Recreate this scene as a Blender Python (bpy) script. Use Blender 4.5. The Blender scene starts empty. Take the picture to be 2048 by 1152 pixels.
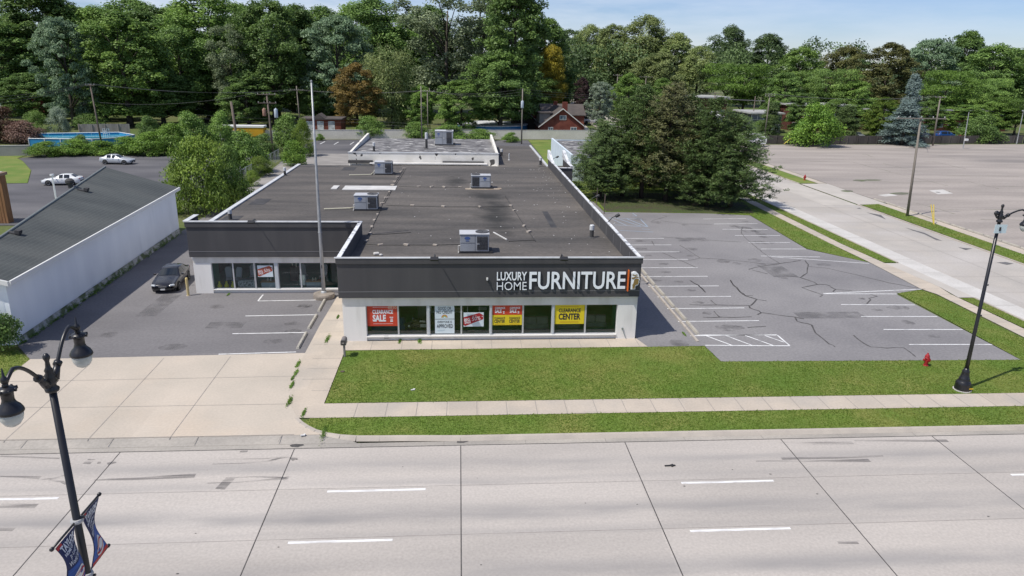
import bpy, bmesh, math, random
import numpy as np
from mathutils import Vector, Matrix
random.seed(7)
rng = np.random.default_rng(11)
scene = bpy.context.scene
COL = scene.collection
PI = math.pi

# ------------------------------------------------------------------ camera
FPX, CXP, CYP, CAMH = 1446.0, 1024.0, 576.0, 17.3
def camera_axes(vx=918.0, vy=122.0, roll=.018):
    d = Vector(((vx-CXP)/FPX, -(vy-CYP)/FPX, -1.0)).normalized()
    up = Vector((1, -roll, 0)).cross(d).normalized()
    if up.y < 0: up = -up
    right = d.cross(up)
    return Matrix((right, d, up))
RW = camera_axes()
EYE = Vector((0, 0, CAMH))
def ray(px, py):
    return RW @ Vector(((px-CXP)/FPX, -(py-CYP)/FPX, -1.0))
def G(px, py, z=0.0):
    "survey point: where the sight line of a photo pixel meets height z"
    w = ray(px, py); t = (z-EYE.z)/w.z
    return EYE + t*w
def D(px, py, y):
    "survey point: where the sight line meets the vertical plane at depth y"
    w = ray(px, py); t = y/w.y
    return EYE + t*w
def PX(p):
    c = RW.transposed() @ (Vector(p)-EYE)
    return (CXP+FPX*c.x/-c.z, CYP-FPX*c.y/-c.z)
cd = bpy.data.cameras.new('camera')
cam = bpy.data.objects.new('camera', cd)
COL.objects.link(cam)
cd.sensor_width = 36.0
cd.lens = 36.0*FPX/2048.0
cd.clip_end = 5000
cd.clip_start = .2
cam.matrix_world = Matrix.Translation(EYE) @ RW.to_4x4()
scene.camera = cam

# ------------------------------------------------------------------ light
SUNV = Vector((-.545, -.28, 1.0)).normalized()      # towards the sun
SUN_EL = math.asin(SUNV.z)
SUN_AZ = math.atan2(SUNV.x, SUNV.y)
ld = bpy.data.lights.new('sun', 'SUN')
ld.energy = 4.4
ld.angle = math.radians(.53)
ld.color = (1.0, .95, .87)
lo = bpy.data.objects.new('sun', ld)
COL.objects.link(lo)
lo.rotation_euler = SUNV.to_track_quat('Z', 'Y').to_euler()
lo.location = (-30, -20, 60)
world = bpy.data.worlds.new('World')
scene.world = world
world.use_nodes = True
wn, wl = world.node_tree.nodes, world.node_tree.links
wn.clear()
sky = wn.new('ShaderNodeTexSky'); sky.sky_type = 'NISHITA'; sky.sun_disc = False
sky.sun_elevation = SUN_EL; sky.sun_rotation = SUN_AZ
sky.altitude = 300; sky.air_density = 1.0; sky.dust_density = .15; sky.ozone_density = 2.5
tc = wn.new('ShaderNodeTexCoord')
mp = wn.new('ShaderNodeMapping'); mp.inputs['Scale'].default_value = (2.2, 2.2, 13.0)
mp.inputs['Location'].default_value = (.35, .1, .2)
nz = wn.new('ShaderNodeTexNoise'); nz.inputs['Scale'].default_value = 1.6; nz.inputs['Detail'].default_value = 7; nz.inputs['Roughness'].default_value = .6
cr = wn.new('ShaderNodeValToRGB'); cr.color_ramp.elements[0].position = .40; cr.color_ramp.elements[1].position = .66
sep = wn.new('ShaderNodeSeparateXYZ')
# more cloud towards the west side of the view, thin veil elsewhere
mr = wn.new('ShaderNodeMapRange'); mr.inputs['From Min'].default_value = .45; mr.inputs['From Max'].default_value = -.45
mr.inputs['To Min'].default_value = .22; mr.inputs['To Max'].default_value = .95
mul = wn.new('ShaderNodeMath'); mul.operation = 'MULTIPLY'
mixc = wn.new('ShaderNodeMix'); mixc.data_type = 'RGBA'
mixc.inputs['B'].default_value = (9.0, 9.4, 10.2, 1)
bg = wn.new('ShaderNodeBackground'); bg.inputs['Strength'].default_value = .10
wo = wn.new('ShaderNodeOutputWorld')
wl.new(tc.outputs['Generated'], mp.inputs['Vector']); wl.new(mp.outputs['Vector'], nz.inputs['Vector'])
wl.new(nz.outputs['Fac'], cr.inputs['Fac']); wl.new(tc.outputs['Generated'], sep.inputs[0])
wl.new(sep.outputs['X'], mr.inputs['Value']); wl.new(cr.outputs['Color'], mul.inputs[0]); wl.new(mr.outputs['Result'], mul.inputs[1])
tn = wn.new('ShaderNodeMix'); tn.data_type = 'RGBA'; tn.blend_type = 'MULTIPLY'; tn.inputs['Factor'].default_value = 1.0; tn.inputs['B'].default_value = (.80, .87, 1.14, 1)
wl.new(sky.outputs['Color'], tn.inputs['A'])
wl.new(mul.outputs[0], mixc.inputs['Factor']); wl.new(tn.outputs['Result'], mixc.inputs['A'])
wl.new(mixc.outputs['Result'], bg.inputs['Color']); wl.new(bg.outputs[0], wo.inputs['Surface'])
vs = scene.view_settings
vs.view_transform = 'Standard'; vs.look = 'None'; vs.gamma = 1; vs.exposure = 0.0; vs.use_curve_mapping = False

# ------------------------------------------------------------------ materials
MATS = {}
def nd(nt, t, **kw):
    n = nt.nodes.new(t)
    for k, v in kw.items(): setattr(n, k, v)
    return n
def M(name, c1, rough=.8, c2=None, scale=1.0, detail=4, stretch=(1, 1, 1), lo=.35, hi=.65, bump=0.0, bscale=30.0, metal=0.0, spec=.5,
      c3=None, scale3=.15, lo3=.45, hi3=.7, coord='pos', coat=0.0, fine=0.0, fscale=40.0):
    """principled surface whose own colour wanders between c1 and c2 (noise), with patches of c3 and a fine grain"""
    m = bpy.data.materials.new(name); m.use_nodes = True; MATS[name] = m
    nt = m.node_tree; b = nt.nodes['Principled BSDF']
    b.inputs['Roughness'].default_value = rough; b.inputs['Metallic'].default_value = metal
    b.inputs['Specular IOR Level'].default_value = spec; b.inputs['Coat Weight'].default_value = coat
    if coord == 'pos':
        src = nd(nt, 'ShaderNodeNewGeometry').outputs['Position']
    else:
        src = nd(nt, 'ShaderNodeTexCoord').outputs['Object']
    def noise(sc, dt, st=(1, 1, 1)):
        mpn = nd(nt, 'ShaderNodeMapping'); mpn.inputs['Scale'].default_value = st
        nt.links.new(src, mpn.inputs['Vector'])
        n = nd(nt, 'ShaderNodeTexNoise'); n.inputs['Scale'].default_value = sc; n.inputs['Detail'].default_value = dt
        nt.links.new(mpn.outputs[0], n.inputs['Vector']); return n.outputs['Fac']
    def ramp(f, a, z):
        r = nd(nt, 'ShaderNodeMapRange'); r.inputs['From Min'].default_value = a; r.inputs['From Max'].default_value = z
        nt.links.new(f, r.inputs['Value']); return r.outputs['Result']
    def mix(fac, a, bb, blend='MIX'):
        x = nd(nt, 'ShaderNodeMix', data_type='RGBA', blend_type=blend)
        for k, v in (('Factor', fac), ('A', a), ('B', bb)):
            if isinstance(v, (tuple, float, int)): x.inputs[k].default_value = (*v, 1) if isinstance(v, tuple) else v
            else: nt.links.new(v, x.inputs[k])
        return x.outputs['Result']
    col = c1
    if c2 is not None: col = mix(ramp(noise(scale, detail, stretch), lo, hi), c1, c2)
    if c3 is not None: col = mix(ramp(noise(scale3, 5, stretch), lo3, hi3), col, c3)
    if fine:
        f = ramp(noise(fscale, 2), .25, .75)
        v = mix(f, (1-fine,)*3, (1+fine,)*3)
        col = mix(1.0, col, v, 'MULTIPLY')
    if isinstance(col, tuple): b.inputs['Base Color'].default_value = (*col, 1)
    else: nt.links.new(col, b.inputs['Base Color'])
    if bump:
        bp = nd(nt, 'ShaderNodeBump'); bp.inputs['Strength'].default_value = bump; bp.inputs['Distance'].default_value = .02
        nt.links.new(noise(bscale, 3), bp.inputs['Height']); nt.links.new(bp.outputs[0], b.inputs['Normal'])
    m['src'] = 0
    return m
def m_glass(name, tint=(.8, .85, .85), rough=.01, alpha=.75):
    m = bpy.data.materials.new(name); m.use_nodes = True; MATS[name] = m
    nt = m.node_tree; nt.nodes.clear()
    o = nd(nt, 'ShaderNodeOutputMaterial'); t = nd(nt, 'ShaderNodeBsdfTransparent'); t.inputs[0].default_value = (*[c*alpha for c in tint], 1)
    g = nd(nt, 'ShaderNodeBsdfGlossy'); g.inputs['Roughness'].default_value = rough; g.inputs['Color'].default_value = (.9, .95, 1, 1)
    f = nd(nt, 'ShaderNodeFresnel'); f.inputs['IOR'].default_value = 1.5
    x = nd(nt, 'ShaderNodeMixShader')
    nt.links.new(f.outputs[0], x.inputs[0]); nt.links.new(t.outputs[0], x.inputs[1]); nt.links.new(g.outputs[0], x.inputs[2])
    nt.links.new(x.outputs[0], o.inputs['Surface'])
    return m
def m_leaf(name, a, b, trans=.3, hue=.0, rough=.55):
    "leaf colour runs from a to b with each leaf's own tint value; whole trees differ a little"
    m = bpy.data.materials.new(name); m.use_nodes = True; MATS[name] = m
    nt = m.node_tree; nt.nodes.clear()
    o = nd(nt, 'ShaderNodeOutputMaterial'); at = nd(nt, 'ShaderNodeAttribute', attribute_name='tint')
    mx = nd(nt, 'ShaderNodeMix', data_type='RGBA'); mx.inputs['A'].default_value = (*a, 1); mx.inputs['B'].default_value = (*b, 1)
    nt.links.new(at.outputs['Fac'], mx.inputs['Factor'])
    oi = nd(nt, 'ShaderNodeObjectInfo'); hs = nd(nt, 'ShaderNodeHueSaturation')
    r1 = nd(nt, 'ShaderNodeMapRange'); r1.inputs['To Min'].default_value = .82; r1.inputs['To Max'].default_value = 1.2
    nt.links.new(oi.outputs['Random'], r1.inputs['Value']); nt.links.new(r1.outputs[0], hs.inputs['Value'])
    nt.links.new(mx.outputs['Result'], hs.inputs['Color'])
    p = nd(nt, 'ShaderNodeBsdfPrincipled'); p.inputs['Roughness'].default_value = rough; p.inputs['Specular IOR Level'].default_value = .35
    t = nd(nt, 'ShaderNodeBsdfTranslucent')
    nt.links.new(hs.outputs[0], p.inputs['Base Color']); nt.links.new(hs.outputs[0], t.inputs['Color'])
    x = nd(nt, 'ShaderNodeMixShader'); x.inputs[0].default_value = trans
    nt.links.new(p.outputs[0], x.inputs[1]); nt.links.new(t.outputs[0], x.inputs[2]); nt.links.new(x.outputs[0], o.inputs['Surface'])
    return m

# ------------------------------------------------------------------ mesh building
class MB:
    def __init__(s): s.v = []; s.f = []; s.mi = []; s.cur = 0; s.sm = []; s.smooth = False; s.ch = []
    def mat(s, i): s.cur = i; return s
    def add(s, vs, fs):
        b = len(s.v); s.v += [tuple(p) for p in vs]; s.ch.append((b, len(s.f)))
        for f in fs: s.f.append([b+i for i in f]); s.mi.append(s.cur); s.sm.append(s.smooth)
        return s
    def box(s, x0, x1, y0, y1, z0, z1):
        return s.add([(x0,y0,z0),(x1,y0,z0),(x1,y1,z0),(x0,y1,z0),(x0,y0,z1),(x1,y0,z1),(x1,y1,z1),(x0,y1,z1)],
                     [(3,2,1,0),(4,5,6,7),(0,1,5,4),(1,2,6,5),(2,3,7,6),(3,0,4,7)])
    def obox(s, c, sx, sy, sz, rz=0.0, ry=0.0, rx=0.0):
        "box of size sx,sy,sz centred at c, turned"
        R = Matrix.Rotation(rz, 3, 'Z') @ Matrix.Rotation(ry, 3, 'Y') @ Matrix.Rotation(rx, 3, 'X')
        c = Vector(c); vs = []
        for z in (-.5, .5):
            for x, y in ((-.5,-.5),(.5,-.5),(.5,.5),(-.5,.5)): vs.append(c + R @ Vector((x*sx, y*sy, z*sz)))
        return s.add(vs, [(3,2,1,0),(4,5,6,7),(0,1,5,4),(1,2,6,5),(2,3,7,6),(3,0,4,7)])
    def prism(s, poly, z0, z1):
        n = len(poly)
        a = sum(poly[i][0]*poly[(i+1)%n][1]-poly[(i+1)%n][0]*poly[i][1] for i in range(n))
        if a < 0: poly = poly[::-1]
        vs = [(p[0],p[1],z0) for p in poly]+[(p[0],p[1],z1) for p in poly]
        return s.add(vs, [tuple(range(n-1,-1,-1)), tuple(range(n,2*n))]+[(i,(i+1)%n,n+(i+1)%n,n+i) for i in range(n)])
    def sheet(s, poly, z):
        n = len(poly)
        a = sum(poly[i][0]*poly[(i+1)%n][1]-poly[(i+1)%n][0]*poly[i][1] for i in range(n))
        if a < 0: poly = poly[::-1]
        return s.add([(p[0],p[1],z) for p in poly], [tuple(range(n))])
    def quad(s, a, b, c, d): return s.add([a,b,c,d], [(0,1,2,3)])
    def tube(s, pts, r, n=8, cap=True):
        pts = [Vector(p) for p in pts]; rs = r if isinstance(r, (list, tuple)) else [r]*len(pts)
        vs = []; up = None
        for i, p in enumerate(pts):
            t = (pts[min(i+1,len(pts)-1)]-pts[max(i-1,0)]).normalized()
            if up is None: up = Vector((0,0,1)) if abs(t.z) < .9 else Vector((1,0,0))
            a = t.cross(up)
            if a.length < 1e-4: a = t.cross(Vector((0,1,0)))
            a.normalize(); b = a.cross(t); up = b
            for k in range(n):
                q = 2*PI*k/n; vs.append(p + (a*math.cos(q)+b*math.sin(q))*rs[i])
        fs = []
        for i in range(len(pts)-1):
            for k in range(n): fs.append((i*n+k, i*n+(k+1)%n, (i+1)*n+(k+1)%n, (i+1)*n+k))
        if cap: fs += [tuple(range(n-1,-1,-1)), tuple((len(pts)-1)*n+k for k in range(n))]
        return s.add(vs, fs)
    def lathe(s, prof, c, n=16, axis='z'):
        vs = []; fs = []; m = len(prof); c = Vector(c)
        for r, h in prof:
            for k in range(n):
                q = 2*PI*k/n; x, y = r*math.cos(q), r*math.sin(q)
                vs.append(c + Vector({'z':(x,y,h),'x':(h,x,y),'y':(y,h,x)}[axis]))
        for i in range(m-1):
            for k in range(n): fs.append((i*n+k, i*n+(k+1)%n, (i+1)*n+(k+1)%n, (i+1)*n+k))
        if prof[0][0] > 1e-4: fs.append(tuple(range(n-1,-1,-1)))
        if prof[-1][0] > 1e-4: fs.append(tuple((m-1)*n+k for k in range(n)))
        return s.add(vs, fs)
    def ribbon(s, pts, w, z, zf=None):
        "flat painted line of width w on the ground along pts"
        pts = [Vector((p[0],p[1])) for p in pts]; L = []
        ws = w if isinstance(w, (list, tuple)) else [w]*len(pts)
        for i, p in enumerate(pts):
            t = (pts[min(i+1,len(pts)-1)]-pts[max(i-1,0)])
            t.normalize(); nrm = Vector((-t.y, t.x))*ws[i]/2
            L += [(p.x+nrm.x,p.y+nrm.y,z),(p.x-nrm.x,p.y-nrm.y,z)]
        return s.add(L, [(2*i+1,2*i+3,2*i+2,2*i) for i in range(len(pts)-1)])
    def build(s, name, mats, parent=None, loc=None, recalc=True, bevel=0.0, smooth=None):
        me = bpy.data.meshes.new(name)
        o = Vector(loc) if loc is not None else (Vector(parent['org']) if parent is not None and 'org' in parent else Vector((0,0,0)))
        me.from_pydata([(p[0]-o.x,p[1]-o.y,p[2]-o.z) for p in s.v], [], s.f)
        mats = mats if isinstance(mats, (list, tuple)) else [mats]
        for m in mats: me.materials.append(m)
        me.polygons.foreach_set('material_index', s.mi)
        me.polygons.foreach_set('use_smooth', [bool(x) or bool(smooth) for x in s.sm])
        if recalc or bevel:
            bm = bmesh.new(); bm.from_mesh(me)
            if recalc:
                bmesh.ops.remove_doubles(bm, verts=bm.verts, dist=1e-5)
                bmesh.ops.recalc_face_normals(bm, faces=bm.faces)
            if bevel:
                bmesh.ops.bevel(bm, geom=[e for e in bm.edges if len(e.link_faces) == 2 and e.calc_face_angle(0) > .6], offset=bevel, segments=1, affect='EDGES')
            bm.to_mesh(me); bm.free()
        me.update()
        ob = bpy.data.objects.new(name, me); COL.objects.link(ob)
        if parent is not None: ob.parent = parent; ob['org'] = tuple(o)
        elif loc is not None: ob.location = o; ob['org'] = tuple(o)
        return ob
def each(mb, name, mats, parent=None, **kw):
    "every piece that was added becomes an object of its own"
    ch = mb.ch+[(len(mb.v), len(mb.f))]; out = []
    for (v0,f0),(v1,f1) in zip(ch[:-1],ch[1:]):
        q = MB(); q.v = mb.v[v0:v1]; q.f = [[i-v0 for i in f] for f in mb.f[f0:f1]]; q.mi = mb.mi[f0:f1]; q.sm = mb.sm[f0:f1]
        out.append(q.build(name, mats, parent, **kw))
    return out
def tag(o, label, cat, group=None, kind=None):
    o['label'] = label; o['category'] = cat
    if group: o['group'] = group
    if kind: o['kind'] = kind
    return o
def thing(name, label, cat, loc=(0,0,0), rz=0.0, group=None, world=True):
    o = bpy.data.objects.new(name, None); COL.objects.link(o)
    o.location = loc; o.rotation_euler = (0,0,rz); o.empty_display_size = .3
    o['org'] = tuple(loc) if world else (0.0,0.0,0.0)
    return tag(o, label, cat, group)
def struct(name, mb, mats, **kw):
    o = mb.build(name, mats, **kw); o['kind'] = 'structure'; return o
def dup(root, loc, rz=None, label=None, scale=None):
    r = root.copy(); COL.objects.link(r); r.location = loc
    if rz is not None: r.rotation_euler = (0,0,rz)
    if scale is not None: r.scale = scale
    if label: r['label'] = label
    for ch in root.children:
        c = ch.copy(); COL.objects.link(c); c.parent = r
        for g in ch.children:
            d = g.copy(); COL.objects.link(d); d.parent = c
    return r
def text_mb(s, x0, x1, z0, z1, depth=.04, bold=0.0, mb=None, sp=1.0):
    """letters of s filling the rectangle x0..x1, z0..z1 in the plane y=0, front face at y=-depth; returns MB"""
    cu = bpy.data.curves.new('lettering', 'FONT'); cu.body = s; cu.size = 1.0; cu.extrude = .5; cu.offset = bold; cu.space_character = sp
    cu.resolution_u = 3
    ob = bpy.data.objects.new('lettering', cu); me = bpy.data.meshes.new_from_object(ob)
    V = [v.co.copy() for v in me.vertices]; F = [tuple(p.vertices) for p in me.polygons]
    bpy.data.objects.remove(ob); bpy.data.curves.remove(cu); bpy.data.meshes.remove(me)
    ax, bx = min(v.x for v in V), max(v.x for v in V); ay, by = min(v.y for v in V), max(v.y for v in V)
    mb = mb or MB()
    mb.add([(x0+(v.x-ax)/(bx-ax)*(x1-x0), -(v.z+.5)*depth, z0+(v.y-ay)/(by-ay)*(z1-z0)) for v in V], F)
    return mb
def xform(mb, fn):
    mb.v = [tuple(fn(Vector(p))) for p in mb.v]; return mb
# ------------------------------------------------------------------ ground
c_road = M('road_concrete', (.445,.405,.365), .85, (.378,.346,.315), .35, 6, (.25,1.2,1), .35,.65, c3=(.485,.445,.405), scale3=.12, fine=.10, fscale=9, bump=.15, bscale=40)
def road_wear(m):
    "oil and tyre wear darkening the middle of each lane, broken up along the road"
    nt = m.node_tree; b = nt.nodes['Principled BSDF']; L = nt.links
    old = b.inputs['Base Color'].links[0].from_socket
    g = nd(nt,'ShaderNodeNewGeometry'); sp = nd(nt,'ShaderNodeSeparateXYZ'); L.new(g.outputs['Position'], sp.inputs[0])
    tot = None
    mpn = nd(nt,'ShaderNodeMapping'); mpn.inputs['Scale'].default_value = (.16,.9,1); L.new(g.outputs['Position'], mpn.inputs['Vector'])
    nz = nd(nt,'ShaderNodeTexNoise'); nz.inputs['Scale'].default_value = 1.0; nz.inputs['Detail'].default_value = 6; L.new(mpn.outputs[0], nz.inputs['Vector'])
    off = nd(nt,'ShaderNodeMath',operation='MULTIPLY_ADD'); L.new(nz.outputs['Fac'], off.inputs[0]); off.inputs[1].default_value = 1.1; L.new(sp.outputs['Y'], off.inputs[2])
    for yc, wd, am in ((29.55,.6,.75),(25.85,.7,1.0),(22.2,.7,.9),(28.2,.35,.5),(24.6,.3,.4)):
        d = nd(nt,'ShaderNodeMath',operation='SUBTRACT'); L.new(off.outputs[0], d.inputs[0]); d.inputs[1].default_value = yc
        a = nd(nt,'ShaderNodeMath',operation='ABSOLUTE'); L.new(d.outputs[0], a.inputs[0])
        r = nd(nt,'ShaderNodeMapRange', interpolation_type='SMOOTHSTEP'); r.inputs['From Min'].default_value = wd*1.4; r.inputs['From Max'].default_value = 0; r.inputs['To Max'].default_value = am
        L.new(a.outputs[0], r.inputs['Value'])
        if tot is None: tot = r.outputs[0]
        else:
            q = nd(nt,'ShaderNodeMath',operation='MAXIMUM'); L.new(tot, q.inputs[0]); L.new(r.outputs[0], q.inputs[1]); tot = q.outputs[0]
    nr = nd(nt,'ShaderNodeMapRange'); nr.inputs['From Min'].default_value = .3; nr.inputs['From Max'].default_value = .7; L.new(nz.outputs['Fac'], nr.inputs['Value'])
    f = nd(nt,'ShaderNodeMath',operation='MULTIPLY'); L.new(tot, f.inputs[0]); L.new(nr.outputs[0], f.inputs[1])
    x = nd(nt,'ShaderNodeMix',data_type='RGBA'); L.new(f.outputs[0], x.inputs['Factor']); L.new(old, x.inputs['A']); x.inputs['B'].default_value = (.265,.252,.243,1)
    L.new(x.outputs['Result'], b.inputs['Base Color'])
road_wear(c_road)
def slab_tone(m, lx, ly, ox, oy, amt):
    "each cast slab has a slightly different tone"
    nt = m.node_tree; b = nt.nodes['Principled BSDF']; L = nt.links; old = b.inputs['Base Color'].links[0].from_socket
    g = nd(nt,'ShaderNodeNewGeometry'); mp_ = nd(nt,'ShaderNodeMapping'); mp_.inputs['Location'].default_value = (ox/lx,oy/ly,0); mp_.inputs['Scale'].default_value = (1/lx,1/ly,0); L.new(g.outputs['Position'], mp_.inputs['Vector'])
    fl_ = nd(nt,'ShaderNodeVectorMath',operation='FLOOR'); L.new(mp_.outputs[0], fl_.inputs[0]); w = nd(nt,'ShaderNodeTexWhiteNoise', noise_dimensions='2D'); L.new(fl_.outputs[0], w.inputs['Vector'])
    r = nd(nt,'ShaderNodeMapRange'); r.inputs['To Min'].default_value = 1-amt; r.inputs['To Max'].default_value = 1+amt; L.new(w.outputs['Value'], r.inputs['Value'])
    x = nd(nt,'ShaderNodeMix',data_type='RGBA',blend_type='MULTIPLY'); x.inputs['Factor'].default_value = 1; L.new(old,x.inputs['A']); L.new(r.outputs[0],x.inputs['B']); L.new(x.outputs['Result'], b.inputs['Base Color'])
slab_tone(c_road, 7.8, 3.4, 0, .02, .055)
c_gutter = M('gutter_concrete', (.40,.365,.32), .88, (.33,.305,.27), .8, 5, (.5,1,1), c3=(.27,.25,.225), scale3=.3, fine=.1, fscale=8)
c_walk = M('walk_concrete', (.50,.43,.35), .88, (.43,.375,.31), .45, 5, c3=(.40,.36,.31), scale3=.35, fine=.07, fscale=8, bump=.1)
c_apron = M('apron_concrete', (.50,.435,.36), .88, (.44,.39,.325), .3, 6, c3=(.52,.42,.32), scale3=.12, lo3=.5, hi3=.8, fine=.06, fscale=8)
slab_tone(c_walk, 1.56, 1.6, .6, 0, .05); slab_tone(c_apron, 3.9, 3.2, 0, .5, .03)
c_street = M('street_concrete', (.42,.385,.345), .88, (.36,.335,.305), .3, 6, c3=(.45,.42,.39), scale3=.15, fine=.08, fscale=7)
c_pale = M('pale_concrete', (.55,.53,.50), .88, (.48,.46,.43), .5, 4, fine=.08, fscale=6)
c_kerb = M('kerb_concrete', (.46,.41,.35), .88, (.38,.34,.295), .9, 4, fine=.08)
a_lot = M('lot_asphalt', (.225,.215,.216), .9, (.183,.176,.179), .22, 8, c3=(.25,.24,.238), scale3=.09, fine=.14, fscale=6, bump=.2, bscale=30)
a_left = M('driveway_asphalt', (.18,.172,.174), .9, (.14,.134,.137), .28, 6, (.5,1,1), c3=(.205,.195,.197), scale3=.1, fine=.14, fscale=6, bump=.2)
a_dark = M('rear_asphalt', (.105,.102,.11), .92, (.07,.069,.075), .22, 6, (.4,1,1), c3=(.14,.135,.14), scale3=.13, fine=.15, fscale=5)
a_old = M('worn_asphalt', (.365,.322,.288), .92, (.28,.248,.223), .22, 9, (.25,1.2,1), c3=(.19,.173,.162), scale3=.085, lo3=.54, hi3=.74, fine=.1, fscale=3)
g_lawn = M('lawn_ground', (.115,.18,.022), .95, (.185,.20,.045), .45, 6, c3=(.095,.165,.018), scale3=.2, fine=.2, fscale=12, bump=.6, bscale=25)
g_far = M('terrain_ground', (.075,.115,.02), .95, (.11,.12,.035), .06, 6, c3=(.13,.12,.06), scale3=.03, lo3=.5, hi3=.8, fine=.25, fscale=4)
d_soil = M('soil', (.075,.06,.045), .95, (.11,.085,.06), .6, 5, fine=.3, fscale=8)
k_joint = M('joint_tar', (.05,.047,.045), .8, (.09,.085,.08), 3, 2)
k_faint = M('joint_faint', (.22,.20,.185), .9, (.30,.275,.25), 2, 3)
slab_tone(c_street, 5, 4.5, 1, 0, .05)
k_white = M('road_paint_white', (.76,.76,.75), .6, (.42,.42,.42), 1.6, 8, lo=.50, hi=.72, fine=.10)
k_blue = M('parking_paint_blue', (.24,.34,.45), .8, (.30,.33,.37), 1.2, 4)
k_patch = M('asphalt_patch', (.10,.098,.10), .9, (.15,.145,.145), 2, 3)

ZR = -.12
def rect(x0, x1, y0, y1): return [(x0,y0),(x1,y0),(x1,y1),(x0,y1)]
def p2(pts, z=0.0): return [tuple(G(a,b,z)[:2]) for a,b in pts]
b = MB(); b.sheet(rect(-1500,1500,31.6,2200), -.05); b.sheet(rect(-1500,1500,-600,31.6), -.25)
struct('terrain', b, g_far)
b = MB(); b.box(-200,200,-12,30.62,-.6,ZR); struct('road', b, c_road)
# gutter pan and the flush lip along the driveway
b = MB()
b.box(-200,200,30.63,31.02,-.6,ZR+.005)
b.add([(-200,31.03,ZR+.006),(-4.9,31.03,ZR+.006),(-6.2,31.72,-.002),(-200,31.72,-.002)], [(0,1,2,3)])
struct('gutter', b, c_gutter)
kerb_back = p2([(596,836),(606,845),(618,853),(634,860.5),(655,866.5),(682,870.5),(714,872.5),(760,872.5),(800,872)])
kerb_back += [(0.0,31.3),(60,31.3)]
b = MB()
for (p, q) in zip(kerb_back[:-1], kerb_back[1:]):
    d = Vector((q[0]-p[0], q[1]-p[1])).normalized(); n = Vector((d.y,-d.x))
    h = .0
    fw = .30
    a = [(p[0],p[1],.05),(p[0]+n.x*.17,p[1]+n.y*.17,.045),(p[0]+n.x*fw,p[1]+n.y*fw,ZR+.007)]
    c = [(q[0],q[1],.05),(q[0]+n.x*.17,q[1]+n.y*.17,.045),(q[0]+n.x*fw,q[1]+n.y*fw,ZR+.007)]
    b.quad(a[0],c[0],c[1],a[1]); b.quad(a[1],c[1],c[2],a[2])
struct('kerb', b, c_kerb)

apron_r = p2([(596,836),(588,822),(579,806),(579,792),(585,770),(597,732),(610,706)])
apron = [(-60,31.7),(-6.3,31.7)] + p2([(634,860.5),(618,853),(606,845)]) + apron_r + [tuple(G(60,718.5)[:2]), tuple(G(0,765)[:2]), (-31,36), (-60,36)]
b = MB(); b.sheet(apron, .004); struct('driveway_apron', b, c_apron)
b = MB(); b.quad((-60,31.69,.0035),(-6.2,31.69,.0035),(-6.9,32.6,.0035),(-60,32.6,.0035)) if False else None
# pavement along the road and the walk to the store
walk = [apron_r[6], tuple(G(640,650)[:2]), (-9.35,53.1), (-7.5,53.1),(-7.45,43.9),(11.6,43.85),(12.0,42.45),(-7.15,42.35),(-7.15,35.02),(60,34.95),(60,33.42),(-7.6,33.42),apron_r[0],apron_r[1],apron_r[2],apron_r[3],apron_r[4],apron_r[5]]
b = MB()
b.sheet([(-7.15,33.42),(37.6,33.42),(37.6,34.98),(-7.15,35.02)], .008)
b.sheet([(-7.15,33.42),(-7.15,42.35),(-7.45,43.9),(-7.5,53.1),(-9.35,53.1),tuple(G(640,650)[:2])]+apron_r[::-1], .008)
b.sheet([(-7.15,42.36),(12.0,42.45),(11.6,43.9),(-7.44,43.9)], .0085)
b.sheet([(37.61,33.42),(60,33.42),(60,34.98),(37.61,34.98)], .008)
struct('pavement', b, c_walk)
b = MB(); b.sheet([(11.62,42.45),(12.05,42.45),(15.75,42.5),(15.95,39.95),(35.1,39.65),(35.0,53.2),(37.9,54.3),(38.15,62.6),(34.5,67.7),(35.2,84.6),(30,85.4),(17.6,86),(17.5,93),(11.62,93)], 0)
struct('parking_lot', b, a_lot)
b = MB(); b.sheet([tuple(G(60,718.5)[:2]),(-9.54,41.95),tuple(G(640,650)[:2]),(-9.36,53.1),(-7.6,53.1),(-7.6,54.4),(-20.0,54.4),(-20.1,94),(-29,94),(-28.7,75),(-27.35,43.7)], 0.001)
struct('driveway', b, a_left)
# asphalt behind the left buildings and behind the store
b = MB(); b.sheet([(-95,78),(-36,78),(-36,92),(-32.5,92),(-33.4,120),(-34.5,136.5),(-52,135.6),(-73.6,136.6),(-75.6,131),(-73,127.5),(-66,117),(-60,105),(-95,100)], -.002)
b.sheet([(-31.0,127.9),(-12,127.5),(-12,168.5),(-31,166),(-33.3,150)], -.0025)
b.sheet([(-12,116.5),(14.6,116.5),(15.8,140),(15.9,170),(-11.9,168.4)], -.0025)
struct('rear_lot', b, a_dark)
b = MB(); b.sheet([(-30.9,128),(-19,128),(-19.5,141.5),(-30.2,141.2)], .003); b.sheet([(-29,94.05),(-20.3,94.05),(-14.5,96),(-14.5,127.8),(-30.8,127.8)], .001); b.sheet([(-20.2,92),(-14.5,92),(-14.5,95.9),(-20.2,94)],.001)
struct('rear_concrete', b, M('rear_yard_concrete', (.30,.28,.26), .9, (.24,.225,.21), .4, 5, fine=.1))
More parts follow.
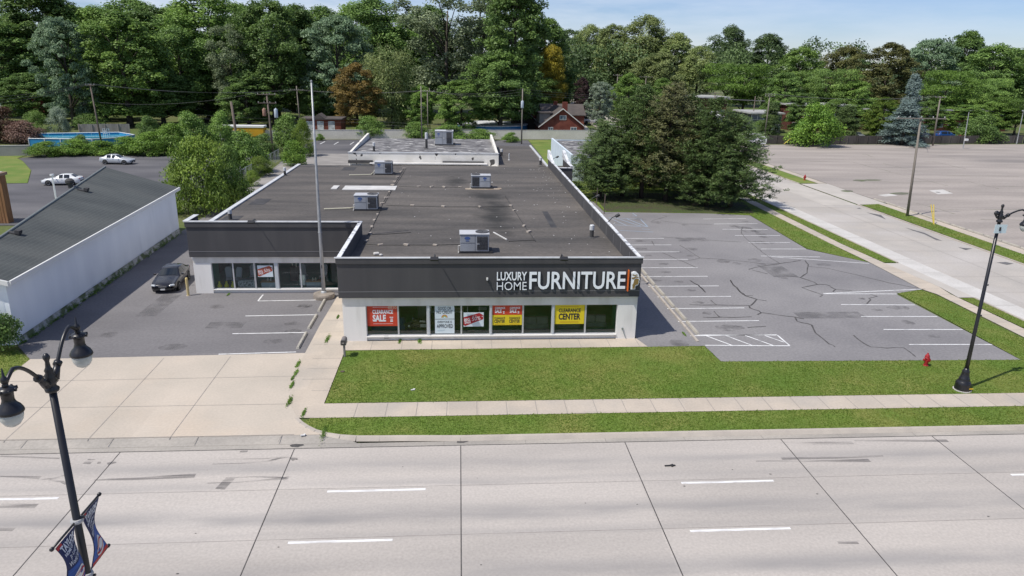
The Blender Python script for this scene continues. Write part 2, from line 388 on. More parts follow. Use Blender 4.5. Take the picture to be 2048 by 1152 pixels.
# side street
b = MB(); b.box(43.0,52.6,31.03,420,-.5,-.03); b.box(36.5,60,30.64,31.02,-.5,-.08)
struct('side_street', b, c_street)
b = MB(); b.box(40.95,42.99,31.3,400,-.5,-.02); struct('street_gutter', b, c_pale)
b = MB()
for (p0,p1) in ((31.4,52.0),(62.6,105)): b.box(40.75,40.94,p0,p1,-.4,.06)
for (p0,p1) in ((40,91.4),(108.8,200)): b.box(52.62,52.82,p0,p1,-.4,.06)
struct('street_kerb', b, c_kerb)
b = MB(); b.sheet([(38.2,31.4),(39.6,31.4),(39.55,53),(39.9,55),(39.5,62.5),(39.2,70),(39.9,110),(38.4,110),(38.1,70),(38.2,62.6),(37.95,54.4),(38.4,53)], .006)
b.sheet([(55.4,40),(57.0,40),(57.2,92),(55.9,92)], .006)
b.sheet([(55.9,109),(57.2,109),(57.5,165),(56,165)], .006)
struct('side_pavement', b, c_walk)
b = MB(); b.sheet([(39.6,52.1),(40.94,52.1),(40.94,62.4),(39.5,62.4),(39.92,55)], .004); b.sheet([(52.85,91.5),(57.1,92.1),(57.3,108.9),(52.85,108.7)], .004)
b.sheet([(47.9,91.0),(52.59,91.0),(52.59,109),(47.9,109)], -.02)
struct('driveway_crossing', b, M('crossing_concrete', (.48,.445,.40), .88, (.42,.39,.35), .4, 5, fine=.08))
b = MB(); b.sheet([(57.02,30.9),(330,30.9),(330,171),(160,171.5),(140,172.5),(71,165.5),(57.6,165.5)], -.004)
struct('far_parking_lot', b, a_old)
# raised lawn slabs
lawnA = [(-7.1,35.06),(37.9,34.99),(38.15,53.2),(37.6,54.1),(35.3,53.3),(35.12,39.6),(15.9,39.9),(15.7,42.42),(11.9,42.4),(-7.1,42.3)]
lawnB = [(-7.55,33.38)]+[(p[0]+.02,p[1]+.02) for p in kerb_back[1:-1]]+[(37.6,31.32),(37.6,33.38)]
lawnC = [(35.25,84.2),(34.6,67.8),(38.05,62.75),(38.05,70),(38.35,110),(14,120),(11.7,112),(11.7,93.1),(17.6,93.1),(17.7,86.1),(30,85.5)]
lawnD = [(39.7,31.5),(40.74,31.5),(40.74,51.9),(39.65,51.9)]
lawnE = [(39.55,62.65),(40.74,62.65),(40.74,104),(39.9,104),(39.25,70)]
lawnF = [(52.84,40),(55.35,40),(55.85,92.0),(53.2,91.3)]
lawnG = [(52.84,109),(55.8,109.1),(55.95,165),(52.84,165)]
lawnH = [(16.05,170),(15.9,140),(14.8,118),(17.3,118),(17.3,135),(22,150),(24,172)]
lawnI = [(-30.5,37.5),(-31,36.3),tuple(G(0,766)[:2]),tuple(G(58,720)[:2]),(-27.6,43.6),(-60,43.6),(-60,36.2)]
lawnJ = [(-250,137.5),(-77,137),(-76,131.2),(-73.2,127.7),(-66.2,117.2),(-60.2,105.2),(-95.2,100.2),(-250,100)]
LAWNS = [lawnA,lawnB,lawnC,lawnD,lawnE,lawnF,lawnG,lawnH,lawnI,lawnJ]
b = MB()
for L in LAWNS: b.sheet(L, .012)
struct('lawn', b, g_lawn)
b = MB(); b.sheet([(17.9,86.3),(30,85.7),(36.2,85.5),(37.6,92),(37,99),(18.5,100)], .016); struct('soil_and_shade', b, M('litter_and_shade', (.06,.05,.03), .95, (.05,.075,.018), .5, 5, fine=.3, fscale=6))  # dark soil and litter tone also stands for the shade under the pines

# joints in the concrete
b = MB()
for x in (-39,-31.2,-23.4,-15.6,-7.75,0.0,7.9,15.65,23.4,31.2,39,46.8,54.6): b.box(x-.022,x+.022,-10,30.6,ZR-.02,ZR+.004)
b.box(-199,199,30.6,30.645,ZR-.02,ZR+.0085)
struct('road_joints', b, k_joint)
b = MB()
for y in (27.22,23.83,20.4): b.box(-150,150,y-.013,y+.013,ZR-.02,ZR+.003)
for x in np.arange(-32,61,3.9):
    if x < -8: b.ribbon([(x,31.05),(x+.05,31.7)], .03, .004)
    else: b.box(x-.015,x+.015,30.65,31.0,ZR,ZR+.0095)
struct('lane_seams', b, k_faint)
b = MB()
for p in ([(5.9,884.6),(183,725)],[(174,881.6),(328,716.4)],[(338,878.7),(461,713)],[(-140,885),(35,730)]):
    b.ribbon(p2(p), .035, .010)
for p in ([(0,763.5),(150,761),(594,752.5)],[(0,815),(150,815),(585,808)]): b.ribbon(p2(p), .03, .010)
b.ribbon([(-60,31.74),(-8,31.74)], .05, .0105)
for x in np.arange(-5.4,38,1.56): b.ribbon([(x,33.42),(x+.02,35.0)], .03, .0125)
for x in np.arange(-5.6,11.5,1.9): b.ribbon([(x,42.36),(x,43.85)], .028, .0125)
for y in (36.6,38.1,39.6,41.1,43.4,45.6,47.8,50): b.ribbon([(-9.3 if y > 42 else (-8.9 if y>38 else -8.1),y),(-7.2 if y<42.3 else -7.5,y)], .03, .0125)
for y in np.arange(32,110,1.6): b.ribbon([(38.25,y),(39.55,y+.05)], .03, .0105)
for y in np.arange(40,120,4.5): b.ribbon([(43.0,y),(52.5,y)], .03, -.024); b.ribbon([(40.97,y+1.2),(42.95,y+1.2)], .03, -.014)
b.ribbon([(47.9,36),(47.95,160)], .04, -.022)
struct('pavement_joints', b, k_faint)
# lane dashes
b = MB()
for (x0,x1) in ((-33.6,-29.4),(-22.9,-16.5),(-5.62,-1.5),(9.6,13.75),(24.8,29)): b.box(x0,x1,26.92,27.06,ZR-.02,ZR+.006)
for (x0,x1) in ((-21.6,-17.4),(-6.5,-2.6),(8.95,13.0),(24,28.2)): b.box(x0,x1,23.56,23.69,ZR-.02,ZR+.006)
struct('lane_markings', b, M('worn_road_paint', (.75,.75,.74), .7, (.55,.53,.51), 2.2, 5, (.6,3,1), .48,.66))
# parking bays
b = MB()
for i in range(11):
    y = 44.35+i*2.79
    b.ribbon([(15.35,y-.05),(21.25 if i else 21.36,y)], .11, .006)
def seg(pts, w=.11, mbx=None, z=.006): (mbx or b).ribbon(p2(pts), w, z)
Z = lambda L: [(1260+x/4.8, 520+y/4.8) for x,y in L]
seg(Z([(645,720),(1415,722)])); seg(Z([(1412,720),(1533,822)])); seg(Z([(720,819),(1533,824)]))
for q in ([(715,722),(980,820)],[(915,724),(1175,821)],[(1105,724),(1380,823)],[(1295,726),(1480,790)]): seg(Z(q), .10, z=.0062)
for q in ([(1407,438),(1492,437)],[(1428,448),(1515,447)],[(1445,458.5),(1535,459)],[(1470,471),(1560,471)],[(1497,485),(1580,485)],[(1522,498),(1612,498)],[(1522,512),(1640,514)],[(1543,513.5),(1738,527)],
          [(1647,587),(1850,578)],[(1647,587.5),(1795,588)],[(1682,609),(1830,610)],[(1722,633),(1875,633)],[(1767,659),(1925,659)],[(1818,689),(1984,689)]): seg(q)
for q in ([(516,602),(640,600)],[(491,632),(631,629.5)],[(465,667.5),(613,665)],[(437,708.5),(592,704)],[(516,602),(526,589.5)]): seg(q)
for q in ([(677,284),(668,289)],[(708,284),(700,289)],[(650,283),(640,288)]): seg(q, .2)
struct('parking_markings', b, k_white)
b = MB()
Y = lambda L: [(1140+x/4.8, 360+y/4.8) for x,y in L]
for q in ([(360,362),(690,375)],[(680,380),(748,450)],[(420,430),(745,450)],[(380,365),(545,437)],[(450,368),(690,447)],[(545,372),(735,448)],[(600,318),(640,345)],[(480,484),(800,500)],[(690,470),(770,474)],[(600,345),(640,346)]): seg(Y(q), .13, b)
struct('accessible_bay_markings', b, k_blue)
# sealed cracks in the bays
b = MB()
def crack(q, w=.07):
    pts = [Vector(p) for p in p2(q)]; out = []
    for a, c in zip(pts[:-1], pts[1:]):
        n = max(2, int((c-a).length/.7))
        for k in range(n):
            t = k/n; e = a.lerp(c, t); j = .06 if k else .0
            out.append((e.x+random.uniform(-j,j), e.y+random.uniform(-j,j)))
    out.append(tuple(pts[-1])); b.ribbon(out, [w*random.uniform(.9,2.0) for _ in out], .009)
for q in ([(965,195),(985,235),(1030,265),(1060,310),(1110,345),(1215,380),(1310,392)],[(1215,380),(1170,430),(1140,440),(1150,460),(1240,490),(1258,510),(1225,525)],[(1258,505),(1400,525),(1590,548),(1670,565)],[(1585,550),(1605,590),(1700,610),(1745,625),(1780,700),(1915,810)],
          [(775,385),(830,430)],[(570,430),(830,432),(1140,436)],[(805,490),(860,550)],[(700,550),(980,552),(1170,545)],[(650,240),(725,312)],[(585,200),(650,240)],[(1110,345),(1180,343)],[(1130,648),(1305,638)],
          [(1140,90),(1260,60),(1420,37),(1550,20),(1640,5)],[(1170,95),(1325,135)],[(1680,5),(1712,45),(1700,125),(1635,170),(1505,152)],[(1635,170),(1760,210),(1800,235),(1650,265),(1760,305),(1850,335),(1825,352)],[(1800,235),(1870,235),(1920,250)],[(1710,62),(1920,82)]):
    crack(Z(q), .075 if len(q) > 2 else .06)
for q in ([(1655,450),(1643,510),(1720,590),(1870,710),(2010,800)],[(1050,625),(1120,665),(1180,705),(1250,750),(1130,775)],[(1250,750),(1430,760),(1700,785),(1880,810)],[(870,545),(1200,570),(1640,595)],[(890,700),(985,742),(1090,785),(1210,840)],[(1540,960),(1570,1005),(1630,1070),(1690,1115),(1800,1145)],[(790,390),(930,350)],[(785,585),(810,630)],[(1150,965),(1230,1010),(1300,1080)],[(870,390),(1100,420),(1370,430)]):
    crack(Y(q), .05)
V6 = lambda L: [(1660+x/3.39, 380+y/3.39) for x,y in L]
for q in ([(160,985),(230,1040),(280,1065),(380,1072),(500,1070),(580,1130)],[(0,535),(200,580),(400,630),(620,670)],[(0,655),(40,675),(150,682)],[(0,1045),(35,1065)],[(250,772),(275,745),(262,735),(320,720),(270,708)],[(20,690),(40,672)]): crack(V6(q), .06)
struct('sealed_cracks', b, k_joint)
# patches and cracks in the side street and the far lot
b = MB()
for q in ([(245,152),(330,180),(380,200),(345,170)],[(510,255),(580,275),(640,290),(700,320),(760,345),(720,340),(640,300),(560,275)],[(870,388),(920,408),(965,397),(900,393)],[(1130,492),(1200,508),(1245,500),(1190,488)],[(180,125),(215,130),(200,121)]):
    b.sheet(p2(V6(q), -.03), -.018)
for q in ([(1080,478),(1220,470)],): pass
struct('street_patches', b, k_patch)
b = MB()
for (cx,cy,w,h) in ((1790,425,30,4),(1720,361,16,2),(1695,382,14,2.4),(1745,360,18,1.6),(1895,384,7,1.2),(1800,387,22,2.5)):
    n = 9
    b.sheet(p2([(cx+w*math.cos(2*PI*k/n)*random.uniform(.7,1.1), cy+h*math.sin(2*PI*k/n)*random.uniform(.7,1.1)) for k in range(n)]), .003+random.random()*.003)
for k in range(46):
    x = random.uniform(60,150); y = random.uniform(62,163); L = random.uniform(3,14); a = random.choice((0.0,0.05,-.04,1.55)) + random.uniform(-.1,.1)
    pts = [(x+t*L*math.cos(a)+random.uniform(-.2,.2), y+t*L*math.sin(a)+random.uniform(-.25,.25)) for t in np.linspace(0,1,7)]
    b.ribbon(pts, [random.uniform(.03,.16) for _ in pts], .0025)
struct('far_lot_cracks', b, M('old_crack', (.15,.14,.12), .95, (.10,.13,.05), .7, 3))
b = MB()
b.sheet(p2([(1858,381),(1886,379),(1906,387),(1876,388.5)]), .004); b.sheet(p2([(1755,390),(1780,387.5),(1796,391),(1770,393)]), .004)
struct('far_lot_slabs', b, c_pale)
b = MB(); b.lathe([(.33,0),(.33,.012),(0,.012)], G(1876,384.5)+Vector((0,0,.003)), 14); struct('manhole', b, k_patch)

# tyre marks and stains on the road
def m_stain(name, col, amt, sx, sy):
    m = bpy.data.materials.new(name); m.use_nodes = True; nt = m.node_tree; bs = nt.nodes['Principled BSDF']
    bs.inputs['Base Color'].default_value = (*col, 1); bs.inputs['Roughness'].default_value = .9
    g = nd(nt,'ShaderNodeNewGeometry'); mpn = nd(nt,'ShaderNodeMapping'); mpn.inputs['Scale'].default_value = (sx,sy,1); nt.links.new(g.outputs['Position'], mpn.inputs['Vector'])
    n = nd(nt,'ShaderNodeTexNoise'); n.inputs['Scale'].default_value = 1; n.inputs['Detail'].default_value = 6; nt.links.new(mpn.outputs[0], n.inputs['Vector'])
    r = nd(nt,'ShaderNodeMapRange'); r.inputs['From Min'].default_value = .35; r.inputs['From Max'].default_value = .7; r.inputs['To Max'].default_value = amt; nt.links.new(n.outputs['Fac'], r.inputs['Value'])
    nt.links.new(r.outputs[0], bs.inputs['Alpha']); return m
b = MB()
R0 = lambda L: [(x/2.048, 860+y/2.048) for x,y in L]
def skid(q, w): b.ribbon(p2(R0(q), ZR), w, ZR+.005+random.random()*.0008)
skid([(0,108),(120,112),(245,116)], .12); skid([(0,190),(90,192),(165,196)], [.10,.16,.26]); skid([(165,205),(230,196),(272,184)], .1); skid([(200,205),(250,210),(272,222)], .14)
skid([(385,205),(560,200),(700,192),(800,187)], [.1,.22,.28,.34]); skid([(870,140),(1000,136),(1090,130),(1150,114),(1185,110),(1210,122)], [.05,.07,.12,.16,.16,.3])
skid([(900,120),(1080,118),(1185,108)], .06); skid([(900,243),(920,222),(945,196)], .42); skid([(850,218),(960,215),(1060,208),(1160,198),(1185,190)], [.05,.08,.12,.2,.1]); skid([(940,196),(1040,192),(1150,194),(1175,203)], [.05,.1,.12,.3])
skid([(0,310),(150,312)], .32); skid([(0,403),(62,404)], .32); skid([(985,86),(1015,86)], .3); skid([(400,132),(415,130)], .3); skid([(440,140),(475,130)], .25); skid([(350,128),(380,130)], .4)
R1 = lambda L: [(1000+x/1.9542, 860+y/1.9542) for x,y in L]
b2 = R1
for q, w in (([(1100,52),(1260,51),(1380,51)],.24),([(1385,42),(1560,41),(1750,42)],[.1,.2,.26]),([(1000,122),(1300,121),(1445,119)],[.08,.2,.3]),([(1100,112),(1500,104)],.2),([(1320,440),(1400,441)],.16)):
    b.ribbon(p2(R1(q), ZR), w, ZR+.0055)
struct('tyre_marks', b, m_stain('tyre_rubber', (.07,.068,.075), .5, .35, 5), recalc=False)
b = MB()
for (x,y,w) in ((1214,64,18),(1890,46,16)):
    c = G(*R0([(x,y)])[0], ZR); n = 11
    b.sheet([(c.x+.33*math.cos(2*PI*k/n)*random.uniform(.6,1.15), c.y+.2*math.sin(2*PI*k/n)*random.uniform(.6,1.15)) for k in range(n)], ZR+.0105)
for k in range(16):
    x = random.uniform(-16,22); y = random.uniform(21.5,30); r = random.uniform(.015,.04)
    b.sheet([(x+r*1.6*math.cos(2*PI*k/7), y+r*math.sin(2*PI*k/7)) for k in range(7)], ZR+.0058)
struct('road_stains', b, k_joint)

# oil stains left in the bays
b = MB(); st_ = []
for i in range(10): st_.append((17.4+random.uniform(-.3,1.6), 45.7+i*2.79+random.uniform(-.4,.4)))
for i in range(9): st_.append((33.2+random.uniform(-2.5,.3), 43.8+i*2.72 if i < 4 else 60+i*2.6))
for y in (44,47.3,50.8): st_.append((-11.6+random.uniform(-.6,.3),y))
for k in range(16): st_.append((random.uniform(14,34),random.uniform(41,84)))
for k in range(5): st_.append((random.uniform(-25,-11),random.uniform(42,53)))
for x,y in st_:
    r = random.uniform(.25,.75); n = 12; sx = random.uniform(.8,1.8)
    b.sheet([(x+r*sx*math.cos(2*PI*k/n)*random.uniform(.7,1.15), y+r*math.sin(2*PI*k/n)*random.uniform(.7,1.15)) for k in range(n)], .0045+random.random()*.001)
struct('oil_stains', b, m_stain('oil_film', (.08,.075,.075), .36, 1.6, 1.6), recalc=False)
b = MB()
for (x,y,w,h) in ((22.5,71,3.2,1.6),(27.0,58,2.2,4.5),(24.5,47.5,5,1.4),(31,75,1.6,3.0),(-17,46.5,2.4,1.2),(-22.5,49,1.4,5)): b.sheet(rect(x,x+w,y,y+h), .0038)
struct('worn_patches', b, m_stain('worn_patch', (.15,.145,.147), .55, .8, .8), recalc=False)
# ------------------------------------------------------------------ the furniture store
w_white = M('painted_wall_white', (.80,.775,.735), .85, (.75,.725,.69), .7, 5, (1.6,1.6,.25), c3=(.60,.575,.53), scale3=.9, lo3=.56, hi3=.8, fine=.03, fscale=20, bump=.08)
w_lintel = M('lintel_with_shade', (.74,.71,.655), .85, (.60,.565,.50), 1.4, 6, (1,1,.3), .4,.7, fine=.04)  # darker than the wall paint: the fascia overhang's shadow is put into the colour
f_grey = M('fascia_grey', (.062,.06,.063), .8, (.054,.053,.056), .4, 5, stretch=(1.5,1.5,.2), c3=(.072,.07,.071), scale3=.6, fine=.06, fscale=30, bump=.15, bscale=60)
f_line = M('fascia_reveal', (.20,.20,.205), .6)
r_metal = M('coping_metal', (.62,.63,.64), .45, (.50,.51,.52), 1.5, 5, c3=(.30,.31,.33), scale3=1.1, lo3=.6, hi3=.8)
r_flake = M('flaking_coping', (.70,.71,.72), .6, (.28,.29,.31), 2.6, 8, lo=.50, hi=.64)
r_roof = M('bitumen_roof', (.098,.088,.080), .92, (.062,.057,.053), .3, 9, (.4,1.8,1), c3=(.145,.128,.112), scale3=.14, lo3=.46, hi3=.72, fine=.20, fscale=5, bump=.25, bscale=22)
def roof_stain(m):
    "ponding stain with a shape of its own running down the middle of the roof"
    nt = m.node_tree; b = nt.nodes['Principled BSDF']; L = nt.links; old = b.inputs['Base Color'].links[0].from_socket
    g = nd(nt,'ShaderNodeNewGeometry'); n = nd(nt,'ShaderNodeTexNoise'); n.inputs['Scale'].default_value = .45; n.inputs['Detail'].default_value = 6; L.new(g.outputs['Position'], n.inputs['Vector'])
    tot = None
    for c, rx, ry in (((3.2,63,4.5),2.3,11),((2.6,71,4.5),3.2,4),((-.6,81,4.5),2.0,5)):
        mp_ = nd(nt,'ShaderNodeMapping', vector_type='POINT'); mp_.inputs['Location'].default_value = (-c[0]/rx,-c[1]/ry,0); mp_.inputs['Scale'].default_value = (1/rx,1/ry,0); L.new(g.outputs['Position'], mp_.inputs['Vector'])
        l = nd(nt,'ShaderNodeVectorMath',operation='LENGTH'); L.new(mp_.outputs[0], l.inputs[0])
        a = nd(nt,'ShaderNodeMath',operation='MULTIPLY_ADD'); L.new(n.outputs['Fac'], a.inputs[0]); a.inputs[1].default_value = 1.6; L.new(l.outputs['Value'], a.inputs[2])
        r = nd(nt,'ShaderNodeMapRange',interpolation_type='SMOOTHSTEP'); r.inputs['From Min'].default_value = 1.75; r.inputs['From Max'].default_value = .85; r.inputs['To Max'].default_value = .9; L.new(a.outputs[0], r.inputs['Value'])
        if tot is None: tot = r.outputs[0]
        else:
            q = nd(nt,'ShaderNodeMath',operation='MAXIMUM'); L.new(tot,q.inputs[0]); L.new(r.outputs[0],q.inputs[1]); tot = q.outputs[0]
    x = nd(nt,'ShaderNodeMix',data_type='RGBA'); L.new(tot,x.inputs['Factor']); L.new(old,x.inputs['A']); x.inputs['B'].default_value=(.017,.017,.015,1); L.new(x.outputs['Result'], b.inputs['Base Color'])
roof_stain(r_roof)
def seams(m, axis, step, wd, col, amt):
    "lapped joints of the sheets, broken up by dirt"
    nt = m.node_tree; b = nt.nodes['Principled BSDF']; L = nt.links; old = b.inputs['Base Color'].links[0].from_socket
    g = nd(nt,'ShaderNodeNewGeometry'); n = nd(nt,'ShaderNodeTexNoise'); n.inputs['Scale'].default_value = .8; n.inputs['Detail'].default_value = 4; L.new(g.outputs['Position'], n.inputs['Vector'])
    sp = nd(nt,'ShaderNodeSeparateXYZ'); L.new(g.outputs['Position'], sp.inputs[0]); q = nd(nt,'ShaderNodeMath',operation='MULTIPLY_ADD'); L.new(n.outputs['Fac'], q.inputs[0]); q.inputs[1].default_value = .12; L.new(sp.outputs[axis], q.inputs[2])
    d = nd(nt,'ShaderNodeMath',operation='DIVIDE'); L.new(q.outputs[0], d.inputs[0]); d.inputs[1].default_value = step; f = nd(nt,'ShaderNodeMath',operation='FRACT'); L.new(d.outputs[0], f.inputs[0])
    c = nd(nt,'ShaderNodeMapRange'); c.inputs['From Min'].default_value = wd; c.inputs['From Max'].default_value = 0; c.inputs['To Max'].default_value = amt; L.new(f.outputs[0], c.inputs['Value'])
    r = nd(nt,'ShaderNodeMapRange'); r.inputs['From Min'].default_value = .35; r.inputs['From Max'].default_value = .65; L.new(n.outputs['Fac'], r.inputs['Value']); k = nd(nt,'ShaderNodeMath',operation='MULTIPLY'); L.new(c.outputs[0],k.inputs[0]); L.new(r.outputs[0],k.inputs[1])
    x = nd(nt,'ShaderNodeMix',data_type='RGBA'); L.new(k.outputs[0],x.inputs['Factor']); L.new(old,x.inputs['A']); x.inputs['B'].default_value=(*col,1); L.new(x.outputs['Result'], b.inputs['Base Color'])
seams(r_roof, 'Y', .96, .16, (.045,.042,.040), .8); seams(r_roof, 'Y', 1.92, .10, (.16,.15,.14), .5)
r_patch = M('roof_patch', (.035,.034,.036), .8, (.06,.058,.058), 1, 4)
r_white = M('white_membrane', (.62,.61,.59), .7, (.5,.49,.47), .8, 4)
r_old = M('weathered_white_roof', (.20,.195,.195), .9, (.085,.082,.085), .9, 9, (.6,.9,1), .42,.58, c3=(.48,.47,.45), scale3=1.3, lo3=.58, hi3=.64, fine=.15, fscale=4)
w_peel = M('peeling_white_paint', (.78,.75,.69), .9, (.70,.67,.60), .8, 4, c3=(.08,.075,.07), scale3=.85, lo3=.615, hi3=.63)
alu = M('window_aluminium', (.55,.56,.57), .4, metal=.3)
sill_w = M('window_sill', (.72,.70,.66), .6)
glass = m_glass('window_glass', (.93,.97,.96), .01, 1.0)
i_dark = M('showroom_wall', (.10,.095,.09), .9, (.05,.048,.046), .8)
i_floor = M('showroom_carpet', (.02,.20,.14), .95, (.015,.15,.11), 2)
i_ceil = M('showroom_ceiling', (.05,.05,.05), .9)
green_frame = M('green_window_return', (.015,.20,.14), .6)

ST = thing('furniture_store', 'single storey furniture store with flat roof, charcoal fascia and white walls', 'store', (2,43.9,0))
ZRF = 4.5
T = .25
# --- walls (openings are left between the pieces)
def facade(y, xa, xb, wx0, wx1, zb=.33, zt=2.4, ztop=2.98, th=.3):
    b = MB()
    b.box(xa, wx0, y, y+th, 0, zt-.02); b.box(wx1, xb, y, y+th, 0, zt-.02) if wx1 < xb else None
    b.box(wx0, wx1, y+.12, y+th, 0, zb-.05)
    return b
b = facade(43.9, -7.42, 11.5, -5.98, 10.23)
b.box(-7.42,-7.12,44.2,54.2,0,4.4); b.box(11.2,11.5,44.2,93,0,4.4); b.box(-20.1,-19.8,54.5,93,0,4.4); b.box(-20.1,-14.3,92.7,93,0,4.4)
b.box(-20.1,-18.81,54.2,54.5,0,2.4); b.box(-18.81,-7.43,54.32,54.5,0,.28)
b.build('wall', w_white, ST)
b = MB(); b.box(-7.42,11.5,43.905,44.2,2.385,2.99); b.box(-20.1,-7.43,54.205,54.5,2.405,2.99); each(b, 'lintel', w_lintel, ST)
# --- fascia with an upper band and a lower reveal
b = MB()
b.box(-7.6,11.55,43.72,43.75,2.97,5.2); b.box(-7.66,11.61,43.64,43.75,5.2,5.56)
b.box(-20.25,-7.62,54.02,54.1,2.9,5.2); b.box(-20.31,-7.62,53.94,54.1,5.2,5.6)
b.box(11.35,11.56,43.76,93.0,2.97,5.5)
b.box(-7.6,-7.4,43.76,54.5,2.97,5.5)
b.box(-20.25,-20.05,54.11,56.2,2.9,5.55)
b.box(-7.39,11.34,43.75,43.9,2.975,2.99); b.box(-20.04,-7.62,54.1,54.2,2.905,2.92)
# stepped bump-out over the side entrance
b.box(11.57,13.3,86.0,86.2,2.9,5.3); b.box(13.3,13.5,86.0,93.2,2.9,5.45)
b.build('fascia', f_grey, ST, bevel=.012)
b = MB(); b.box(-7.61,11.56,43.71,43.73,3.37,3.40); b.box(-20.26,-7.62,54.005,54.03,3.32,3.35); each(b, 'reveal_line', f_line, ST)
b = MB(); b.box(-7.42,-7.405,53.0,54.5,4.5,5.5)
# --- coping
b = MB(); b.box(-7.72,11.66,43.61,43.80,5.565,5.63); b.box(-20.36,-7.60,53.90,54.16,5.605,5.67); b.box(-20.4,-20.0,53.92,56.3,5.675,5.70)
b.box(-20.3,-19.9,56.3,93.1,4.51,4.62)
b.build('coping', r_metal, ST)
b = MB(); b.box(-7.64,-7.37,43.81,54.6,5.505,5.57); b.box(11.38,11.60,43.81,91.5,5.505,5.57); b.box(11.57,13.6,85.9,86.25,5.305,5.36); b.box(13.25,13.6,86.26,93.3,5.46,5.52)
b.build('coping', r_flake, ST)['label'] = 'flaking white coping along the side parapets'
# raised ends of the side parapet
b = MB()
for x in (11.3,13.22):
    b.add([(x,88.5,5.53),(x+.33,88.5,5.53),(x+.33,93.4,5.53),(x,93.4,5.53),(x,93.4,6.6),(x+.33,93.4,6.6)], [(0,1,5,4),(1,2,5),(0,4,3),(2,3,4,5),(0,3,2,1)])
each(b, 'parapet_end', r_flake, ST)
b = MB()
for y in (46.2,49.0,51.5,54.2,57.1,60.5,64.8): b.box(11.335,11.348,y,y+.06,4.55,5.3)
each(b, 'parapet_streak', f_line, ST)
# --- roofs
b = MB()
b.box(-7.4,11.35,43.75,93.2,4.25,ZRF); b.box(-20.0,-7.41,54.1,92.9,4.25,ZRF-.004); b.box(5.15,11.3,93.21,118.5,4.0,4.32); b.box(11.57,13.3,86.2,93.2,4.0,4.6)
b.build('roof', r_roof, ST)
b = MB(); b.box(5.15,11.3,93.3,118.4,0,3.99); b.box(-14.2,5.1,93.3,116.2,0,4.2); each(b, 'rear_wall', w_white, ST)
b = MB(); b.box(11.31,11.6,93.5,118.6,4.2,4.45); b.build('rear_coping', r_metal, ST)
# raised white block at the back of the roof
b = MB(); b.box(-14.3,5.12,95.5,95.8,4.2,5.78); b.box(-14.3,-14.0,95.81,116,4.2,5.78); b.box(4.82,5.12,95.81,116,4.2,5.78)
for x in (-14.3,4.82): b.add([(x,96.5,5.79),(x+.3,96.5,5.79),(x+.3,116,5.79),(x,116,5.79),(x,116,6.35),(x+.3,116,6.35),(x,108,6.15),(x+.3,108,6.15)], [(0,1,7,6),(6,7,5,4),(1,2,5,7),(0,6,4,3),(2,3,4,5)])
b.build('raised_wall', w_peel, ST)
b = MB(); b.box(-14.0,4.82,95.81,116.1,4.3,5.55); b.build('raised_roof', r_old, ST)
b = MB(); b.box(-14.36,5.18,95.44,95.84,5.785,5.86); b.build('raised_coping', r_metal, ST)
b = MB(); b.box(-11.5,3.6,94.2,95.45,4.506,4.62); b.build('white_flashing', r_white, ST)
b = MB(); b.box(-14.3,-11.2,94.9,95.44,4.51,4.85); b.box(-2.2,3.2,95.2,95.45,4.63,4.78); each(b, 'dark_flashing', r_patch, ST)
b = MB()
for (x0,x1,y0,y1) in ((-19.2,-17.8,66.5,69.5),(-19.6,-18.2,58.4,61.6),(-14.2,-12.7,88.5,91.2),(-10.6,-9.4,76.5,78.2),(7.4,7.9,57.2,63.8),(-19.7,-15,91.4,91.9)): b.box(x0,x1,y0,y1,4.49,4.508)
each(b, 'roof_patch', r_patch, ST)
b = MB(); b.box(-12.0,-6.6,74.6,77.0,4.49,4.56); each(b, 'roof_patch', r_white, ST)[0]['label'] = 'white rectangular sheet patched onto the roof'
b = MB(); b.box(-13.2,-12.6,75.0,77.0,4.49,4.57); each(b, 'roof_patch', r_white, ST)
# --- showroom shell behind the glass
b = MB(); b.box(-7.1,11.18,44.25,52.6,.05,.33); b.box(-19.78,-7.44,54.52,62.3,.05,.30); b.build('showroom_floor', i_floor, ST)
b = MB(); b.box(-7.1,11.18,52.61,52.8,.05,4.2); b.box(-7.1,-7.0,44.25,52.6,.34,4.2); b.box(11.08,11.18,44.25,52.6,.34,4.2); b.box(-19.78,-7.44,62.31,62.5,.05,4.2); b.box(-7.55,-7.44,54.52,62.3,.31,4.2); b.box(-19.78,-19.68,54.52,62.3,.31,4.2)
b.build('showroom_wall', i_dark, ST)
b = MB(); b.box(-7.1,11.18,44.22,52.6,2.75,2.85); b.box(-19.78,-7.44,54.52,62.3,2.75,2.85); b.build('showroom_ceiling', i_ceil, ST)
# --- shop windows: each a frame with its pane
def window(x0, x1, y, z0, z1, w0=.05, w1=.05):
    b = MB(); b.box(x0-w0/2,x0+w0/2,y+.02,y+.14,z0,z1); b.box(x1-w1/2,x1+w1/2-.002,y+.021,y+.139,z0+.001,z1-.001)
    b.box(x0+w0/2,x1-w1/2,y+.03,y+.13,z1-.05,z1-.002); b.box(x0+w0/2,x1-w1/2,y+.03,y+.13,z0+.002,z0+.05)
    f = b.build('window', alu, ST)
    p = MB(); p.box(x0+w0/2,x1-w1/2,y+.075,y+.081,z0+.05,z1-.05); g_ = p.build('pane', glass, f); return f
FW = [(-5.96,-3.98),(-3.93,-2.13),(-1.94,.05),(.1,1.9),(2.05,4.04),(4.09,5.94),(6.11,8.13),(8.18,10.21)]
for x0,x1 in FW: window(x0,x1,43.98,.34,2.38)
LW = [(-18.79,-17.26),(-17.21,-15.68),(-15.61,-14.14),(-13.86,-12.22),(-12.17,-10.63),(-10.45,-8.9),(-8.85,-7.5)]
for x0,x1 in LW: window(x0,x1,54.28,.31,2.40)
b = MB(); 
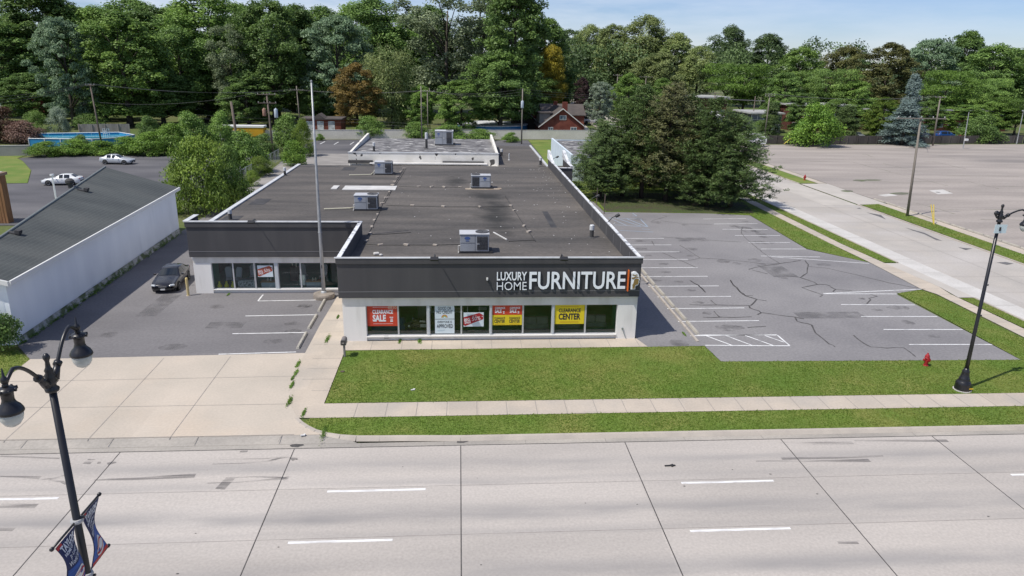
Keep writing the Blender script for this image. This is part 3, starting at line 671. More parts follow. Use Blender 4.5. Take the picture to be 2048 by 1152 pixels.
for x0,x1,y,z0,z1 in ((-2.105,-1.965,43.94,.34,2.385),(1.925,2.025,43.94,.34,2.385),(5.965,6.085,43.94,.34,2.385),(-14.115,-13.885,54.24,.31,2.40),(-10.605,-10.475,54.24,.31,2.4)): b.box(x0,x1,y,y+.2,z0,z1)
each(b, 'window_post', M('window_post_paint', (.50,.53,.55), .5), ST)
b = MB(); b.box(-5.98,10.23,43.84,44.02,.26,.335); b.box(-18.81,-7.43,54.16,54.32,.24,.305); each(b, 'window_sill', sill_w, ST, bevel=.01)
b = MB(); b.box(-6.0,-5.985,44.0,44.5,.34,2.38); b.box(10.24,10.28,44.2,45.6,.34,2.5); b.box(-5.9,10.2,44.21,44.24,.335,.40); b.box(-18.83,-18.79,54.5,55.8,.31,2.5); each(b, 'window_return', green_frame, ST)
b = MB(); b.box(-4.9,-4.6,43.87,43.9,.1,.35); b.build('wall_vent', M('vent_grey', (.3,.3,.29), .6), ST)
b = MB(); b.tube([(10.62,43.9,.72),(10.62,43.82,.72),(10.66,43.80,.55),(10.85,43.78,.08)], .022, 6); b.lathe([(.0,0),(.07,0),(.07,.04),(0,.04)], (10.62,43.84,.72), 8, 'y'); b.build('standpipe', M('pipe_green_grey', (.22,.25,.23), .6), ST)
# side windows low on the east wall, mostly in shade
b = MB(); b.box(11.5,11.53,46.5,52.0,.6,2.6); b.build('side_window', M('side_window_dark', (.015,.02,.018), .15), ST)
b = MB()
for y in (47.0,49.0,51.0): b.box(11.53,12.35,y,y+.08,2.72,2.8)
each(b, 'canopy_bracket', f_grey, ST)
# cables on the roof held down by bricks, gas pipes
b = MB()
def on_roof(q, z=ZRF): return [tuple(G(700+x/4.096, 260+y/4.096, z)) for x,y in q]
for q in ([(440,320),(400,390),(340,480),(270,600),(235,690),(180,800),(140,870)],[(455,322),(412,395),(352,480),(285,600)],[(110,935),(250,945),(460,945),(700,945),(900,940)],[(300,620),(510,625),(765,632),(1060,632),(1315,628)],[(1270,540),(1340,650),(1430,790),(1520,915)],[(1300,915),(1420,908),(1520,905)],[(400,465),(560,468),(770,470),(900,472)],[(150,862),(300,855),(500,842)]):
    b.tube([(x,y,z+.03) for x,y,z in on_roof(q)], .02, 5)
each(b, 'conduit', M('conduit_black', (.03,.03,.03), .6), ST)
b = MB()
for q in ([(-160,585),(-20,575),(40,650)],[(-130,372),(100,366),(200,362)]): pass
b.tube([G(648,418,4.6),G(700,416,4.6),G(712,414,4.6)], .06, 6); b.tube([G(698,350,4.6),G(742,349,4.6),G(750,342,4.6)], .06, 6)
each(b, 'gas_pipe', M('gas_pipe_cream', (.55,.52,.40), .6), ST)

# ------------------------------------------------------------------ things standing on the roof
brick_m = M('pale_brick', (.42,.38,.33), .9, (.32,.27,.23), 6, 3, coord='obj')
bricks = on_roof([(445,318),(418,345),(390,390),(365,425),(350,455),(322,510),(300,560),(265,605),(225,695),(200,742),(178,798),(165,850),(135,912),(250,945),(460,945),(697,946),(512,622),(765,630),(1062,632),(1318,622),(1345,660),(1425,790),(1465,838),(565,467),(670,469),(770,470),(902,470)])
b0 = None
for p in bricks:
    if b0 is None:
        m_ = MB(); m_.obox((0,0,.06),.40,.2,.12); b0 = m_.build('brick', brick_m, bevel=.008); b0.location = p; o = b0
        tag(b0, 'pale brick lying on the flat roof to hold a cable down', 'brick', 'bricks along the roof cables')
        b0.rotation_euler = (0,0,.2)
    else:
        o = b0.copy(); COL.objects.link(o); o.location = p; o.rotation_euler = (0,0,random.uniform(0,3))
        s_ = random.uniform(.8,1.15); o.scale = (s_,s_,s_)
ac_grey = M('hvac_grey', (.36,.38,.41), .5, (.31,.33,.36), 1.2, 4, c3=(.27,.28,.30), scale3=.8, fine=.03)
ac_top = M('hvac_top', (.50,.51,.53), .5, (.44,.45,.47), 1)
ac_coil = M('hvac_coil', (.045,.045,.048), .7, (.08,.08,.085), 8, 2)
ac_blue = M('hvac_badge', (.05,.10,.28), .6)
def ac_unit(name, label, loc, rz=0.0, sx=2.0, sy=1.25, h=1.35, flip=False):
    t = thing(name, label, 'air conditioner', loc, rz, 'rooftop air conditioners', world=False)
    m_ = MB(); m_.box(-sx/2-.05,sx/2+.25,-sy/2+.03,sy/2-.03,0,.16); m_.build('base', r_patch, t)
    m_ = MB(); m_.box(-sx/2,sx/2,-sy/2,sy/2,.16,h); m_.build('cabinet', ac_grey, t, bevel=.015)
    c = sx/2*(-.55 if flip else .55); s = -1 if flip else 1
    m_ = MB(); m_.box(-sx/2-.04,sx/2+.04,-sy/2-.04,sy/2+.04,h+.001,h+.06); tp = m_.build('top_panel', ac_top, t, bevel=.01)
    m_ = MB(); m_.lathe([(.48,0),(.48,.05),(.40,.05),(.36,.02),(.05,.02),(.05,.05),(0,.05)], (c,0,h+.06), 20); m_.build('fan_guard', ac_coil, t)
    m_ = MB(); x0 = c-.38; m_.box(x0,x0+.76,-sy/2-.012,-sy/2+.02,.26,h-.12)
    for k in range(9): m_.box(x0+.02,x0+.74,-sy/2-.03,-sy/2-.0125,.30+k*.1,.33+k*.1)
    m_.box(s*(sx/2-.0)-.012,s*(sx/2)+.012,-sy/2+.08,sy/2-.08,.26,h-.12); m_.build('coil', ac_coil, t)
    xa = -sx/2 if not flip else -.1
    m_ = MB(); m_.box(xa+.02,xa+1.02,-sy/2-.01,-sy/2+.01,h*.56,h*.575); m_.box(xa+1.03,xa+1.05,-sy/2-.011,-sy/2+.01,.18,h-.03); m_.build('panel_seam', ac_coil, t)
    m_ = MB(); m_.lathe([(0,0),(.17,0),(.17,.01),(0,.01)], (0,0,0), 14, 'y'); xform(m_, lambda p: Vector((p.x*1.2+xa+.5, -sy/2-.012+p.y, p.z*.6+h*.82))); m_.box(xa+.38,xa+.62,-sy/2-.014,-sy/2,h*.66,h*.70); m_.build('badge', ac_blue, t)
    m_ = MB(); m_.box(xa+1.18,xa+1.34,-sy/2-.016,-sy/2,h*.48,h*.56); m_.build('notice', r_white, t)
    m_ = MB(); m_.tube([(-sx/2,-.3,.5),(-sx/2-.12,-.3,.5),(-sx/2-.12,-.3,.06),(-sx/2-.12,-.6,.05)], .035, 6); m_.build('drain_pipe', r_white, t)
    return t
ac_unit('air_conditioner', 'grey rooftop air conditioner closest to the store sign', (1.02,49.5,ZRF))
ac_unit('air_conditioner', 'grey rooftop air conditioner standing in front of the white roof sheet', (-8.25,64.4,ZRF))
ac_unit('air_conditioner', 'small grey rooftop air conditioner below the peeling white block with split cabinet', (-8.8,85.6,ZRF), sx=2.0, h=1.45)
ac_unit('air_conditioner', 'rust streaked grey air conditioner on a pale stained roof curb', (2.25,76.4,ZRF), flip=True)
ac_unit('air_conditioner', 'grey air conditioner on the raised weathered white roof', (-2.2,108,5.55), sx=2.6, h=2.0, sy=2.2)
m_ = MB(); m_.box(.6,1.3,75.6,76.0,4.508,4.53); m_.box(.6,4.2,75.2,75.6,4.508,4.53); m_.box(3.6,4.4,75.61,76.3,4.508,4.53); each(m_, 'roof_curb', M('rusty_cream', (.38,.33,.26), .85, (.24,.17,.12), 1.2), ST)
def vent(p, label, h=.8, r=.13, dark=True):
    t = thing('roof_vent', label, 'vent', p, 0, 'roof vent pipes', world=False)
    m_ = MB(); m_.lathe([(r*2.2,0),(r*1.6,.06),(r,.07),(r,h*.62)], (0,0,0), 10); m_.build('pipe', r_patch if dark else r_metal, t)
    m_ = MB(); m_.lathe([(r*1.15,h*.6),(r*1.15,h*.95),(r*.9,h),(0,h)], (0,0,0), 10); m_.build('cap', r_metal, t)
vent(G(1183,475,ZRF), 'vent pipe with a pale cap near the front of the east parapet', 1.0, .16)
vent(G(461,440,ZRF), 'vent pipe with a pale cap behind the end of the lower front fascia', .9, .15)
vent(G(570,351,ZRF), 'short vent pipe at the far edge of the roof by the chain link fence', .9, .14)
vent(G(1081,330,ZRF), 'vent pipe at the rear end of the east parapet', 1.0, .16)
vent(G(748,303,5.55), 'hooked vent pipe on the weathered white roof', 1.2, .14)
vent(G(853,297,5.55), 'tall black chimney pipe beside the unit on the weathered white roof', 2.2, .17)
vent(G(1003,312,4.32), 'vent beside the raised white wall on the lower rear roof', 1.0, .16)
vent(G(1018,320,4.32), 'thin white pipe on the lower rear roof', .9, .07, False)
m_ = MB(); m_.obox(G(1000,473,ZRF)+Vector((0,0,.05)), .09, 2.6, .07, .35); tag(m_.build('board', r_white, loc=G(1000,473,ZRF)), 'white strip of wood lying on the roof beside the front air conditioner', 'board')
m_ = MB(); m_.obox(G(753,510,ZRF)+Vector((0,0,.1)), .4,.3,.18,.3); m_.obox(G(757,513,ZRF)+Vector((.15,.15,.08)), .22,.22,.13,.9); tag(m_.build('paper_bag', r_white, loc=G(753,510,ZRF), bevel=.05), 'crumpled white bag on the roof behind the front parapet', 'litter')
for k in range(70):
    pass
m_ = MB()
for k in range(110):
    if k < 55: x = random.uniform(8.5,11.2); y = random.uniform(45,92)
    else: x = random.uniform(-7,11); y = random.uniform(44.5,92)
    r = random.uniform(.02,.075); m_.obox((x,y,ZRF+.012), r*1.5, r, .02, random.uniform(0,3))
o = m_.build('roof_debris', r_white); tag(o, 'pale flakes and grit scattered over the dark flat roof', 'debris', kind='stuff')
# floodlights on arms over the fascia
fl = M('floodlight_black', (.02,.02,.021), .5)
def flood(x, y, z, label):
    t = thing('floodlight', label, 'floodlight', (x,y,z), 0, 'floodlights on the fascia', world=False)
    m_ = MB(); m_.tube([(0,.3,-.05),(0,.1,.18),(0,-.75,.22)], .035, 6); m_.build('arm', fl, t)
    m_ = MB(); m_.obox((0,-.95,.18), .5,.32,.14, 0, 0, .35); m_.build('lamp_head', fl, t, bevel=.02)
flood(-1.55,43.67,5.6,'black floodlight on the front fascia above the bare wall'); flood(6.4,43.67,5.6,'black floodlight on the front fascia above the sign'); flood(-15.2,53.97,5.63,'black floodlight over the lower side fascia')
def flood_side(y, label):
    t = thing('floodlight', label, 'floodlight', (11.6,y,5.55), 0, 'floodlights on the side parapet', world=False)
    m_ = MB(); m_.tube([(-.1,0,0),(.2,0,.35),(.5,0,.5)], .035, 6); m_.build('arm', fl, t)
    m_ = MB(); m_.obox((.62,0,.52), .35,.3,.18, .0, -.5); m_.build('lamp_head', fl, t, bevel=.02)
flood_side(54.5,'black floodlight on the east parapet beside the white bays'); flood_side(63,'black floodlight on the east parapet beside the blue bay'); flood_side(90.5,'black floodlight at the rear end of the east parapet')
t = thing('wall_lamp', 'small white lamp on the fascia before the sign lettering', 'lamp', (1.72,43.67,4.2)); m_ = MB(); m_.box(1.66,1.78,43.59,43.72,4.12,4.3); m_.build('lamp_body', M('lamp_white', (.6,.6,.58), .5), t, bevel=.02); m_ = MB(); m_.box(1.70,1.76,43.51,43.59,4.06,4.14); m_.build('lamp_bulb', fl, t)

# ------------------------------------------------------------------ signs
s_white = M('sign_face_white', (.86,.89,.92), .4)
s_edge = M('sign_edge', (.02,.025,.04), .5)
s_orange = M('sign_orange', (.62,.13,.02), .5)
s_gold = M('sign_gold', (.24,.16,.05), .5)
SG = thing('store_sign', 'white channel letter store sign with orange bar and gold head emblem on the charcoal fascia', 'sign', (6.8,43.67,4.1))
def word(s, x0, x1, z0, z1, bold, nm, y=43.71, d=.07, par=None, mat=None, back=True):
    f = text_mb(s, x0, x1, z0, z1, .02, bold); f.v = [(p[0], p[1]+y-d, p[2]) for p in f.v]
    o = f.build(nm, mat or s_white, par or SG, recalc=False)
    if back:
        r = text_mb(s, x0-.018, x1+.018, z0-.02, z1+.018, d, bold+.012); r.v = [(p[0], p[1]+y, p[2]) for p in r.v]; r.build('letter_return', s_edge, o, recalc=False)
    return o
word('LUXURY', 2.32, 4.22, 4.12, 4.68, .018, 'lettering'); word('HOME', 2.32, 4.22, 3.48, 4.02, -.008, 'lettering'); word('FURNITURE', 4.38, 10.56, 3.52, 4.68, .014, 'lettering')
m_ = MB(); m_.box(10.68,10.75,43.47,43.7,3.40,4.80); m_.build('orange_bar', s_orange, SG, bevel=.01)
head = [(10.90,3.52),(11.20,3.52),(11.20,3.72),(11.28,3.78),(11.38,3.80),(11.40,3.90),(11.44,3.97),(11.42,4.10),(11.46,4.14),(11.42,4.28),(11.40,4.40),(11.34,4.55),(11.22,4.66),(11.08,4.69),(10.96,4.64),(10.90,4.66)]
def plate(poly, y0, y1, mat, nm, par):
    m_ = MB(); n = len(poly); m_.add([(p[0],y0,p[1]) for p in poly]+[(p[0],y1,p[1]) for p in poly], [tuple(range(n)),tuple(range(2*n-1,n-1,-1))]+[(i,n+i,n+(i+1)%n,(i+1)%n) for i in range(n)]); return m_.build(nm, mat, par)
em = plate(head, 43.55, 43.7, s_white, 'emblem', SG)
plate([(11.02,3.56),(11.16,3.56),(11.17,3.76),(11.25,3.83),(11.35,3.84),(11.36,3.92),(11.40,3.98),(11.37,4.10),(11.41,4.14),(11.38,4.22),(11.22,4.26),(11.10,4.16),(11.06,3.95),(11.0,3.82)], 43.535, 43.549, s_gold, 'emblem_face', em)
plate([(10.94,4.22),(11.08,4.20),(11.2,4.31),(11.38,4.30),(11.36,4.36),(11.18,4.40),(11.04,4.32),(10.94,4.32)], 43.535, 43.549, s_gold, 'emblem_band', em)
plate([(10.96,4.46),(11.12,4.42),(11.30,4.47),(11.27,4.53),(11.12,4.49),(10.97,4.54)], 43.535, 43.549, s_gold, 'emblem_band', em)
# posters hanging in the shop windows (just outside the pane's inner face)
p_red = M('poster_red', (.55,.055,.02), .6, (.48,.04,.018), 1.2, 3); p_darkred = M('poster_dark_red', (.36,.015,.02), .6); p_yel = M('poster_yellow', (.72,.56,.015), .6); p_wht = M('poster_white', (.62,.70,.74), .6); p_blk = M('poster_ink', (.02,.02,.028), .6); p_ltx = M('poster_letter_white', (.7,.72,.74), .6); p_rust = M('poster_rust', (.36,.07,.035), .6); p_pale = M('poster_pale_ink', (.40,.52,.58), .6)
def poster(name, label, x0, x1, z0, z1, mat, y=44.035, group=None, lines=(), cat='poster', extra=None):
    t = thing(name, label, cat, ((x0+x1)/2,y,z0), 0, group)
    m_ = MB(); n = 14
    for i in range(n):
        a, c = x0+(x1-x0)*i/n, x0+(x1-x0)*(i+1)/n
        m_.quad((a,y,z0),(c,y,z0),(c,y,z1),(a,y,z1))
    m_.box(x0,x1,y+.001,y+.006,z0,z1)
    m_ = MB(); m_.box(x0,x1,y,y+.006,z0,z1); m_.build('sheet', mat, t)
    W_, H_ = x1-x0, z1-z0
    for (s, a, c, e, f, mt, bo) in lines:
        q = text_mb(s, x0+a*W_, x0+c*W_, z0+e*H_, z0+f*H_, .004, bo*.75); q.v = [(p[0],p[1]+y-.001,p[2]) for p in q.v]; q.build('lettering', mt, t, recalc=False)
    return t
def marks(t, y, boxes, mat, nm='printed_mark'):
    m_ = MB()
    for (a,c,e,f) in boxes: m_.box(a,c,y-.005,y-.001,e,f)
    return each(m_, nm, mat, t)
t = poster('sale_poster', 'large red clearance sale poster in the first shop window', -5.92,-4.01,.98,2.36,p_red,44.02,None,[('CLEARANCE',.18,.86,.60,.80,p_ltx,.05),('SALE',.18,.62,.22,.56,p_ltx,.06),('8830',.70,.98,.84,.98,M('house_number_cream',(.62,.50,.36),.6),.0)])
marks(t,44.02,[(-5.55,-4.3,2.24,2.255),(-5.55,-4.3,1.13,1.145),(-4.45,-4.3,1.42,1.48),(-4.47,-4.3,1.27,1.36),(-4.5,-4.38,1.54,1.6),(-4.36,-4.28,1.54,1.6)], p_ltx)
t = poster('credit_poster', 'upper white poster reading good or no credit above a rainbow arc', -1.62,-.37,1.44,2.36,p_wht,44.02,None,[('GOOD OR',.16,.84,.66,.90,p_blk,.02),('NO CREDIT',.09,.91,.38,.62,p_blk,.02)])
for r, cname, cc in ((.20,'arc_red',(.45,.10,.05)),(.155,'arc_yellow',(.6,.42,.08)),(.11,'arc_green',(.2,.38,.14))):
    m_ = MB(); cx_, cz_ = -1.0, 1.53
    for k in range(12):
        a, c = PI*k/12, PI*(k+1)/12
        m_.quad((cx_+r*math.cos(a),44.016,cz_+r*math.sin(a)),(cx_+(r-.045)*math.cos(a),44.016,cz_+(r-.045)*math.sin(a)),(cx_+(r-.045)*math.cos(c),44.016,cz_+(r-.045)*math.sin(c)),(cx_+r*math.cos(c),44.016,cz_+r*math.sin(c)))
    m_.build('rainbow_arc', M(cname, cc, .6), t)
t = poster('credit_poster', 'lower white poster reading everyone is approved', -1.62,-.37,.44,1.40,p_wht,44.02,None,[('EVERYONE IS',.14,.87,.74,.90,p_blk,.01),('APPROVED',.09,.92,.38,.66,p_blk,.02),('CREDIT',.15,.50,.16,.26,p_pale,0)])
def big_sale(x0,x1,z0,z1,y,red,label):
    t = poster('sale_poster', label, x0,x1,z0,z1,p_wht,y)
    W_,H_ = x1-x0, z1-z0; P = lambda u,v: (x0+u*W_, z0+v*H_)
    plate([P(.0,.70),P(.80,.95),P(.99,.68),P(.93,.40),P(.05,.06),P(.0,.12)] if False else [P(0,.66),P(.78,.97),P(.985,.80),P(.97,.52),P(.08,.04),P(0,.10)], y-.006, y-.002, red, 'price_tag', t)
    for s,a,c,e,f,bo in (('BIG',.03,.32,.40,.60,.05),('SALE',.05,.36,.22,.40,.05),('50%',.42,.84,.36,.62,.0),('UP TO',.44,.64,.64,.72,0)):
        q = text_mb(s, x0+a*W_, x0+c*W_, z0+e*H_, z0+f*H_, .004, bo*.4); q.v = [(p[0],p[1]+y-.007,p[2]+(p[0]-x0-.2*W_)*.14) for p in q.v]; q.build('lettering', p_ltx, t, recalc=False)
    m_ = MB(); m_.lathe([(0,-.006),(.035,-.006),(.035,0),(0,0)], (x0+.93*W_, y-.003, z0+.72*H_), 10, 'y'); m_.build('tag_hole', p_ltx, t)
    m_ = MB()
    for u in (.2,.8): m_.tube([(x0+u*W_,y,z1),(x0+u*W_,y+.05,z1+.5)], .004, 4)
    each(m_, 'cord', p_ltx, t)
big_sale(.22,1.52,.90,1.86,44.02,p_darkred,'white poster with a red big sale tag in the front windows')
big_sale(-15.42,-14.28,1.25,2.16,54.32,p_rust,'white poster with a rust red big sale tag over the planter in the side window')
for (x0,x1,lab) in ((2.08,3.03,'small red clearance sale poster beside the window post'),(3.035,4.0,'small red clearance sale poster closer to the sofas')):
    t = poster('sale_poster', lab, x0,x1,1.68,2.36,p_red,44.02,None,[('CLEARANCE',.17,.86,.60,.80,p_ltx,.04),('SALE',.17,.62,.20,.56,p_ltx,.05)]); marks(t,44.02,[(x0+.68,x0+.78,1.78,1.84),(x0+.68,x0+.78,1.88,1.93)],p_ltx)
for (x0,x1,lab) in ((2.08,3.03,'small yellow clearance center poster beside the window post'),(3.035,4.0,'small yellow clearance center poster closer to the sofas')):
    t = poster('clearance_poster', lab, x0,x1,.98,1.675,p_yel,44.02,None,[('CLEARANCE',.13,.87,.58,.80,p_blk,.03),('CENTER',.13,.87,.22,.54,p_blk,.04)]); marks(t,44.02,[(x0+.15,x0+.8,1.04,1.055)],p_darkred)
t = poster('clearance_poster', 'large yellow clearance center poster in the last windows', 6.14,8.08,1.02,2.36,p_yel,44.02,None,[('CLEARANCE',.13,.87,.60,.80,p_blk,.04),('CENTER',.13,.87,.22,.55,p_blk,.05)]); marks(t,44.02,[(6.5,7.7,2.22,2.235),(6.45,7.75,1.14,1.15),(6.5,7.7,1.18,1.185)],p_darkred)
t = thing('neon_sign', 'unlit outlined neon open sign hanging in the dark window', 'sign', (1.45,44.05,2.1)); m_ = MB()
m_.tube([(1.2,44.06,2.03),(1.14,44.06,2.10),(1.2,44.06,2.17),(1.68,44.06,2.17),(1.72,44.06,2.10),(1.68,44.06,2.03),(1.2,44.06,2.03)], .008, 5); m_.build('tube_frame', M('neon_grey',(.25,.25,.25),.4), t)
q = text_mb('OPEN',1.24,1.64,2.065,2.135,.004,0); q.v=[(p[0],p[1]+44.06,p[2]) for p in q.v]; q.build('lettering', MATS['neon_grey'], t, recalc=False)

# ------------------------------------------------------------------ furniture behind the glass
up_grey = M('chair_grey', (.35,.36,.38), .8, coord='obj'); wood_d = M('dark_wood', (.06,.04,.03), .5, coord='obj'); wood_t = M('oak_top', (.34,.20,.08), .6, (.26,.15,.06), 3, coord='obj'); box_blue = M('grey_blue_paint', (.26,.32,.35), .6, coord='obj'); vase_y = M('yellow_glaze', (.50,.48,.02), .25, coord='obj'); sofa_g = M('sofa_taupe', (.14,.135,.125), .9, (.11,.105,.10), 3, coord='obj'); sofa_b = M('sofa_navy', (.02,.045,.12), .9, coord='obj'); cream = M('cream_lacquer', (.5,.46,.38), .5, coord='obj')
def chair(loc, rz, label):
    t = thing('dining_chair', label, 'chair', loc, rz, 'grey showroom chairs', world=False)
    m_ = MB(); m_.box(-.24,.24,-.24,.24,.42,.52); m_.build('seat', up_grey, t, bevel=.03)
    m_ = MB(); m_.add([(-.23,.20,.5),(.23,.20,.5),(.26,.36,1.15),(.16,.39,1.3),(-.16,.39,1.3),(-.26,.36,1.15),(-.23,.26,.5),(.23,.26,.5),(.26,.42,1.15),(.16,.45,1.3),(-.16,.45,1.3),(-.26,.42,1.15)], [(0,1,2,3,4,5),(11,10,9,8,7,6),(0,6,7,1),(1,7,8,2),(2,8,9,3),(3,9,10,4),(4,10,11,5),(5,11,6,0)]); m_.build('backrest', up_grey, t)
    for sx in (-.2,.2):
        for sy in (-.2,.2): m_ = MB(); m_.tube([(sx,sy,.42),(sx*1.15,sy*1.15,0)], [.025,.018], 6); m_.build('leg', up_grey, t)
chair((-18.0,55.6,.3), .3, 'grey dining chair at the corner of the side window behind the yellow vases'); chair((-17.35,55.5,.3), -.25, 'grey dining chair behind the middle yellow vase'); chair((-16.35,56.2,.3), .1, 'grey dining chair behind the patterned trunk'); chair((-12.4,56.4,.3), .5, 'grey dining chair in the side window beside the mirror'); chair((-10.9,56.2,.3), -.3, 'grey dining chair behind the planter next to the flagpole')
for i,x in enumerate((-18.45,-17.93,-17.45)):
    m_ = MB(); m_.lathe([(.06,0),(.15,.05),(.18,.16),(.14,.28),(.07,.40),(.06,.47),(.085,.52),(.05,.53)], (x,54.62,.3), 14); m_.smooth = True
    tag(m_.build('vase', vase_y, loc=(x,54.62,.3), smooth=True), ('pear shaped yellow vase closest to the window corner','middle yellow pear shaped vase in the side window','yellow pear shaped vase next to the window bar')[i], 'vase', 'yellow vases in the side window')
t = thing('trunk', 'patterned grey storage trunk in the side window', 'trunk', (-16.45,54.9,.3)); m_ = MB(); m_.box(-17.1,-15.78,54.62,55.2,.32,.82); m_.build('trunk_body', M('patterned_grey', (.34,.36,.36), .7, (.09,.11,.11), 7, 3, lo=.5, hi=.56), t, bevel=.03); m_ = MB(); m_.box(-17.12,-15.76,54.60,55.22,.83,.92); m_.build('lid', M('trunk_lid',(.36,.37,.36),.7,(.2,.21,.21),9), t, bevel=.02)
def planter(x, y, label):
    t = thing('sideboard', label, 'sideboard', (x,y,.3)); m_ = MB(); m_.box(x-.56,x+.56,y,y+.5,.32,.72); m_.build('cabinet', box_blue, t, bevel=.02); m_ = MB(); m_.box(x-.6,x+.6,y-.04,y+.54,.725,.80); m_.build('top', wood_t, t, bevel=.01)
    for dx in (-.08,.14):
        m_ = MB(); m_.lathe([(.05,0),(.09,.05),(.08,.12),(.03,.2),(.03,.24)], (x+dx,y+.2,.80), 10); tag(m_.build('ornament', cream, loc=(x+dx,y+.2,.80), smooth=True), 'small cream ornament standing on the low wooden topped sideboard', 'ornament', 'ornaments on the sideboards')
planter(-14.75,54.6,'low grey blue sideboard with oak top under the big sale poster'); planter(-11.35,54.65,'low grey blue sideboard with oak top next to the flagpole')
m_ = MB(); m_.obox((-12.25,55.1,.75), .5,.05,.85,0,0,-.12); tag(m_.build('mirror', M('mirror_glass',(.45,.5,.53),.1,metal=.6), loc=(-12.25,55.1,.32)), 'grey framed mirror leaning in the side window', 'mirror')
t = thing('clothes_rack', 'dark display stand with hanging pale strips behind the side window', 'display stand', (-13.2,56.5,.3)); m_ = MB(); m_.box(-13.5,-12.9,56.4,56.9,.3,1.4); m_.build('cabinet', wood_d, t); m_ = MB(); m_.box(-13.0,-12.92,56.3,56.35,1.5,2.3); m_.box(-13.3,-13.22,56.3,56.35,1.6,2.2); each(m_, 'fabric_strip', cream, t)
def sofa(x, y, w, mat, label, z=.33):
    t = thing('sofa', label, 'sofa', (x,y,z))
    m_ = MB(); m_.box(x-w/2,x+w/2,y,y+.9,z+.05,z+.42); m_.build('base', mat, t, bevel=.05)
    m_ = MB(); n = max(2,int(w/.8)); st = (w-.1)/n
    for k in range(n): m_.box(x-w/2+.05+k*st+.01,x-w/2+.05+(k+1)*st-.01,y-.02,y+.25,z+.425,z+.95)
    m_.build('backrest', mat, t, bevel=.06)
    for s_ in (-1,1): m_ = MB(); m_.box(x+s_*(w/2)-.12*(s_>0)-.0,x+s_*(w/2)+.12*(s_<0),y+.26,y+.9,z+.425,z+.65); m_.build('armrest', mat, t, bevel=.04)
sofa(5.0,44.7,1.75,sofa_g,'taupe two seat sofa seen from behind between the posters'); sofa(7.2,44.9,1.6,sofa_g,'taupe sofa under the large yellow poster'); sofa(9.0,45.0,1.6,sofa_g,'taupe sofa in the last front window'); sofa(-4.7,44.8,2.2,sofa_b,'navy sofa under the large red clearance poster')
lampg = bpy.data.materials.new('ceiling_lamp_glow'); lampg.use_nodes = True; MATS['ceiling_lamp_glow'] = lampg
lampg.node_tree.nodes['Principled BSDF'].inputs['Emission Color'].default_value = (1,.93,.8,1); lampg.node_tree.nodes['Principled BSDF'].inputs['Emission Strength'].default_value = 14
for k,(x,y) in enumerate(((4.5,46),(5.1,46),(8.4,45.8),(9.1,45.8),(-2.6,47),(.4,47),(2.6,48),(-16.5,57),(-12.5,57.5),(-9.2,57))):
    t = thing('ceiling_lamp', 'small lit spot lamp under the showroom ceiling', 'lamp', (x,y,2.7), 0, 'showroom ceiling lamps', world=False); m_ = MB(); m_.lathe([(.07,.05),(.07,-.06)], (0,0,0), 10); m_.build('housing', wood_d, t); m_ = MB(); m_.lathe([(0,-.075),(.065,-.075),(.065,-.062)], (0,0,0), 10); m_.build('bulb', lampg, t)
# motorcycle in the second window
tyre_m = M('tyre_rubber_black', (.015,.015,.016), .8); chrome = M('chrome', (.55,.56,.58), .25, metal=.9); bike_m = M('bike_black', (.012,.012,.014), .25)
t = thing('motorcycle', 'black motorcycle with a pale panel parked in the second window', 'motorcycle', (-2.9,44.9,.33))
for wx in (-3.35,-2.25):
    m_ = MB(); m_.lathe([(.20,-.05),(.28,-.06),(.30,0),(.28,.06),(.20,.05)], (wx,44.9,.63), 20, 'y'); w_ = m_.build('wheel', tyre_m, t, smooth=True); m_ = MB(); m_.lathe([(0,-.055),(.05,-.055),(.19,-.03),(.19,.03),(.05,.055),(0,.055)], (wx,44.9,.63), 10, 'y'); m_.build('rim', chrome, w_)
m_ = MB(); m_.tube([(-3.35,44.9,.63),(-3.15,44.9,1.0),(-3.05,44.9,1.2)], .03, 6); m_.tube([(-3.07,44.6,1.28),(-3.05,44.9,1.18),(-3.07,45.2,1.28)], .02, 6); m_.build('fork', chrome, t)
m_ = MB(); m_.obox((-2.85,44.9,.72),.7,.28,.36); m_.obox((-2.78,44.9,1.02),.6,.26,.22,0,.1); m_.obox((-2.3,44.9,.95),.5,.24,.14,0,-.12); m_.build('body', bike_m, t, bevel=.05); m_ = MB(); m_.obox((-2.45,44.74,1.02),.38,.03,.12,0,.1); m_.obox((-2.4,44.74,.72),.4,.03,.22); each(m_, 'side_panel', cream, t)
t = thing('draped_stand', 'tall stand draped in cream cloth behind the motorcycle', 'stand', (-2.5,46.5,.33)); m_ = MB(); m_.lathe([(.38,0),(.36,.7),(.42,1.3),(.5,1.75),(.4,1.85),(0,1.9)], (-2.5,46.5,.33), 10); m_.build('drape', M('drape_cream',(.20,.185,.15),.9), t, smooth=True)
t = thing('counter', 'dark sales counter with a pale top behind the credit posters', 'counter', (-.9,46.2,.33)); m_ = MB(); m_.box(-2.0,.2,46.0,46.7,.33,1.2); m_.build('cabinet', wood_d, t); m_ = MB(); m_.box(-2.05,.25,45.95,46.75,1.205,1.26); m_.build('top', cream, t)
for x,z in ((-2.1,1.262),(-1.75,1.262)):
    m_ = MB(); m_.lathe([(.06,0),(.03,.08),(.08,.3),(.11,.42),(.05,.52),(0,.54)], (x+.12,46.2,z), 10); tag(m_.build('ornament', s_white, loc=(x+.12,46.2,z), smooth=True), 'white bust ornament on the sales counter', 'ornament', 'white busts on the counter')
m_ = MB(); m_.lathe([(0,0),(.1,.02),(.12,.1),(.05,.2),(0,.21)], (.75,45.6,1.95), 10); tag(m_.build('pendant_lamp', cream, loc=(.75,45.6,1.95), smooth=True), 'small pale pendant lamp hanging behind the dark red big sale poster', 'lamp')
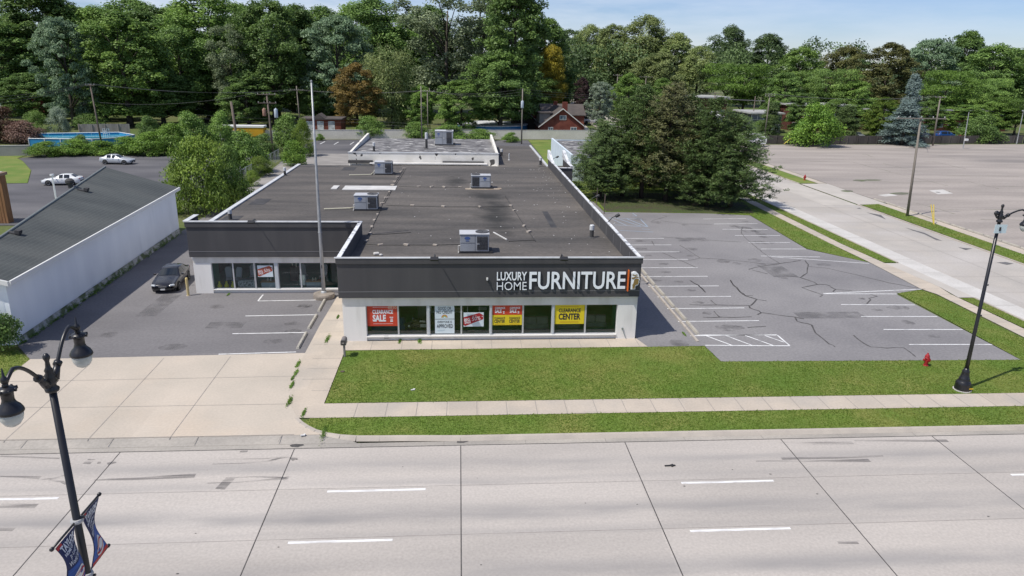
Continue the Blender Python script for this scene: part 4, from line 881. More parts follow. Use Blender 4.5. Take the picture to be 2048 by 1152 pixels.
# ------------------------------------------------------------------ neighbouring buildings
w_blue = M('white_stucco', (.84,.88,.91), .9, (.77,.81,.85), .6, 4, (1,1,.3), c3=(.66,.70,.74), scale3=.35, lo3=.58, hi3=.8, fine=.03, bump=.25, bscale=18)
t_white = M('white_trim', (.68,.68,.66), .6)
m = M('grey_shingles', (.068,.076,.075), .9, (.046,.053,.054), .5, 5, (.35,1,1), c3=(.085,.09,.086), scale3=.3, fine=.2, fscale=9)
def courses(m, dirv, step, amt=.35):
    "thin darker line at every shingle course"
    nt = m.node_tree; b = nt.nodes['Principled BSDF']; L = nt.links; old = b.inputs['Base Color'].links[0].from_socket
    g = nd(nt,'ShaderNodeNewGeometry'); d = nd(nt,'ShaderNodeVectorMath',operation='DOT_PRODUCT'); d.inputs[1].default_value = dirv; L.new(g.outputs['Position'], d.inputs[0])
    q = nd(nt,'ShaderNodeMath',operation='DIVIDE'); L.new(d.outputs['Value'],q.inputs[0]); q.inputs[1].default_value = step
    f = nd(nt,'ShaderNodeMath',operation='FRACT'); L.new(q.outputs[0], f.inputs[0]); c = nd(nt,'ShaderNodeMapRange'); c.inputs['From Min'].default_value = .3; c.inputs['From Max'].default_value = .0; c.inputs['To Max'].default_value = amt; L.new(f.outputs[0], c.inputs['Value'])
    x = nd(nt,'ShaderNodeMix',data_type='RGBA'); L.new(c.outputs[0],x.inputs['Factor']); L.new(old,x.inputs['A']); x.inputs['B'].default_value=(.125,.135,.132,1); L.new(x.outputs['Result'], b.inputs['Base Color'])
courses(m, (1,.04,0), .30, .38)
r_sh = m
NB = thing('workshop_building', 'long white stucco building with low pitched dark grey shingle roof', 'building', (-30,44,0))
e0, e1 = Vector((-27.02,43.5,4.06)), Vector((-28.28,74.9,4.48))
r1, r0 = Vector((-35.7,76,6.33)), Vector((-31.2,50.2,5.15))
r00 = r0 + (r0-r1)*.26
b = MB()
b.add([(-27.42,43.8,0),(-28.68,74.75,0),(-28.68,74.75,4.42),(-27.42,43.8,4.10),(-27.72,43.81,0),(-28.98,74.75,0),(-28.98,74.75,4.42),(-27.72,43.81,4.10)], [(0,1,2,3),(5,4,7,6),(1,5,6,2),(4,0,3,7),(3,2,6,7),(0,4,5,1)])
b.add([(-27.72,43.8,0),(-30.0,43.6,0),(-30.0,43.6,4.55),(-27.72,43.8,4.10),(-27.72,44.1,0),(-30.0,43.9,0),(-30.0,43.9,4.55),(-27.72,44.1,4.10)], [(0,1,2,3),(5,4,7,6),(0,3,7,4),(1,5,6,2),(3,2,6,7),(0,4,5,1)])
b.add([(-28.98,74.7,0),(-35.7,75.9,0),(-35.7,75.9,6.2),(-28.98,74.7,4.4)], [(0,3,2,1)])
b.quad((r00.x-.02,r00.y,0),(r1.x-.02,r1.y-.1,0),(r1.x-.02,r1.y-.1,r1.z),(r00.x-.02,r00.y,r00.z))
b.build('wall', w_blue, NB)
b = MB(); b.add([(-27.40,44.2,0),(-28.6,74.7,0),(-28.6,74.7,.5),(-27.40,44.2,.42),(-27.25,44.2,0),(-28.45,74.7,0)], [(3,2,5,4)]); b.build('plinth', M('mossy_plinth', (.42,.42,.40), .9, (.10,.13,.06), 1.4, 5, lo=.42, hi=.6), NB)
th = Vector((0,0,.14))
b = MB()
b.add([e0,e1,r1,r00,e0+th,e1+th,r1+th,r00+th], [(3,2,1,0),(4,5,6,7),(0,1,5,4),(1,2,6,5),(3,0,4,7)])
b.build('roof', r_sh, NB)
b = MB()
for (p,q) in ((e0,e1),(e0,r00)):
    d = (q-p).normalized(); n = Vector((d.y,-d.x,0)).normalized(); n = n if n.dot(Vector((1,-1,0))) > 0 else -n
    b.add([p-Vector((0,0,.12)),q-Vector((0,0,.12)),q+Vector((0,0,.17)),p+Vector((0,0,.17))]+[v+n*.12 for v in (p-Vector((0,0,.12)),q-Vector((0,0,.12)),q+Vector((0,0,.17)),p+Vector((0,0,.17)))], [(0,1,2,3),(7,6,5,4),(0,4,5,1),(1,5,6,2),(2,6,7,3),(3,7,4,0)])
b.build('eaves_gutter', t_white, NB)
b = MB(); b.tube([r00+th,r1+th], .11, 8); b.build('ridge_cap', M('ridge_cap', (.16,.18,.18), .8), NB)
def on_roof2(px, py):
    n = (e1-e0).cross(r1-e0).normalized(); w = ray(px,py); t_ = (e0+th-EYE).dot(n)/w.dot(n); return EYE+t_*w
for (px,py,lab) in ((141,374,'black turbine vent close to the ridge of the shingle roof'),(166,382,'low black vent below the turbine vent on the shingle roof'),(28,468,'low black vent alone on the near part of the shingle roof')):
    p = on_roof2(px,py); t = thing('shingle_roof_vent', lab, 'vent', p, 0, 'vents on the shingle roof', world=False)
    if py == 374:
        m_ = MB(); m_.lathe([(.2,-.1),(.2,.3)], (0,0,0), 10); m_.build('pipe', r_patch, t); m_ = MB(); m_.lathe([(.22,.28),(.36,.4),(.36,.6),(.2,.75),(0,.78)], (0,0,0), 12); m_.build('cap', r_patch, t)
    else:
        m_ = MB(); m_.obox((0,0,.05), .8,.35,.14,0,.22); m_.build('flashing', r_patch, t); m_ = MB(); m_.obox((.32,0,.16), .3,.42,.26,0,.22); m_.build('hood', r_patch, t)
p = D(107,368,70); t = thing('flue_pipe', 'thin white flue pipe with a cap standing behind the shingle roof ridge', 'pipe', (p.x,p.y,4.2)); m_ = MB(); m_.tube([(p.x,p.y,4.2),(p.x,p.y,p.z+.75)], .075, 8); m_.build('pipe', t_white, t); m_ = MB(); m_.lathe([(.08,0),(.19,.06),(.17,.2),(0,.22)], (p.x,p.y,p.z+.72), 10); m_.build('cap', r_metal, t)
# timber clad box at the frame edge
wd = M('cedar_boards', (.30,.15,.065), .75, (.20,.095,.04), 1.2, 4, (6,6,.4), fine=.1)
p = D(15,400,79)
p.x -= .25; t = thing('timber_enclosure', 'tall brown timber clad enclosure with a flat capping board', 'enclosure', (p.x-2,79,0)); m_ = MB(); m_.box(p.x-4.5,p.x-.05,79,79.9,0,D(8,352,79).z)
for k in range(15): m_.box(p.x-4.5+k*.3+.02,p.x-4.5+k*.3+.24,78.97,79,0,D(8,352,79).z-.02)
m_.build('cladding', wd, t); zt = D(8,352,79).z; m_ = MB(); m_.box(p.x-4.8,p.x+.1,78.75,80.1,zt+.002,zt+.3); m_.build('capping', M('capping_wood',(.30,.20,.13),.7), t, bevel=.02); m_ = MB(); m_.box(p.x-4.7,p.x-.2,79,79.9,zt+.302,zt+.34); m_.build('lid', r_white, t)
# low pale blue building behind the store's side entrance
PB = thing('rear_workshop', 'pale blue white flat roofed building half hidden by the pines', 'building', (22,120,0))
b = MB(); xw = 16.9
b.box(xw,xw+.3,109.7,134.5,0,4.05); b.box(xw+.3,36,109.7,110,0,3.8); b.box(35.7,36,110,134.5,0,3.8); b.box(xw+.3,35.7,134.2,134.5,0,3.8)
b.build('wall', M('pale_blue_wall', (.60,.68,.74), .85, (.54,.62,.68), .7, 4), PB); b = MB(); b.box(xw+.3,35.7,110,134.2,3.5,3.65); b.build('roof', r_old, PB)
b = MB(); b.box(19,21.5,109.63,109.7,0,2.3); b.box(26,30,109.63,109.7,1.0,2.4); each(b, 'window', MATS['side_window_dark'], PB)

# ------------------------------------------------------------------ boundary walls and fences
blk = M('cream_block_wall', (.70,.655,.56), .9, (.60,.56,.475), .5, 5, c3=(.74,.70,.61), scale3=.25, fine=.08, fscale=5)
def wall_between(name, label, pts, h, mat, th=.25, cap=True):
    t = thing(name, label, 'wall', (pts[0][0],pts[0][1],0)); b = MB(); c = MB()
    for p, q in zip(pts[:-1], pts[1:]):
        p, q = Vector(p), Vector(q); d = (q-p).normalized(); n = Vector((-d.y,d.x))*th/2; n2 = n*1.25
        b.prism([tuple(p+n),tuple(q+n),tuple(q-n),tuple(p-n)], 0, h); c.prism([tuple(p+n2),tuple(q+n2),tuple(q-n2),tuple(p-n2)], h+.002, h+.09)
    b.build('blockwork', mat, t); c.build('coping', c_pale, t)
    # piers
    return t
wall_between('block_wall', 'long cream block wall closing the lots behind the store', [(-58,160.5),(-34,166.5),(-13,169.5),(14.2,171.8),(42,175)], 2.05, blk)
wall_between('block_wall', 'grey block wall by the lawn next to the pool', [tuple(G(-60,313)[:2]),tuple(G(62,311)[:2])], 1.75, M('grey_block_wall', (.33,.32,.30), .9, (.27,.26,.245), .6, 5, fine=.08))
dk = M('dark_fence_boards', (.085,.072,.066), .9, (.055,.048,.046), .9, 4, (1.6,1.6,.3), c3=(.13,.115,.105), scale3=.2, fine=.15, fscale=5)
def board_fence(name, label, pts, h, mat, step=.33):
    t = thing(name, label, 'fence', (pts[0][0],pts[0][1],0)); b = MB(); ps = []
    for p, q in zip(pts[:-1], pts[1:]):
        p, q = Vector(p), Vector(q); L = (q-p).length; d = (q-p)/L; n = int(L/step); a = math.atan2(d.y,d.x)
        for k in range(n):
            c = p + d*(k+.5)*step; hh = h+random.uniform(-.05,.04); b.obox((c.x,c.y,hh/2), step*.96, .03, hh, a+random.uniform(-.02,.02))
        for k in range(0, n, 8): c = p+d*k*step; ps.append((c.x+d.y*.08,c.y-d.x*.08))
    b.build('boards', mat, t)
    for x,y in ps[:90]: m_ = MB(); m_.box(x-.06,x+.06,y-.06,y+.06,0,h+.02); m_.build('post', mat, t)
    return t
board_fence('board_fence', 'long dark weathered board fence along the far parking lot', [(71.5,167.3),(92,168.5),(112,171.0),(141,174.6),(170,176)], 1.95, dk)
board_fence('board_fence', 'short silvery board fence behind the swimming pool', [tuple(G(160,271)[:2]),tuple(G(262,270)[:2])], 2.5, M('silver_boards', (.36,.335,.31), .9, (.25,.23,.215), .7, 4, (2,2,.3), c3=(.42,.35,.31), scale3=.12, lo3=.5, hi3=.6))
def chain_fence(label, pts, h, npan=14):
    t = thing('chain_link_fence', label, 'fence', (pts[0][0],pts[0][1],0))
    wire = M('fence_wire', (.38,.40,.41), .5, metal=.4) if 'fence_wire' not in MATS else MATS['fence_wire']
    P = [Vector((p[0],p[1])) for p in pts]; seg_ = []
    for p, q in zip(P[:-1], P[1:]):
        n = max(1, int((q-p).length/3))
        for k in range(n): seg_.append((p.lerp(q,k/n), p.lerp(q,(k+1)/n)))
    m_ = MB()
    for p, q in seg_:
        m_.tube([(p.x,p.y,h),(q.x,q.y,h)], .035, 6)
    m_.build('top_rail', wire, t)
    m_ = MB()
    for p, q in seg_:
        d = q-p; n = int(d.length/.22)
        for k in range(n):
            a = k/n; c = min(1, a+h/d.length); zz = (c-a)*d.length
            for (u0,u1,z0,z1) in ((a,c,.02,zz),(a,c,h-.02,h-zz)):
                A = p.lerp(q,u0); B = p.lerp(q,u1); m_.tube([(A.x,A.y,z0),(B.x,B.y,z1)], .006, 3, False)
    m_.build('mesh', wire, t)
    for p, q in seg_: m_ = MB(); m_.tube([(p.x,p.y,0),(p.x,p.y,h+.12)], .04, 6); m_.build('post', wire, t)
    return t
chain_fence('chain link fence grown with weeds along the west side of the flat roof', [(-30.3,93),(-31.0,108),(-31.6,131)], 2.0)

# ------------------------------------------------------------------ houses
bk = M('red_brick', (.175,.045,.028), .9, (.13,.033,.022), .8, 4, c3=(.22,.07,.045), scale3=.5, fine=.2, fscale=6)
rf_b = M('brown_shingles', (.10,.085,.078), .9, (.075,.064,.06), .5, 5, fine=.15); rf_g = M('light_grey_shingles', (.21,.20,.185), .9, (.16,.15,.145), .5, 5, fine=.12)
w_frame = M('house_trim', (.62,.60,.55), .6); w_pane = M('house_glass', (.10,.13,.16), .12); dark_eave = M('shaded_timber', (.05,.045,.04), .8)
def gable_house(name, label, x0, x1, y0, y1, eave, ridge, wall, roof, windows=(), axis='y', over=.45, chimney=None, cat='house'):
    t = thing(name, label, cat, ((x0+x1)/2,(y0+y1)/2,0)); b = MB(); xm = (x0+x1)/2; ym = (y0+y1)/2
    if axis == 'y':
        b.add([(x0,y0,0),(x1,y0,0),(x1,y0,eave),(xm,y0,ridge),(x0,y0,eave),(x0,y1,0),(x1,y1,0),(x1,y1,eave),(xm,y1,ridge),(x0,y1,eave)], [(0,1,2,3,4),(9,8,7,6,5),(1,6,7,2),(5,0,4,9)])
        s = (ridge-eave)/(xm-x0); a = [(x0-over,eave-over*s),(xm,ridge),(x1+over,eave-over*s)]
        r = MB(); th_ = .2
        for (p,q) in ((a[0],a[1]),(a[1],a[2])):
            r.add([(p[0],y0-over,p[1]),(q[0],y0-over,q[1]),(q[0],y1+over,q[1]),(p[0],y1+over,p[1])]+[(p[0],y0-over,p[1]+th_),(q[0],y0-over,q[1]+th_),(q[0],y1+over,q[1]+th_),(p[0],y1+over,p[1]+th_)], [(3,2,1,0),(4,5,6,7),(0,1,5,4),(2,3,7,6),(3,0,4,7),(1,2,6,5)])
    else:
        b.add([(x0,y0,0),(x0,y1,0),(x0,y1,eave),(x0,ym,ridge),(x0,y0,eave),(x1,y0,0),(x1,y1,0),(x1,y1,eave),(x1,ym,ridge),(x1,y0,eave)], [(0,4,3,2,1),(5,6,7,8,9),(0,5,9,4),(1,2,7,6)])
        s = (ridge-eave)/(ym-y0); a = [(y0-over,eave-over*s),(ym,ridge),(y1+over,eave-over*s)]; r = MB(); th_ = .2
        for (p,q) in ((a[0],a[1]),(a[1],a[2])):
            r.add([(x0-over,p[0],p[1]),(x1+over,p[0],p[1]),(x1+over,q[0],q[1]),(x0-over,q[0],q[1])]+[(x0-over,p[0],p[1]+th_),(x1+over,p[0],p[1]+th_),(x1+over,q[0],q[1]+th_),(x0-over,q[0],q[1]+th_)], [(3,2,1,0),(4,5,6,7),(0,1,5,4),(2,3,7,6),(3,0,4,7),(1,2,6,5)])
    b.build('wall', wall, t); ro = r.build('roof', roof, t)
    if axis == 'y':
        v = MB()
        for (p,q) in ((a[0],a[1]),(a[1],a[2])): v.add([(p[0],y0-over-.05,p[1]-.05),(q[0],y0-over-.05,q[1]-.05),(q[0],y0-over-.05,q[1]+.22),(p[0],y0-over-.05,p[1]+.22)]+[(p[0],y0-over-.002,p[1]-.05),(q[0],y0-over-.002,q[1]-.05),(q[0],y0-over-.002,q[1]+.22),(p[0],y0-over-.002,p[1]+.22)], [(0,1,2,3),(7,6,5,4),(0,4,5,1),(3,2,6,7)])
        v.build('bargeboard', w_frame, t)
    for (wx,wz,ww,wh) in windows:
        f = MB(); f.box(wx-ww/2-.12,wx+ww/2+.12,y0-.08,y0+.05,wz-.12,wz+wh+.12); fr = f.build('window', w_frame, t)
        g = MB(); g.box(wx-ww/2,wx-.05,y0-.10,y0-.081,wz,wz+wh); g.box(wx+.05,wx+ww/2,y0-.10,y0-.081,wz,wz+wh); g.build('pane', w_pane, fr)
    if chimney:
        cx_,cy_,s1,zt_ = chimney; c = MB(); c.box(cx_-s1/2,cx_+s1/2,cy_-s1/2,cy_+s1/2,eave*.5,zt_); ch = c.build('chimney', bk, ro); c = MB(); c.box(cx_-s1/2-.1,cx_+s1/2+.1,cy_-s1/2-.1,cy_+s1/2+.1,zt_+.002,zt_+.2); 
    return t
y = 180.0
h = gable_house('brick_house', 'red brick house with a tall chimney and front gable behind the block wall', D(1080,260,y).x, D(1168,260,y).x, y, y+15, D(1080,252,y).z, D(1124,218,y).z, bk, rf_b,
    [(D(1126,235,y).x, D(1126,239,y).z, 1.4, .85), (D(1101,262,y).x, D(1101,263,y).z, 1.0, .95), (D(1147,262,y).x, D(1147,263,y).z, 1.3, .95)], chimney=(D(1133,220,y).x, y+3, 1.2, D(1133,204,y+3).z))
m_ = MB(); xa, xb = D(1078,250,y).x, D(1110,225,y).x; za = D(1078,250,y).z
m_.add([(xa-.3,y+1,za+.9),(xb-.5,y+1,za+3.4),(xb-.5,y+9,za+3.4),(xa-.3,y+9,za+2.2),(xa-.3,y+1,za+2.9),(xa-.3,y+9,za+2.9)], [(0,1,4),(0,4,5,3)]); 
m_ = MB(); m_.box(xa+.3,xb-.9,y+2,y+10,za+.3,za+2.7); m_.build('dormer', rf_g, h); m_ = MB(); m_.box(xa,xb-.3,y+1.6,y+10.4,za+2.71,za+2.95); m_.build('dormer_roof', rf_b, h)
y = 192.0
gable_house('ranch_house', 'low brown roofed house with a brick chimney next to the red brick house', D(1030,250,y).x, D(1074,250,y).x, y, y+14, D(1040,243,y).z, D(1080,222,y).z, dark_eave, rf_b, chimney=(D(1069,230,y).x,y+4,1.0,D(1069,209,y).z))
gable_house('grey_roofed_house', 'grey hip roofed house further along the residential street', 24,36,212,224,3.0,5.6, bk, rf_b, axis='x', chimney=(28,216,1.0,6.6))
for k in range(4):
    y = 240+k*26; x0 = 20+k*2.2
    gable_house('street_house', ('first','second','third','last')[k]+' house of the row receding down the residential street', x0,x0+13,y,y+12,3.0,5.4,[bk,w_blue,bk,w_frame][k],rf_b if k%2 else rf_g, axis='x')
# garage row with three pale doors
y = 174.0; xs = [D(p,250,y).x for p in (602,682)]
t = thing('garage_row', 'red brick garage row with three peeling white doors and a small centre gable', 'garage', ((xs[0]+xs[1])/2,y,0)); zt_ = D(640,239,y).z
b = MB(); b.box(xs[0],xs[1],y,y+7,0,zt_); b.build('wall', bk, t); b = MB(); b.box(xs[0]-.3,xs[1]+.3,y-.4,y+7.3,zt_+.002,zt_+.25); xm = D(638,245,y).x
b.add([(xm-1.5,y-.42,zt_+.2),(xm+1.5,y-.42,zt_+.2),(xm,y-.42,zt_+1.3),(xm-1.5,y+4,zt_+.2),(xm+1.5,y+4,zt_+.2),(xm,y+4,zt_+1.3)], [(0,1,2),(0,2,5,3),(1,4,5,2),(3,5,4)]); b.build('roof', rf_b, t)
for px in (619,641,663):
    x = D(px,250,y).x; m_ = MB(); m_.box(x-.75,x+.75,y-.06,y+.02,.1,zt_-.35); m_.build('door', M('garage_door_paint_%d'%px, (.62,.64,.65), .8, (.34,.33,.32), 1.5, 4), t)
# brick apartment blocks beyond the dark fence
def flat_block(label, px0, px1, y, zt_px, wallm, n=4, d=12, roofm=None):
    x0, x1 = D(px0,260,y).x, D(px1,260,y).x; zt_ = D((px0+px1)/2, zt_px, y).z
    t = thing('apartment_block', label, 'building', ((x0+x1)/2,y,0)); b = MB(); b.box(x0,x1,y,y+d,0,zt_); b.build('wall', wallm, t); b = MB(); b.box(x0-.6,x1+.6,y-.7,y+d+.6,zt_+.002,zt_+.4); b.build('roof', roofm or M('flat_eave_paint', (.42,.42,.41), .7, (.34,.34,.33), .8) if 'flat_eave_paint' not in MATS else MATS['flat_eave_paint'], t)
    for k in range(n):
        xc = x0+(x1-x0)*(k+.5)/n
        for z in (1.0, 3.6):
            if z+1.2 < zt_: f = MB(); f.box(xc-.85,xc+.85,y-.06,y+.05,z-.1,z+1.3); fr = f.build('window', w_frame, t); g = MB(); g.box(xc-.75,xc+.75,y-.08,y-.061,z,z+1.2); g.build('pane', w_pane, fr)
flat_block('dark red brick apartment block with a pale eave rising above the pines', 1392,1448,215,196,M('dark_brick',(.10,.028,.02),.9,(.075,.022,.016),.9),3)
flat_block('glazed low building with a pale roof edge behind the utility poles', 1500,1560,195,228,MATS['house_glass'] if False else M('glazed_wall',(.10,.11,.115),.5,(.05,.055,.06),.8),5)
flat_block('brick apartment block with white panels behind the yellow green shrub', 1578,1700,205,212,MATS['dark_brick'],6); flat_block('brick apartment block with a white roof edge behind the blue spruce', 1745,1790,205,222,MATS['dark_brick'],3)
flat_block('red brick apartment block behind the parked blue cars', 1848,2010,210,222,MATS['dark_brick'],8)
t = thing('shed', 'low white roofed shed just behind the pine tops', 'shed', (D(1425,250,185).x,185,0)); xa,xb = D(1412,238,185).x,D(1446,238,185).x; zt_ = D(1425,234,185).z; b = MB(); b.box(xa,xb,185,190,0,zt_); b.build('wall', w_blue, t); b = MB(); b.add([(xa-.3,184.6,zt_),(xb+.3,184.6,zt_),(xb+.3,190.4,zt_+1.0),(xa-.3,190.4,zt_+1.0),(xa-.3,184.6,zt_+.12),(xb+.3,184.6,zt_+.12),(xb+.3,190.4,zt_+1.12),(xa-.3,190.4,zt_+1.12)], [(3,2,1,0),(4,5,6,7),(0,1,5,4),(2,3,7,6)]); b.build('roof', t_white, t)
gable_house('white_house', 'white walled house glimpsed between the far west trees', D(-60,240,232).x, D(20,240,232).x, 232, 242, 4.5, 8.0, w_blue, rf_b, axis='x'); gable_house('pale_roofed_house', 'pale roofed house glimpsed behind the silver green maple', D(62,240,225).x, D(92,240,225).x, 225, 234, 5.6, 7.6, bk, t_white, axis='x')
# residential street behind
b = MB(); b.sheet([(36.5,182),(42,182),(62,420),(55,420)], -.02); struct('residential_street', b, M('residential_concrete', (.42,.36,.32), .9, (.36,.31,.28), .3))
b = MB(); b.sheet([(33.6,190),(35,190),(52.2,420),(50.8,420)], -.015); b.sheet([(30,238),(37,238),(37.3,241),(30,241)], -.01); b.sheet([(30,215),(36,215),(36.2,218),(30,218)], -.01); struct('residential_pavement', b, c_walk)
# ------------------------------------------------------------------ swimming pools
pl = M('pool_liner_blue', (.02,.22,.46), .5, (.03,.27,.52), .5, 3); pl2 = M('pool_wall_blue', (.025,.10,.30), .6, (.05,.16,.40), 2, 3); pf = M('pool_frame_white', (.62,.64,.66), .5); pw = M('pool_water', (.05,.30,.42), .08)
t = thing('swimming_pool', 'long above ground pool with blue sides and a white rail', 'pool', (-75,152,0))
P = [G(60,293),G(186,294),G(234,291),G(271,284.5),G(240,279),G(70,282)]
P = [(p.x,p.y) for p in P]; hp = 1.5
m_ = MB(); n = len(P)
for i in range(n): (a,b_) = (P[i],P[(i+1)%n]); m_.quad((a[0],a[1],0),(b_[0],b_[1],0),(b_[0],b_[1],hp),(a[0],a[1],hp))
m_.build('pool_wall', pl, t); cxp, cyp = sum(p[0] for p in P)/n, sum(p[1] for p in P)/n
m_ = MB(); m_.sheet([(cxp+(p[0]-cxp)*.99, cyp+(p[1]-cyp)*.99) for p in P], hp-.35); m_.build('water', pw, t)
m_ = MB()
for i in range(n): a,b_ = P[i],P[(i+1)%n]; m_.tube([(a[0],a[1],hp+.03),(b_[0],b_[1],hp+.03)], .09, 6)
m_.build('rail', pf, t)
for i in range(n):
    a,b_ = Vector(P[i]),Vector(P[(i+1)%n]); L = (b_-a).length
    for k in range(max(1,int(L/2.6))):
        c = a.lerp(b_, k/max(1,int(L/2.6))); cc = Vector((cxp,cyp)); o_ = (c-cc).normalized()*.05; m_ = MB(); m_.box(c.x+o_.x-.06,c.x+o_.x+.06,c.y+o_.y-.06,c.y+o_.y+.06,0,hp); m_.build('post', pf, t)
t = thing('pool_ladder', 'white ladder rising at the pool rim', 'ladder', (-70,156,0)); q = G(213,283)
m_ = MB()
for dx in (-.4,.4): m_.tube([(q.x+dx,q.y,0),(q.x+dx,q.y,2.6),(q.x+dx,q.y+.9,2.6),(q.x+dx,q.y+.9,1)], .05, 6)
m_.build('rail', pf, t); m_ = MB()
for z in (.6,1.1,1.6,2.1): m_.box(q.x-.38,q.x+.38,q.y-.06,q.y+.06,z,z+.06)
m_.build('rung', pf, t)
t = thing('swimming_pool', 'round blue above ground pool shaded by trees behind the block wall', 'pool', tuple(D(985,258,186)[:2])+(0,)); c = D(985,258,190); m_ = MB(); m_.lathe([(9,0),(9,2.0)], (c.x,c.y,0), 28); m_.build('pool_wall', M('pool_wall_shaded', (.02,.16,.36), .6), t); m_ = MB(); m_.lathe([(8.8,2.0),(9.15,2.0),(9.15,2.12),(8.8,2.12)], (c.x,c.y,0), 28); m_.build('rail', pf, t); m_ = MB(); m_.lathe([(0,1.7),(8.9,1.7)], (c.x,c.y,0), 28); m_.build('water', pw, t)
# yellow box truck body beyond the hedge
y = 163; t = thing('box_trailer', 'yellow box trailer with white roof parked behind the hedge', 'trailer', (D(480,262,y).x,y,0)); x0,x1 = D(428,262,y).x,D(527,262,y).x; m_ = MB(); m_.box(x0,x1,y,y+2.6,.9,D(480,255,y).z); m_.build('body', M('trailer_yellow',(.55,.30,.01),.6,(.48,.26,.01),.8), t, bevel=.05); m_ = MB(); m_.box(x0-.1,x1+.1,y-.1,y+2.7,D(480,255,y).z+.002,D(480,251.5,y).z); m_.build('roof', t_white, t)
for fx in (.15,.25,.8): m_ = MB(); m_.lathe([(0,-.15),(.5,-.15),(.5,.15),(0,.15)], (x0+(x1-x0)*fx,y+.2,.5), 14, 'y'); m_.build('wheel', tyre_m, t)
# white camper trailer at the edge of the far lot
y = 160.5; t = thing('camper_trailer', 'white camper trailer parked by the far lot behind the pines', 'trailer', (D(1518,280,y).x,y,0)); x0,x1 = D(1490,280,y).x,D(1534,280,y).x; zt_ = D(1520,268,y).z
prof = [(x0,.6),(x1-.2,.6),(x1,1.1),(x1,zt_-.9),(x1-1.6,zt_),(x0+.5,zt_),(x0,zt_-.5)]; n = len(prof); m_ = MB(); m_.add([(p[0],y,p[1]) for p in prof]+[(p[0],y+2.4,p[1]) for p in prof], [tuple(range(n)),tuple(range(2*n-1,n-1,-1))]+[(i,n+i,n+(i+1)%n,(i+1)%n) for i in range(n)]); m_.build('body', M('camper_white',(.72,.72,.70),.4), t, bevel=.06)
m_ = MB(); m_.box(x0+1.2,x0+2.4,y-.02,y+.01,1.5,2.2); m_.box(x1-1.8,x1-.9,y-.02,y+.01,1.6,2.1); each(m_, 'window', w_pane, t)
for fx in (.35,.5): m_ = MB(); m_.lathe([(0,-.1),(.36,-.1),(.36,.1),(0,.1)], (x0+(x1-x0)*fx,y+.1,.36), 14, 'y'); m_.build('wheel', tyre_m, t)
# ------------------------------------------------------------------ cars
def paint(name, c, metal=.0, rough=.3): return M(name, c, rough, metal=metal, coat=.6, coord='obj')
car_glass = M('car_glass', (.012,.016,.02), .06, spec=.8); lamp_w = M('headlight_glass', (.55,.58,.6), .12); lamp_r = M('taillight_red', (.35,.01,.01), .25); grille_m = M('car_grille', (.03,.03,.03), .4); plate_m = M('number_plate', (.6,.6,.58), .5); rim_m = M('alloy_rim', (.42,.43,.45), .3, metal=.6); trim_m = M('car_trim', (.02,.02,.02), .6); arch_m = M('wheel_arch', (.008,.008,.008), .9)
SED = [ # x, z_bottom, z_belt, z_top, w_max, w_top
 (0.00,.34,.60,.62,.62,.50),(0.10,.24,.66,.70,.80,.62),(0.40,.20,.72,.79,.88,.70),(0.95,.20,.82,.90,.90,.74),(1.45,.20,.90,.97,.91,.76),
 (1.55,.20,.91,1.00,.91,.74),(2.22,.20,.92,1.36,.91,.60),(2.32,.20,.925,1.40,.91,.59),(2.72,.20,.93,1.44,.91,.585),(2.80,.20,.93,1.44,.91,.585),(3.38,.20,.94,1.42,.91,.58),(3.50,.20,.945,1.40,.90,.58),(3.62,.20,.95,1.37,.90,.58),(4.15,.22,.97,1.06,.88,.66),(4.28,.22,.98,1.03,.87,.66),(4.55,.26,.97,1.0,.83,.62),(4.66,.34,.88,.92,.76,.56),(4.70,.42,.72,.74,.68,.5)]
SUVP = [(0.00,.40,.75,.77,.66,.52),(0.10,.30,.84,.88,.82,.64),(0.45,.26,.92,.98,.90,.72),(1.0,.26,1.02,1.08,.92,.76),(1.30,.26,1.06,1.12,.92,.76),(1.38,.26,1.07,1.15,.92,.74),(1.95,.26,1.08,1.60,.92,.64),(2.05,.26,1.08,1.64,.92,.63),(2.55,.26,1.08,1.68,.92,.63),(2.63,.26,1.08,1.68,.92,.63),(3.35,.26,1.09,1.67,.92,.62),(3.45,.26,1.09,1.66,.92,.62),(4.1,.26,1.1,1.62,.91,.62),(4.2,.28,1.1,1.58,.90,.62),(4.55,.30,1.08,1.14,.88,.66),(4.62,.36,.98,1.0,.84,.62),(4.66,.44,.8,.82,.76,.55)]
